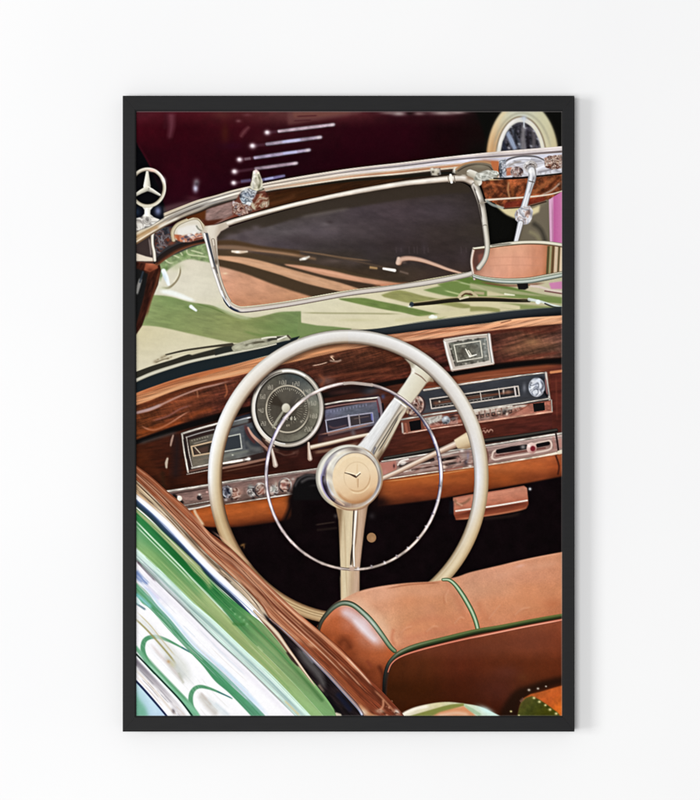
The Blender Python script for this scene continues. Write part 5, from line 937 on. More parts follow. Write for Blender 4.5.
chromefx(ell(351.4,477.4,28.6,29.2),61,f=.045,ang=40,sx=1.6,sy=.7,ramp=[(0,(40,36,50)),(.3,(170,160,150)),(.5,(244,240,230)),(.75,(210,190,160)),(1,(120,100,90))],alpha=.3)
poly(ell(355.2,478.4,22.7,25.2),lin((345,454),(362,504),[(0,(230,206,166)),(.4,(232,208,172)),(.75,(222,188,146)),(.92,(196,148,104)),(1,(150,104,70))]),HB+'',blur=.4)
stroke(ell(355.2,478.4,21.6,24,30,150),2.6,(170,116,72),sm=False,soft=1.4,alpha=.6); stroke(ell(355,478.2,20.4,22.8,200,300),2.2,(240,222,190),sm=False,soft=1.2,alpha=.6)
stroke(ell(357,476.6,13,14.6,-10,130),1.1,(196,158,116),sm=False,soft=.5,alpha=.9); stroke(ell(357,476.6,13,14.6,130,350),.8,(206,178,140),sm=False,soft=.5,alpha=.6); stroke(ell(357.2,477.6,14,15.6,20,120),1,(240,216,176),sm=False,soft=.5,alpha=.7)
stroke([(344.8,472.8),(350,474.2),(355,476.4)],[.7,1.2,2.2],(74,54,42),soft=.4); stroke([(346,472),(355,474)],.9,(250,236,206),soft=.4,alpha=.7); stroke([(356,477.4),(360,473.6)],1.3,(90,66,52),soft=.4); stroke([(356.4,475),(360,472.4)],1.4,(248,236,210),soft=.4); stroke([(357.4,478),(357.6,489)],[2.4,.8],(214,180,138),soft=.5,alpha=.9); stroke([(358.2,478),(358,488)],.7,(170,130,92),soft=.4,alpha=.7); stroke([(357,474),(357.4,463)],[2,.7],(220,192,150),soft=.5,alpha=.7)
stroke([(333,503),(343,508.6),(353,510),(363,508),(371,502)],1.6,(150,110,84),soft=.6,alpha=.8); stroke([(336,499),(345,505.6)],1.4,(230,196,160),soft=.6,alpha=.7)
# horn ring
HC=(353.6,476.2); HRG=ell(HC[0],HC[1],87.4,93.2,-90,270,n=120)
stroke([(x+1.2,y+.9) for x,y in HRG[:33]],2,(40,40,70),sm=False,soft=.7,alpha=.8)
HP=[(0,[(-1,(120,100,96)),(-.3,(226,212,206)),(.4,(170,150,146)),(1,(60,44,44))]),(.1,[(-1,(110,96,96)),(-.3,(206,196,196)),(.4,(90,84,110)),(1,(40,36,60))]),(.22,[(-1,(170,150,146)),(-.2,(236,230,234)),(.4,(150,150,180)),(1,(36,34,70))]),(.35,[(-1,(110,90,80)),(-.2,(220,206,196)),(.5,(190,170,160)),(1,(60,44,40))]),(.5,[(-1,(110,90,84)),(0,(206,190,176)),(1,(80,66,60))]),(.65,[(-1,(130,110,110)),(0,(226,212,212)),(1,(100,84,84))]),(.75,[(-1,(96,80,80)),(-.2,(236,226,228)),(.5,(170,156,170)),(1,(50,44,60))]),(.82,[(-1,(70,66,120)),(-.2,(214,204,220)),(.5,(226,216,216)),(1,(110,96,90))]),(.92,[(-1,(200,190,180)),(0,(240,230,226)),(1,(150,130,120))]),(1,[(-1,(120,100,96)),(-.3,(226,212,206)),(.4,(170,150,146)),(1,(60,44,44))])]
HH=[p for p in HRG]
stroke(HH[4:119],[3.4,3.4,3.6,3.4,3,2.8,2.8,3,3.4,3.6,3.4,3.4],HP,SW+'/horn_ring',sm=False,soft=.4,streak=(.4,.11,.4))
stroke([HH[118],HH[0],HH[4]],3,(176,160,150),SW+'/horn_ring',soft=.5)
for k in range(20,60,3):
    x,y=HH[k]; dx,dy=(HC[0]-x)/93,(HC[1]-y)/93
    spot(x+dx*1.5,y+dy*1.5,1.05,.9,(216,206,210) if k>38 else (64,60,88),alpha=.75); spot(x+dx*.2,y+dy*.2,1.1,1,(250,246,248) if k%2 else (110,100,110),alpha=.7)
for k in (63,67,71,75,78): x,y=HH[k]; spot(x,y+.4,2,1.2,(190,174,166),alpha=.7,rot=20)
spot(383,396.6,2,2.4,(60,84,140),alpha=.6); spot(352,568.6,2.6,2.6,(190,160,140),hard=1.6); spot(351,566,1.6,1.2,(230,214,196))
# ------------------------------------------------------------------ print: seat
SE='front_seat'
LEA=lambda f,s=1,a=.06: grain(grain(f,0,1,1,a,60+s,f=.12),0,1,1,.05,70+s,f=.9)
SEATTOP=[(322,622),(332,606),(345,598),(360,591),(380,586.4),(406.4,583),(435,581.2),(456.4,577),(470.7,572.2),(498.6,565.6),(527,558.8),(564,551.6)]
poly(crom(SEATTOP)+[(564,618),(520,624),(478,631),(440,640),(405,651),(390,662),(384,660),(360,630)], LEA(field([325,350,380,410,440,470,500,530,562],[555,575,590,605,622,640,655],[
 [(206,140,104)]*5+[(206,142,110),(206,142,110),(206,140,106),(206,138,102)],
 [(206,140,104),(206,140,104),(206,138,100),(200,134,98),(200,134,100),(206,144,112),(210,146,114),(206,138,104),(204,134,98)],
 [(206,150,116),(206,148,114),(210,150,118),(208,144,106),(202,136,98),(206,146,112),(206,142,106),(204,132,92),(200,128,88)],
 [(214,170,136),(216,164,130),(210,146,110),(204,138,98),(198,130,90),(206,140,104),(204,132,92),(198,126,84),(194,118,78)],
 [(220,176,146),(216,166,134),(216,160,122),(206,138,96),(198,128,90),(206,128,88),(202,130,92),(194,118,80),(186,106,68)],
 [(214,160,130),(214,160,130),(216,164,130),(204,132,94),(194,122,86),(196,116,80),(190,110,74),(184,104,68),(176,96,60)],
 [(200,130,96),(206,140,110),(190,120,84),(180,104,70),(180,104,70),(180,104,70),(180,104,70),(170,90,60),(160,84,52)]]),1), SE+'/seat_back',blur=.4)
stroke([(350,602),(362,606),(378,620),(390,640)],8,(226,186,154),alpha=.5,soft=4); spot(410,600,14,8,(206,128,86),alpha=.4); stroke([(405,628),(430,618),(455,625)],5,(190,112,82),alpha=.35,soft=3); stroke([(400,640),(430,633),(468,624)],4,(196,116,84),alpha=.5,soft=2.5)
stroke([(446,584),(458,600),(466,620)],5,(184,104,70),alpha=.4,soft=3); stroke([(478,600),(484,615),(492,624)],6,(190,112,74),alpha=.4,soft=3); stroke([(490,578),(520,570),(560,562)],5,(214,154,122),alpha=.5,soft=3); spot(520,566,5,1.6,(226,176,160),rot=-14,alpha=.5); spot(540,600,12,6,(196,120,80),alpha=.4,rot=-15); spot(518,608,10,5,(212,142,106),alpha=.4); spot(552,604,8,5,(180,100,62),alpha=.5); spot(430,610,10,8,(206,138,104),alpha=.4)
stroke([(395,646),(392,638),(394,628)],3,(190,106,72),alpha=.6,soft=1.6); stroke([(386,588.6),(410,584.6),(440,582.6)],1.4,(150,84,54),alpha=.7,soft=.8); stroke([(360,592.4),(378,588),(400,585)],1.2,(224,170,140),alpha=.6,soft=.8); stroke([(505,565),(535,558),(562,553)],1.1,(226,164,130),alpha=.7,soft=.6)
spot(375,598,26,6,(228,170,136),alpha=.35,rot=-14); spot(430,592,30,5,(224,160,126),alpha=.3,rot=-4); spot(420,628,30,8,(214,132,88),alpha=.3,rot=-14); spot(530,600,24,9,(222,146,104),alpha=.3,rot=-14)
for a_,b_,c_ in (((398,636),(404,630),(412,628)),((424,634),(432,628),(438,629)),((452,626),(459,619),(464,621)),((486,622),(494,612),(500,606)),((512,618),(520,611),(530,609)),((448,590),(444,598),(446,606))):
    stroke([a_,b_,c_],[1,2.2,1],(168,94,62),alpha=.28,soft=1.2); stroke([(a_[0]+1.5,a_[1]-1.5),(b_[0]+1.5,b_[1]-1.6),(c_[0]+1,c_[1]-2)],[1,1.8,1],(236,178,142),alpha=.3,soft=1)
# piping across the cushion
PIP=[(-1,(44,60,30)),(-.55,(90,120,80)),(-.1,(190,212,180)),(.3,(150,180,140)),(.7,(70,96,56)),(1,(36,48,24))]
stroke([(443,579.6),(449,580),(455,584.6),(462,594),(468,604),(472.6,613),(476,622),(478.2,631)],[3,4,4.6,5,5,5,4.8,4.6],PIP,SE+'/piping',soft=.4)
# end of the bolster
END=[(318.6,629.6),(320.6,623),(325.6,616),(333,609.6),(343,606.6),(354,609),(364,617),(372,625.6),(381,637.6),(389.6,649),(394,654),(388,662),(385,674),(384,694),(370,680),(343,651)]
EM=mask(END,True)
poly(END, LEA(field([318,335,350,365,380,394],[605,622,638,655,672,695],[
 [(186,100,60),(206,120,90),(206,150,140),(190,130,100),(180,100,60),(170,90,50)],[(180,92,50),(184,92,50),(190,110,80),(206,160,150),(196,120,84),(180,94,54)],
 [(140,62,26),(160,76,38),(168,82,44),(188,112,82),(206,150,130),(182,96,56)],[(120,50,20),(112,46,22),(128,58,28),(158,78,42),(172,86,46),(176,86,44)],
 [(90,36,14),(84,32,14),(84,32,14),(104,44,20),(130,58,28),(122,54,26)],[(70,26,10),(70,26,10),(66,24,10),(84,32,14),(98,40,18),(84,34,18)]]),2), SE+'/bolster_end', sm=True, blur=.4)
stroke([(338,610),(350,615),(360,623),(370,634),(380,645)],[5,9,11,10,5],(222,206,212),alpha=.75,soft=3,clip=EM); stroke([(352,618),(364,630),(376,642)],[3,5,2],(240,236,244),alpha=.5,soft=2,clip=EM)
stroke([(324,622),(332,614),(342,612)],5,(206,120,78),alpha=.5,soft=2.5,clip=EM); stroke([(337,645),(345,640),(352,650)],7,(76,28,12),alpha=.6,soft=4,clip=EM); stroke([(352,640),(364,655),(370,672)],6,(158,76,40),alpha=.5,soft=3,clip=EM); stroke([(378,664),(383,676),(383,690)],3,(50,16,8),alpha=.6,soft=2,clip=EM)
stroke([(366,660),(372,668)],3,(120,50,30),alpha=.5,soft=1.5,clip=EM)
PI2=[(-1,(24,30,18)),(-.6,(70,84,60)),(-.1,(176,192,176)),(.35,(110,134,104)),(1,(40,40,26))]
stroke([(318,632),(321,622.6),(326,615),(334,607),(343,603),(353,605),(364,613.6),(373,623),(382,635),(390,646.4),(394.6,651)],[3.4,4,4.6,5,5.4,5.4,5.6,5.4,5.2,5,4.4],[(0,[(-1,(20,16,12)),(0,(50,44,34)),(1,(60,40,26))]),(.28,[(-1,(40,44,34)),(0,(110,124,106)),(1,(60,60,44))]),(.45,PI2),(.7,[(-1,(40,50,30)),(-.3,(150,176,150)),(.2,(196,206,196)),(1,(60,70,50))]),(1,[(-1,(50,60,36)),(-.2,(130,156,116)),(.5,(70,90,56)),(1,(40,44,26))])],SE+'/piping',soft=.4)
# front face of the backrest
poly([(392,661),(400,656),(414,650.6),(442,643),(485,633),(520,626),(564,617.6),(564,722),(400,722),(384,698),(385,676)], LEA(field([385,420,460,500,530,562],[618,645,665,690,716],[
 [(120,60,36),(114,56,36),(116,56,32),(126,62,38),(132,66,42),(134,64,38)],[(98,44,22),(106,50,30),(102,46,26),(110,52,30),(118,56,34),(122,54,30)],
 [(74,32,10),(82,36,14),(88,34,16),(88,36,16),(92,38,16),(94,38,16)],[(58,24,4),(60,24,4),(66,24,8),(76,32,20),(80,34,14),(78,28,8)],
 [(54,20,4),(58,22,4),(60,22,4),(58,18,4),(60,22,8),(60,22,8)]]),3,.08), SE+'/seat_front',blur=.3)
spot(507,672,14,7,(92,44,34),alpha=.5); spot(523,677,5,4,(100,52,24),alpha=.4); stroke([(445,655),(500,645),(560,636)],10,(98,46,30),alpha=.35,soft=6)
stroke([(384.5,694),(385.6,678),(389,665.6),(396,657),(405,651.4),(420,646),(450,638.4),(478,631.6),(500,628),(530,622),(564,616)],[4.6,5.6,6.6,7,6.6,6.4,6,6,5.6,5.6,5.4],
  [(0,[(-1,(16,12,12)),(0,(20,16,14)),(1,(60,30,18))]),(.12,[(-1,(20,22,18)),(-.4,(40,46,44)),(1,(60,30,20))]),(.22,[(-1,(60,70,40)),(-.5,(130,140,110)),(0,(50,64,36)),(.6,(20,22,10)),(1,(90,44,30))]),(.4,[(-1,(84,90,46)),(-.5,(96,116,70)),(0,(50,66,34)),(.6,(24,24,10)),(1,(90,44,26))]),(1,[(-1,(110,110,50)),(-.5,(92,100,50)),(0,(52,62,28)),(.6,(30,30,12)),(1,(80,44,20))])],SE+'/piping',soft=.4)
stroke([(388,672),(391.4,664),(399,657.6),(414,651.8),(442,644.4),(470,638),(500,631.8),(530,625.8),(564,619.4)],[1.2,2,2.4,2.4,2.6,2.6,2.6,2.6,2.6],[(-1,(110,50,34)),(-.1,(222,132,104)),(.4,(196,110,84)),(1,(90,40,24))],SE+'/seat_front',soft=.5)
stroke([(470,638.6),(500,632.2),(530,626),(564,619.8)],1,(240,168,138),soft=.5,alpha=.7)
# lower corner: second cushion and studded strap
band([(500,712),(507,700),(516,690),(530,685),(545,680),(564,676)],[(500,722),(518,722),(520,706),(532,694),(548,688),(564,684)],(30,14,6),SE+'/seat_front',blur=2,alpha=.9)
poly([(520,706),(524,698),(531,694),(540,692),(553,688),(564,685),(564,722),(518,722)],grain(lin((540,690),(556,712),[(0,(176,84,32)),(.5,(196,86,30)),(1,(206,96,24))]),0,1,1,.15,3),SE+'/lower_cushion',blur=.5)
poly([(519,708),(521,702),(526,697.6),(532,696),(540,700),(549,706),(557,712),(562,718),(562,722),(516,722)],grain(lin((522,698),(540,718),[(0,(84,76,30)),(.5,(64,68,20)),(1,(60,60,6))]),0,1,1,.2,3),'studded_strap',blur=.5)
stroke([(520,702),(524,698)],2.4,(130,90,70),soft=1,alpha=.7)
for x,y,r in ((529,690,1.5),(538,688.6,1.3),(546,686.4,1),(534,698,1.5),(539.4,701.8,1.5),(545.4,705.2,1.3),(550,709.6,1.6),(556.2,713.6,1.6),(511,711.4,1.2),(519,715.4,1.1)):
    spot(x,y,r*.95,r*.8,(216,204,140) if y>696 else (190,176,160),hard=1,alpha=.95,part='studded_strap')
band([(396,720),(400,715),(413.6,708),(432,703.4),(448,702),(463.6,703.6),(478,706),(490,711),(502,717)],[(396,724),(410,724),(430,724),(450,724),(470,724),(480,724),(490,724),(502,724),(506,724)],grain(lin((400,712),(500,712),[(0,(226,218,196)),(.4,(206,196,150)),(1,(206,236,226))]),0,1,1,.06,3),SE+'/lower_cushion',blur=.4)
band([(406,717),(430,710),(450,704.6),(464,703.4)],[(410,724),(440,716),(456,708.6),(464,706)],(128,132,62),blur=.5)
poly([(425,720),(440,712),(455,708),(464,706),(472,712),(482,722)],(214,142,96),SE+'/lower_cushion',blur=.7); stroke([(436,716),(456,713),(470,715)],3,(232,196,166),alpha=.7,soft=1.6); stroke([(463.6,704),(470,709),(482,716)],[2,4,3],(150,180,140),soft=.8,alpha=.7)
spot(486,710,8,3,(206,240,236),rot=25,alpha=.8); stroke([(402,714.6),(415,709),(430,706)],3,(244,236,220),soft=1,alpha=.8)
# ------------------------------------------------------------------ print: car door and flank
DR='green_car/door'
E0=[(130,458),(136,465),(151,476.5),(167,491),(187,508),(207,530),(230,547.6),(258,575),(279,595),(300,614.4),(318.6,629.8),(343,651),(370,679),(386,695.6),(402,713),(408,722)]
E1=[(130,474),(136,480),(158,502),(173,518),(201,548),(229,574),(243,586),(262,606),(272,621),(300,648),(328,676),(360,711),(368,722)]
E2=[(130,487),(136,493.6),(149,504),(169,522),(194,549.4),(216,570),(230,583),(253,606),(272,628),(283,645),(300,668),(318,690),(335,716),(338,722)]
WCAP=grain(grain(field([136,170,210,250,300,350,400],[460,520,580,640,716],[[(140,70,40),(126,56,30)]+[(120,56,34)]*5,[(150,84,50),(140,74,44),(130,64,40),(120,60,40),(120,56,36),(120,56,34),(120,56,34)],[(170,110,80),(160,100,72),(160,92,60),(150,88,58),(130,66,40),(110,50,30),(100,44,26)],[(170,110,80),(170,110,80),(170,110,80),(168,104,70),(140,74,46),(120,54,30),(100,44,26)],[(160,80,50)]*4+[(150,70,40),(130,60,34),(104,46,28)]]),43,.12,3,.34,81,f=.35),43,.3,.9,.2,83,f=.3)
band(E0,E1,WCAP,DR+'/walnut_door_cap')
for p,w,c,a in (
 ([(136,467),(152,480),(170,496),(190,515),(205,532)],2,(170,100,66),.7),([(136,472),(156,489),(180,512),(205,538),(236,564),(262,588)],1.4,(228,176,140),.8),
 ([(190,513),(200,524),(214,540),(236,558),(262,582),(290,609),(318,633)],2.2,(222,166,128),.85),([(194,508),(196,514),(204,526)],2.6,(216,184,150),.9),
 ([(209,534),(230,550),(256,575),(284,603)],1.4,(150,84,60),.7),([(212,531),(230,545),(252,566)],1.2,(230,180,150),.6),
 ([(140,478),(160,496),(186,521),(212,547)],2.4,(110,52,26),.8),([(215,548),(240,570),(270,600),(300,628),(324,650)],4,(120,58,36),.75),([(215,554),(245,582),(280,616),(310,645)],3.4,(204,144,108),.6),
 ([(232,560),(262,590),(300,624),(322,643)],2.6,(214,160,122),.7),([(284,604),(300,618),(322,636),(345,657),(369,683)],[2,3,3.6,3.2,2],(222,156,116),.8),([(345,656),(362,674),(372,686)],1.6,(244,206,178),.8),
 ([(300,622),(318,640),(340,662)],4,(84,34,18),.55),([(305,637),(325,655),(350,682)],4,(184,104,62),.4),([(318,650),(340,672),(368,702)],5,(92,40,22),.5),([(330,668),(345,684),(372,716)],4,(166,88,50),.5),
 ([(352,668),(372,690),(392,712)],5,(84,36,20),.6),([(374,690),(384,700),(398,716)],1.6,(214,150,110),.6),([(383,699),(383,706),(379,711)],2,(206,140,104),.8),([(358,704),(368,714),(380,718)],4,(210,150,100),.7),
 ([(262,609),(285,629),(302,643)],2.6,(206,150,110),.6),([(140,487),(160,506),(178,524)],2,(206,150,110),.7)):
    stroke(p,w,c,alpha=a,soft=.9 if not isinstance(w,list) else .8)
spot(311,645,4,2,(206,150,112),rot=30,alpha=.7); spot(397,712,3,2,(236,222,206),rot=45,alpha=.9); spot(380,711,4,2,(220,190,160),alpha=.7); speckle([(378,700),(392,700),(400,716),(378,716)],14,[(150,90,70),(60,26,16),(196,130,100)],r=(.6,1.2),seed=5)
spot(362,713,5,4,(236,226,206),alpha=.8); 
# cream and steel mouldings
MO=DR+'/chrome_moulding'
band(E1,E2,grain(grain(field([136,170,210,250,300,340],[480,530,580,640,716],[[(196,160,120)]*6,[(206,184,156),(214,190,160),(206,176,146),(200,166,130),(200,166,130),(200,166,130)],[(206,184,156),(206,190,166),(206,186,160),(206,180,150),(120,100,90),(60,50,50)],[(206,184,156),(206,190,166),(206,186,160),(216,196,170),(40,32,32),(40,34,36)],[(200,180,150)]*4+[(30,22,22),(28,24,26)]]),43,.1,4,.2,85,f=.4),43,.3,1,.12,87),MO)
for p,w,c,a in (
 ([(134,481),(150,496),(168,513),(186,532),(205,551)],1.2,(70,48,34),.9),([(137,487),(155,503),(176,523),(198,548)],2,(214,198,166),.9),([(150,497),(172,519),(200,550),(226,577)],1.1,(90,64,44),.8),
 ([(160,503),(185,527),(205,548),(229,571),(246,588)],[1.4,2,2,2,1.6],(214,176,140),.8),([(170,510),(190,531),(202,543)],1.6,(146,86,56),.8),([(203,553),(216,566),(222,571)],[1,2.6,1],(84,76,60),.9),([(222,574),(234,585),(246,599),(256,610)],2.4,(170,164,140),.8),([(214,562),(232,578),(250,596),(262,612)],1.1,(60,46,40),.85),
 ([(224,577),(232,582)],1.4,(60,50,44),.9),([(234,588),(246,601),(252,603)],[2,4,1.4],(110,108,94),.7),([(250,605),(262,620),(275,640),(288,655)],[3,5,6,3],(222,206,188),.9),([(262,632),(274,645),(286,657),(296,666)],[2.4,2,2.4,1.6],(226,222,212),.85),([(272,641),(284,654),(292,662)],1.4,(70,48,40),.9)):
    stroke(p,w,c,alpha=a,soft=.6)
poly([(263,613),(272,621),(286,634),(300,648),(314,662),(328,676),(345,694),(362,712),(366,722),(340,722),(332,712),(322,694),(312,684),(301,668),(292,656),(281,640),(270,626)],grain((30,22,24),43,.3,1.4,.6,5,f=.3),DR+'/window_slot',blur=.7)
stroke([(296,646),(306,660),(318,674),(326,690)],[4,7,7,3],(110,108,106),alpha=.6,soft=2.4); stroke([(318,684),(328,697)],2.4,(130,112,96),alpha=.8,soft=.8); stroke([(302,650),(314,664)],2,(150,150,160),alpha=.6,soft=1.2); stroke([(322,690),(340,714)],6,(14,12,16),alpha=.8,soft=1.6); stroke([(336,692),(352,712)],5,(20,24,44),alpha=.8,soft=1.6)
stroke([(270,618.6),(285,632),(300,646.6),(314,660.6),(328,674.6),(344,692),(358,707.6),(362,714)],[1.2,2,2.2,2.6,3.2,3.2,3.4,3],[(-1,(90,80,90)),(0,(226,226,238)),(1,(120,130,160))],MO,soft=.5)
stroke([(256,611),(268,627),(280,642),(290,655),(300,668),(312,682)],[3,6,7,6,4,1.6],(212,192,168),soft=.7,part=MO); stroke([(262,622),(272,633),(284,647),(295,659)],2,(120,84,62),soft=.8,alpha=.9); stroke([(266,622),(278,636),(290,651)],1.6,(232,222,206),soft=.7,alpha=.8); stroke([(284,653),(291,661),(297,667)],[3,4,3],(60,40,34),alpha=.8,soft=.8); spot(294,664,3,2.4,(236,226,200),rot=45,hard=1.6); spot(297,668,1.6,2.6,(214,206,180),rot=-20)
poly([(329,722),(331,715.6),(336,712.4),(341,714),(344,722)],(206,196,170),MO,blur=.5)
# painted flank: bands that mirror the surroundings
FL=DR+'/door_skin'
poly(crom(E2)+[(130,722),(130,484)],lin((160,520),(300,716),[(0,(244,243,246)),(1,(246,245,247))]),FL)
def off(e,d): return [(x-d*.69,y+d*.72) for x,y in e]
# white flare, blue-black edge, olive line
WH=[(130,491),(136,497),(149,507.6),(169,525.6),(194,552.6),(215,573.6),(230,587.4),(250,607),(258,616)]
stroke(WH,[5,5.6,6.4,7,7.4,7,6.6,5,3],[(-1,(206,190,176)),(-.5,(246,242,240)),(.3,(252,252,254)),(.8,(196,206,230)),(1,(60,80,130))],MO,soft=.5)
NV=[(130,497),(138,504.6),(151,516),(166,531.4),(180,545),(194,559.6),(215,581),(230,594.6),(245,609.6),(262,629)]
stroke(NV,[6,5.6,5.4,5,4.4,4.2,4,4,3.4,1.6],[(-1,(120,140,176)),(-.5,(54,72,104)),(.2,(36,58,74)),(.8,(44,64,62)),(1,(110,120,90))],MO,soft=.5)
# deep green band between olive line and pale double line
GA=[(130,502),(136,508),(150,520),(173,541),(194,562),(215,584),(230,598),(246,611),(262,623),(284,645.6),(301,667),(316,685),(331,705),(339,722)]
GB=[(130,514),(136,520.6),(150,536),(165.7,552),(194,581),(215,602.6),(227,615),(233.6,623),(250,640),(272,661),(300,690),(320,712),(328,722)]
GRN=grain(field([136,180,230,270,330],[510,570,620,660,716],[[(40,124,62),(30,104,54)]+[(40,110,60)]*3,[(60,140,80),(24,104,44),(30,112,52),(60,120,60),(60,120,60)],[(60,140,80),(40,120,60),(66,130,72),(116,150,94),(120,152,96)],[(60,140,80),(60,130,70),(84,138,80),(122,156,100),(124,158,102)],[(60,140,80),(60,130,70),(70,130,70),(112,152,92),(116,160,100)]]),43,.1,1.2,.12,91)
band(GA,GB,GRN,FL)
stroke([(132,506),(140,514),(151,524),(166,538),(180,551.6),(196,568),(208.6,583)],[2.4,3,3.6,5,6,8,3],(164,172,120),alpha=.92,soft=.8,part=FL)
stroke([(134,505),(160,530),(186,556),(212,582),(232,602)],1.1,(214,216,186),soft=.5,alpha=.7)
stroke([(190,562),(202,575),(209,584),(212,590)],5,(150,176,112),alpha=.7,soft=1.4)
stroke([(244,612),(258,628),(275,648),(290,663),(310,684)],2.2,(150,186,120),soft=.9,alpha=.6); stroke([(250,622),(272,644),(298,672),(322,700)],3.4,(66,112,58),alpha=.75,soft=1.4,fade=False)
for x,y in ((235,614),(244,620),(240,617),(231,609),(247,624)): spot(x,y,1.2,1.2,(150,206,150),alpha=.5)
# light olive reflection with pale lines
GC=[(130,543),(136,549.4),(150,562),(165.7,577),(180,591),(194,604.6),(215,623),(243.6,650.4),(272,677),(308,714.6),(315,722)]
band(GB,GC,grain(field([136,170,210,250,310],[525,560,600,650,716],[[(100,160,110),(60,140,80)]+[(60,130,70)]*3,[(140,176,110),(110,156,92),(70,136,76),(60,130,70),(60,130,70)],[(150,186,130),(140,172,108),(150,172,112),(150,170,110),(130,160,100)],[(150,180,120),(150,172,110),(150,170,106),(146,166,106),(140,166,104)],[(150,180,120),(150,172,110),(150,170,106),(150,176,116),(142,178,116)]]),43,.1,1,.09,93),FL)
stroke([(136,532),(160,553),(185,577),(205,598)],5,(84,148,90),alpha=.6,soft=2.6); stroke([(200,588),(215,603),(228,618)],3,(170,180,130),alpha=.5,soft=1.4)
stroke([(132,517),(150,535.6),(165.7,551.4),(180,566),(194,580.6),(215,602),(227,614.6),(234,623)],1.7,(206,232,206),soft=.5,alpha=.95); stroke([(134,524),(150,540),(166,556),(180,570),(192,583)],1.1,(196,226,196),soft=.5,alpha=.85); stroke([(134,521),(150,538),(170,558),(190,578)],1.2,(44,120,64),soft=.5,alpha=.8)
stroke([(232,622.6),(238,624.6),(246,624)],3,(60,116,56),soft=.9,alpha=.8); stroke([(257,646),(263,652)],2,(176,196,140),alpha=.6,soft=1)
# pale mint ledge
GD=[(130,556),(136,561),(147,572),(158.6,583.6),(175,599.6),(191,615.6),(215,639.6),(243.6,666),(279,700.6),(299,720)]
band(GC,GD,grain(lin((170,592),(164,598),[(0,(206,232,220)),(.5,(170,196,190)),(1,(206,206,212))]),43,.06,2,.1,95),FL)
stroke(GC,2.6,(216,244,230),FL,soft=.6); stroke(off(GC,4.4),2.4,(150,178,176),soft=.9,alpha=.85); stroke(off(GC,7),1.6,(196,214,210),soft=.6,alpha=.8)
stroke(off(GD,-1),[2,2,2.2,2,1.4,1.2,1.2,1.4,1.4,1.2],[(0,[(-1,(70,50,60)),(1,(70,50,60))]),(.3,[(-1,(84,84,90)),(1,(120,110,120))]),(1,[(-1,(150,146,140)),(1,(170,166,160))])],soft=.6,alpha=.9)
stroke([(136,560),(146,571),(156,582)],2,(60,36,48),soft=.7,alpha=.9)
stroke(off(GD,3),5,(234,230,238),soft=2,alpha=.8); stroke([(284,700),(300,716)],2,(206,196,150),soft=.8,alpha=.8)
stroke([(185,608),(190,613)],2,(150,140,140),soft=.7,alpha=.8); stroke([(140,560),(165,586),(190,610)],2.6,(214,206,220),alpha=.6,soft=1.2)
# big white panel bottom, second green band
stroke([(134,572),(150,588),(170,606)],6,(226,224,236),alpha=.8,soft=3)
stroke([(134,571),(141,579),(149,584.6)],[7,6,3],(110,136,190),soft=1.4,alpha=.9); stroke([(144,585),(160,600)],3,(210,206,236),soft=1.4,alpha=.8)
G2A=[(130,576),(136,582),(147,592),(157,605),(170,619),(184,636),(196,649.4),(215,665.6),(230,679.6),(250,700),(263.6,714),(270,722)]
G2B=[(130,590),(136,595),(142,603),(150,609),(160,620),(169,630),(180,641.6),(191.4,653.7),(203,666),(215,681),(230,694),(250.7,715.6),(256,722)]
band(G2A,G2B,grain(field([136,170,200,230,260],[580,630,680,716],[[(96,166,120)]*5,[(90,150,112),(78,150,104),(70,146,96),(60,140,90),(60,140,90)],[(90,150,112),(78,150,104),(72,146,100),(70,144,100),(76,150,100)],[(90,150,112),(78,150,104),(72,146,100),(74,146,104),(86,150,116)]]),43,.1,1,.1,97),FL,blur=.4)
stroke(off(G2A,-2),[1,2,3,3,3,3.4,4,5,5,5,4,3],(190,216,238),soft=1.4,alpha=.7); stroke(off(G2A,1.4),2.2,(150,186,190),soft=.8,alpha=.55)
stroke([(134,593),(142,599),(152,608)],3.4,(120,196,196),soft=1,alpha=.8); stroke([(134,602),(146,610)],2,(60,96,110),soft=.7,alpha=.7); stroke([(134,598),(140,604)],4,(190,230,226),soft=1.4,alpha=.7)
# loops
GL2=(84,150,108)
stroke([(192,653.6),(186,650),(180,646.6),(170,641.4),(163,638.6),(156,636.8),(149,637.6),(144.4,641),(142.8,648),(144.6,656),(149,665),(154,672)],[.8,1.4,1.8,2.4,3.2,3.8,4.4,4.8,4.6,4.6,5,5],GL2,FL,soft=.7)
stroke([(181,647),(190,652)],1.6,(60,110,130),soft=.5,alpha=.6)
stroke([(232,698.6),(224,694.6),(215.7,690.8),(208,688),(201,686.6),(195.6,688),(191.8,692.6),(190.6,699),(191.4,706),(194,713),(199,722)],[.8,1.2,1.8,2.4,3.2,4,4.6,4.8,5,6,7],GL2,FL,soft=.7)
stroke([(216,691),(232,698)],1.1,(44,90,130),soft=.5,alpha=.6)
G3A=[(130,638),(136,645),(143,653),(152,664),(165,677),(178,690),(190,702),(198,712),(204,722)]
G3B=[(130,645),(136,651),(143,659.6),(158,677),(170,689),(184,705),(191,716),(196,722)]
band(G3A,G3B,grain((112,172,136),43,.1,1,.15,99),FL,blur=.6)
stroke([(140,650),(156,668),(176,689),(190,704)],2.6,(84,150,104),soft=1,alpha=.7)
stroke([(148,664),(160,676),(172,690)],2,(196,224,206),soft=1,alpha=.4)
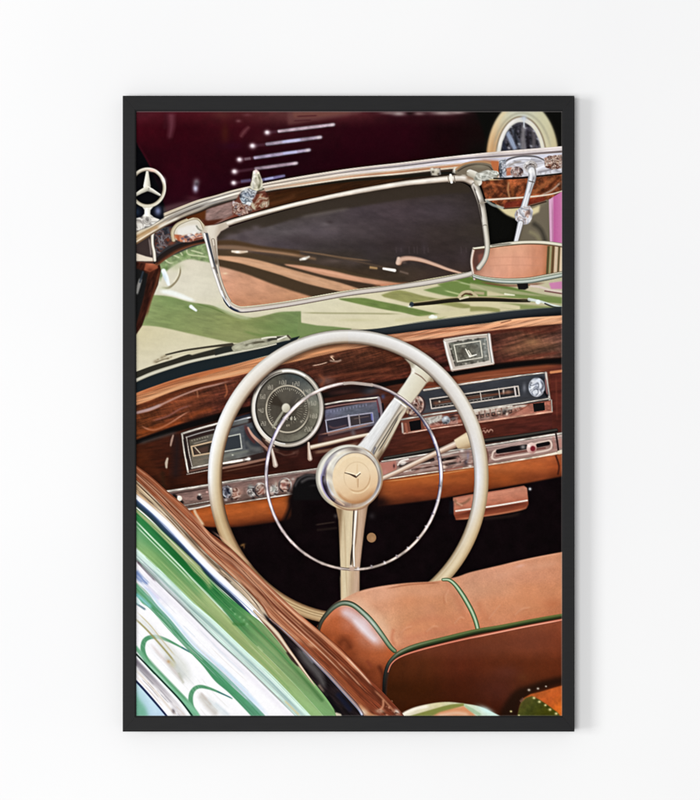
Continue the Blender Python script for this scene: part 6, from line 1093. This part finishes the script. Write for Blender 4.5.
# interior of the loops
stroke([(134,614),(148,626),(160,641),(172,656),(184,672),(190,684)],[3,4,7,12,14,8],(214,216,210),alpha=.8,soft=3); stroke([(164,655),(174,666),(184,680)],[4,9,6],(196,200,196),alpha=.8,soft=2.6)
stroke([(134,617.6),(146,629),(158,642),(170,656),(176,664)],1.7,(150,140,84),soft=.7,alpha=.85); stroke([(137,612),(150,625),(162,640),(176,657)],1,(196,182,140),soft=.6,alpha=.8); stroke([(150,643),(160,655),(172,668),(184,684)],[2,3,3,1.4],(206,190,186),alpha=.6,soft=1.4); spot(168.6,661.6,2,1.6,(190,150,110),alpha=.9,rot=40); spot(172,664,2.4,4,(196,186,130),alpha=.5,rot=-40)
stroke([(178,672),(184,684)],2,(170,170,150),soft=1.2,alpha=.6); stroke([(198,694),(208,704),(218,716)],[4,8,6],(196,190,182),alpha=.8,soft=2.4); stroke([(206,698),(218,709),(228,718)],4,(222,228,230),alpha=.9,soft=2); stroke([(214,702),(230,716)],2.4,(206,216,222),alpha=.8,soft=1.4); stroke([(200,692),(212,706)],2,(176,160,150),alpha=.5,soft=1.2)
# lowest mouldings
stroke([(130,648),(136,654),(150,668.6),(165,684),(180,700),(191.6,715),(196,722)],[1.8],(20,56,44),FL,soft=.5); stroke([(130,651),(136,656.6),(150,671),(164,686),(178,701),(189,716)],1.2,(240,248,244),soft=.5)
band([(130,653),(136,658),(150,673),(165,689),(180,706),(187,716),(190,722)],[(130,661),(136,666),(150,682),(165,698),(176,712),(182,722)],lin((160,680),(154,688),[(0,(130,124,134)),(.5,(176,170,176)),(1,(222,218,220))]),FL,blur=.8)
stroke([(134,668),(148,683),(162,699),(176,716)],2,(214,200,186),alpha=.7,soft=1); stroke([(136,676),(150,692),(164,708)],1.2,(220,200,190),alpha=.6,soft=.8); spot(173.4,711.4,1.6,2.6,(90,80,88),alpha=.9,rot=-20)
poly([(130,676),(136,681.6),(150,697),(165,714.6),(170,722),(130,722)],lin((140,690),(160,716),[(0,(176,212,220)),(1,(186,212,236))]),FL)
poly([(134,690),(140,700),(146,708),(150,722),(134,722)],(112,176,150),FL,blur=2); stroke([(138,684),(150,700),(158,716)],4,(196,222,236),alpha=.6,soft=2)
stroke([(130,675.6),(136,681),(150,696.4),(165,714),(170,721)],[2,2.2,2.2,2,2],(28,40,82),FL,soft=.5)

# fine streaks that follow the flank and the door cap
def streaks(ca, cb, n, cols, wr=(.4, 1.1), al=(.2, .5), seed=1, clipm=None, u=(0, 1)):
    g = np.random.default_rng(seed); A = crom(ca, n=6); B = crom(cb, n=6); m = min(len(A), len(B))
    for _ in range(n):
        f = g.uniform(0, 1); i0 = int(g.uniform(u[0], u[1]-.1)*m); ln = int(g.uniform(.08, .35)*m); i1 = min(m-1, i0+ln)
        if i1 - i0 < 3: continue
        q = [(A[i][0]*(1-f)+B[i][0]*f, A[i][1]*(1-f)+B[i][1]*f) for i in range(i0, i1+1)]
        stroke(q, g.uniform(*wr), cols[g.integers(len(cols))], sm=False, alpha=g.uniform(*al), soft=.5, clip=clipm)
FLM = mask(crom(E2)+[(130,722),(130,484)])
streaks(GC, GD, 40, [(240,250,246),(150,176,172),(206,226,216),(120,150,140)], seed=4)
streaks(GA[:12], GB[:12], 30, [(30,96,50),(70,150,84),(20,84,44),(110,160,100)], seed=5)
streaks(GB[:10], GC[:10], 40, [(170,196,130),(120,160,96),(190,210,160),(96,146,84)], seed=6)
streaks(GD[:8], [(130,590),(136,597),(150,612),(165,626),(185,648),(210,672),(240,702),(255,716)], 46, [(226,224,232),(206,208,220),(250,250,252),(216,206,200),(190,206,222)], seed=7, al=(.25,.6))
streaks(G2A, G2B, 16, [(120,180,150),(54,126,84),(150,196,180)], seed=8)
streaks([(134,604),(150,618),(165,634),(180,652),(196,670),(212,690),(230,708)], [(134,636),(144,650),(158,664),(172,678),(186,692),(196,704),(206,716)], 44, [(206,204,196),(232,232,230),(190,196,196),(214,220,224),(176,170,150)], seed=9, al=(.08,.22))
streaks([(134,658),(150,674),(165,690),(180,706),(190,716)], [(134,676),(150,692),(160,704),(168,712),(172,716)], 26, [(130,124,134),(236,232,232),(206,190,176),(96,92,100)], seed=10)
0 and streaks([(134,684),(146,697),(156,708),(162,714)], [(134,700),(138,706),(142,712),(146,716)], 14, [(206,230,240),(140,196,190),(230,240,244)], seed=12, wr=(.8,2))
streaks(E0[:14], E1[:14] if len(E1)>=14 else E1, 90, [(206,150,118),(90,42,24),(170,104,72),(70,32,18),(228,180,148)], seed=13, al=(.25,.6), wr=(.4,1.3))
streaks(E1[:8], E2[:8], 50, [(70,52,40),(236,222,200),(150,120,92),(214,190,160),(96,76,60)], seed=14, al=(.3,.7))

stroke([(254,611),(264,621),(276,634),(287,649),(297,662),(306,674),(315,686)],[2,5,6.4,5,3.6,2.4,1.2],[(-1,(150,116,90)),(-.5,(226,208,184)),(.2,(206,184,158)),(.7,(130,92,68)),(1,(196,186,150))],MO,soft=.5)
stroke([(262,621),(276,636),(288,652),(297,664)],1.4,(110,74,54),soft=.6,alpha=.85); stroke([(286,651),(293,660),(299,667)],[2,3,1.4],(50,34,30),soft=.6,alpha=.9)
stroke([(312,683),(324,697),(336,713)],1.6,(128,176,108),soft=.7,alpha=.8)
# ------------------------------------------------------------------ print: grain and crispness of a real photographic print
def finish():
    global IMG
    IMG = IMG + .5*(IMG - gblur(IMG, 1.1)) + .12*(IMG - gblur(IMG, 5.))                       # edge contrast of the print
    n = fbm(GX, GY, .5, 120, 3) - .5
    n2 = gblur(rng.random((H, W)).astype(np.float32) - .5, .8)
    L = (IMG @ np.array((.3, .59, .11), np.float32))[..., None]
    IMG = L + (IMG - L) * .93
    IMG = IMG * (1 + .035*n[..., None]) + (.02*n2)[..., None]
    IMG = np.clip(IMG, 0, 1).astype(np.float32)
finish()
# unprinted sliver of paper at the sheet's edges
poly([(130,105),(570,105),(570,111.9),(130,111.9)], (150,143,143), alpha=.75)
poly([(561.4,105),(570,105),(570,722),(561.4,722)], (205,200,196), alpha=.35)
poly([(130,715.4),(570,715.4),(570,722),(130,722)], (226,226,222), alpha=.35)
PRINT_LIGHT = 1.11
KEY = ((-10.0, -8.2, 1.5), (0, 0, 1.45), 4.2, 5.0, 745.)
FRONT = ((-2.0, -9.5, 1.0), (0, 0, 1.5), 3.4, 3.4, 550.)
AMBIENT = .355
def RENAME(p):
    p = {'green_car/door': 'car_door'}.get(p, p)
    for a in ('green_car/sun_visor/', 'green_car/rear_view_mirror/'):
        if p.startswith(a): return p.replace('green_car/', '')
    if p.startswith('green_car/door/'): return p.replace('green_car/door/', 'car_door/')
    if p.startswith('green_car/'): return p.replace('green_car/', '')
    return p
# ==================================================================== BLENDER
import bpy, bmesh
from mathutils import Vector
sc = bpy.context.scene
COL = sc.collection
U = 0.00115                                  # metres per photo pixel: the frame is about 52 x 73 cm
CZ = 1.5                                     # height of the picture's centre line above the floor
def wx(x): return (x - 350.0) * U
def wz(y): return CZ - (y - 400.0) * U
def tag(o, label=None, cat=None, kind=None, group=None):
    if label: o['label'] = label
    if cat: o['category'] = cat
    if kind: o['kind'] = kind
    if group: o['group'] = group
    return o
def mat(name):
    m = bpy.data.materials.new(name); m.use_nodes = True
    return m, m.node_tree.nodes, m.node_tree.links, m.node_tree.nodes['Principled BSDF']
def link_obj(name, me, m, parent=None):
    me.materials.append(m); o = bpy.data.objects.new(name, me); COL.objects.link(o)
    if parent: o.parent = parent
    return o

# ---- materials
MW, n, l, b = mat('white_wall_paint')
tc = n.new('ShaderNodeTexCoord'); nz = n.new('ShaderNodeTexNoise'); nz.inputs['Scale'].default_value = 2.2; nz.inputs['Detail'].default_value = 3
nf = n.new('ShaderNodeTexNoise'); nf.inputs['Scale'].default_value = 160; nf.inputs['Detail'].default_value = 5
cr = n.new('ShaderNodeValToRGB'); cr.color_ramp.elements[0].position = .3; cr.color_ramp.elements[1].position = .7
cr.color_ramp.elements[0].color = (.795, .795, .80, 1); cr.color_ramp.elements[1].color = (.82, .82, .82, 1)
bp = n.new('ShaderNodeBump'); bp.inputs['Strength'].default_value = .10; bp.inputs['Distance'].default_value = .0006
l.new(tc.outputs['Object'], nz.inputs['Vector']); l.new(tc.outputs['Object'], nf.inputs['Vector'])
l.new(nz.outputs['Fac'], cr.inputs['Fac']); l.new(cr.outputs['Color'], b.inputs['Base Color'])
l.new(nf.outputs['Fac'], bp.inputs['Height']); l.new(bp.outputs['Normal'], b.inputs['Normal']); b.inputs['Roughness'].default_value = .9
b.inputs['Specular IOR Level'].default_value = .2

MF, n, l, b = mat('black_lacquered_wood')
tc = n.new('ShaderNodeTexCoord'); nz = n.new('ShaderNodeTexNoise'); nz.inputs['Scale'].default_value = 40; nz.inputs['Detail'].default_value = 4
mp = n.new('ShaderNodeMapping'); mp.inputs['Scale'].default_value = (1, 8, 8)
cr = n.new('ShaderNodeValToRGB'); cr.color_ramp.elements[0].color = (.0120, .0120, .0125, 1); cr.color_ramp.elements[1].color = (.0165, .0165, .0172, 1)
l.new(tc.outputs['Object'], mp.inputs['Vector']); l.new(mp.outputs['Vector'], nz.inputs['Vector']); l.new(nz.outputs['Fac'], cr.inputs['Fac']); l.new(cr.outputs['Color'], b.inputs['Base Color'])
b.inputs['Roughness'].default_value = .5; b.inputs['Specular IOR Level'].default_value = .07
bp = n.new('ShaderNodeBump'); bp.inputs['Strength'].default_value = .08; bp.inputs['Distance'].default_value = .0004
l.new(nz.outputs['Fac'], bp.inputs['Height']); l.new(bp.outputs['Normal'], b.inputs['Normal'])

MB, n, l, b = mat('grey_backing_card'); b.inputs['Base Color'].default_value = (.3, .29, .27, 1); b.inputs['Roughness'].default_value = .9

MP, n, l, b = mat('printed_photo_paper')     # matt paper; the inks are the vertex colours of the sheet
at = n.new('ShaderNodeAttribute'); at.attribute_name = 'ink'; l.new(at.outputs['Color'], b.inputs['Base Color'])
b.inputs['Roughness'].default_value = .9; b.inputs['Specular IOR Level'].default_value = .03

# ---- wall
def box_mesh(name, x0, x1, y0, y1, z0, z1, bev=0):
    bm = bmesh.new(); bmesh.ops.create_cube(bm, size=1)
    for v in bm.verts:
        v.co = Vector(((x0+x1)/2 + v.co.x*(x1-x0), (y0+y1)/2 + v.co.y*(y1-y0), (z0+z1)/2 + v.co.z*(z1-z0)))
    if bev: bmesh.ops.bevel(bm, geom=bm.edges[:], offset=bev, segments=2, affect='EDGES')
    me = bpy.data.meshes.new(name); bm.to_mesh(me); bm.free(); return me
wall = link_obj('wall', box_mesh('wall', -4, 4, 0, .15, -.2, 3.4), MW)
tag(wall, 'plain smooth matt white painted wall behind the framed print', kind='structure')

# ---- framed print
T_FRONT, T_PRINT = .022, .0194               # frame face and paper stand this far off the wall
kf = (3.0 - T_FRONT) / 3.0; kp = (3.0 - T_PRINT) / 3.0     # sizes measured in the photo -> sizes at that depth
root = bpy.data.objects.new('framed_print', None); COL.objects.link(root)
root.location = (wx(349), 0, CZ - (732-400)*U)
bpy.context.view_layer.update()
tag(root, 'black-framed print of a green vintage convertible with ivory steering wheel, hung on white wall', 'framed picture')
def child(o, p): o.parent = p; o.matrix_parent_inverse = p.matrix_world.inverted() if p is root else o.matrix_parent_inverse; return o
OX0, OX1, OY0, OY1 = 122.6, 574.6, 95.6, 731.8
IX0, IX1, IY0, IY1 = 136.2, 562.2, 111.2, 716.0
def fx(x): return wx(x) * kf
def fz(y): return CZ + (wz(y) - CZ) * kf
def rail_mesh(side):
    """mitred rail: moulded section swept along one side"""
    o = [(fx(OX0), fz(OY0)), (fx(OX1), fz(OY0)), (fx(OX1), fz(OY1)), (fx(OX0), fz(OY1))]
    i = [(fx(IX0), fz(IY0)), (fx(IX1), fz(IY0)), (fx(IX1), fz(IY1)), (fx(IX0), fz(IY1))]
    # section: (fraction from outer 0 to inner 1, depth off wall)
    sec = [(0, .001), (0, T_FRONT-.0012), (.02, T_FRONT-.0005), (.07, T_FRONT), (.88, T_FRONT), (.95, T_FRONT-.0004), (.99, T_FRONT-.0012), (1, T_PRINT+.0004), (1, T_PRINT-.0006), (.55, T_PRINT-.0006), (.55, .001)]
    a, c = side, (side + 1) % 4
    bm = bmesh.new(); rings = []
    g = .00008
    for k, q in ((a, g), (c, -g)):
        d = Vector((o[c][0]-o[a][0], 0, o[c][1]-o[a][1])).normalized() * q
        rings.append([bm.verts.new((o[k][0]*(1-f)+i[k][0]*f + d.x, -t, o[k][1]*(1-f)+i[k][1]*f + d.z)) for f, t in sec])
    m = len(sec)
    for j in range(m): bm.faces.new((rings[0][j], rings[0][(j+1) % m], rings[1][(j+1) % m], rings[1][j]))
    bm.faces.new(rings[0]); bm.faces.new(rings[1][::-1])
    bmesh.ops.recalc_face_normals(bm, faces=bm.faces)
    me = bpy.data.meshes.new('frame_rail'); bm.to_mesh(me); bm.free()
    return me
for s in range(4): child(link_obj('frame_rail', rail_mesh(s), MF), root)
child(link_obj('backing_board', box_mesh('backing_board', wx(OX0+9), wx(OX1-9), -T_PRINT+.0012, -.003, wz(OY1-9), wz(OY0+9)), MB), root)

def lin_(c): return np.where(c <= .04045, c/12.92, ((c+.055)/1.055)**2.4)
# paper: unprinted sliver along the edges of the sheet
EXPO = 1.0
INK = np.clip(lin_(IMG) / PRINT_LIGHT, 0, .93)
yy, xx = np.mgrid[0:H, 0:W].astype(np.float32)
VX = ((xx + .5)/S + X0 - 350.) * U * kp
VZ = CZ - (((yy + .5)/S + Y0) - 400.) * U * kp
def region_mesh(name, ids):
    q = np.isin(PID[:-1, :-1], ids)
    r, c = np.nonzero(q)
    if len(r) == 0: return None
    v = np.stack([r*W+c, (r+1)*W+c, (r+1)*W+c+1, r*W+c+1], 1)
    uq, inv = np.unique(v.ravel(), return_inverse=True)
    inv = inv.ravel().astype(np.int32); nf_ = len(r)
    co = np.stack([VX.ravel()[uq], np.full(len(uq), -T_PRINT), VZ.ravel()[uq]], 1).astype(np.float32)
    me = bpy.data.meshes.new(name)
    me.vertices.add(len(uq)); me.vertices.foreach_set('co', co.ravel())
    me.loops.add(nf_*4); me.loops.foreach_set('vertex_index', inv)
    me.polygons.add(nf_); me.polygons.foreach_set('loop_start', np.arange(0, nf_*4, 4, dtype=np.int32))
    me.update(calc_edges=True)
    ink = me.color_attributes.new('ink', 'FLOAT_COLOR', 'POINT')
    cl = np.ones((len(uq), 4), np.float32); cl[:, :3] = INK.reshape(-1, 3)[uq]
    ink.data.foreach_set('color', cl.ravel())
    return me
PLABEL = {
 'maroon_car': 'dark maroon car printed out of focus at the top, with slanting chrome louvres',
 'star_bonnet_ornament': 'three-pointed star in a ring on a small pedestal, printed at the upper left',
 'windshield_frame': 'polished chrome rail of the windshield',
 'sun_visor': 'smoky tinted visor panel in a cream tubular surround',
 'rear_view_mirror': 'mirror on a chrome arm reflecting tan leather',
 'bonnet': 'pale green bonnet seen through the glass',
 'car_door': 'glossy green door with walnut cap and mirrored streaks',
 'speedometer': 'round grey dial with chrome bezel, numbers 20 to 200',
 'steering_wheel': 'large ivory steering wheel with a chrome horn ring',
 'front_seat': 'tan leather seat edged with green piping',
 'dashboard': 'lacquered walnut dashboard', 'radio': 'car radio with a slim dial and chrome knob',
 'dashboard_clock': 'rectangular chrome-rimmed clock', 'pink_panel': 'strip of pink at the right edge'}
tree = {}
for i_, p_ in enumerate(PARTS):
    q_ = RENAME(p_)
    tree.setdefault(q_, []).append(i_)
tops = []
for q_ in tree:
    t_ = q_.split('/')[0]
    if t_ not in tops: tops.append(t_)
for t_ in tops:
    kids = [q for q in tree if q.startswith(t_ + '/')]
    ids = tree.get(t_, [])
    cnt = int(np.isin(PID, ids).sum()) if ids else 0
    if cnt < 60 and kids:                     # nothing but named pieces: the largest piece carries the part
        kids.sort(key=lambda q: -int(np.isin(PID, tree[q]).sum()))
        ids = ids + tree[kids.pop(0)]
    me = region_mesh(t_.split('#')[0], ids)
    if me is None: continue
    po = child(link_obj(t_.split('#')[0], me, MP), root)
    if t_ in PLABEL: po['label'] = PLABEL[t_]
    bpy.context.view_layer.update()
    for q in kids:
        me = region_mesh(q.split('/')[1].split('#')[0], tree[q])
        if me is None: continue
        so = link_obj(q.split('/')[1].split('#')[0], me, MP); so.parent = po; so.matrix_parent_inverse = po.matrix_world.inverted()

# ---- camera
cam = bpy.data.cameras.new('camera'); co_ = bpy.data.objects.new('camera', cam); COL.objects.link(co_)
co_.location = (0, -3.0, CZ); co_.rotation_euler = (math.radians(90), 0, 0)
cam.sensor_fit = 'HORIZONTAL'; cam.sensor_width = 36; cam.lens = 36 * 3.0 / (700*U); cam.clip_end = 100
sc.camera = co_
# ---- light: a large soft window-like source on the left, room light all round
def area(name, loc, target, size, size_y, e, colr=(1, 1, 1)):
    L = bpy.data.lights.new(name, 'AREA'); L.shape = 'RECTANGLE'; L.size = size; L.size_y = size_y; L.energy = e; L.color = colr
    o = bpy.data.objects.new(name, L); COL.objects.link(o); o.location = loc
    o.rotation_euler = (Vector(target) - Vector(loc)).to_track_quat('-Z', 'Y').to_euler(); return o
area('studio_softbox', *KEY); area('studio_softbox', *FRONT)
w = bpy.data.worlds.new('World'); sc.world = w; w.use_nodes = True
w.node_tree.nodes['Background'].inputs['Color'].default_value = (1, 1, 1, 1)
w.node_tree.nodes['Background'].inputs['Strength'].default_value = AMBIENT
sc.view_settings.view_transform = 'Standard'; sc.view_settings.look = 'None'; sc.view_settings.exposure = 0; sc.view_settings.gamma = 1
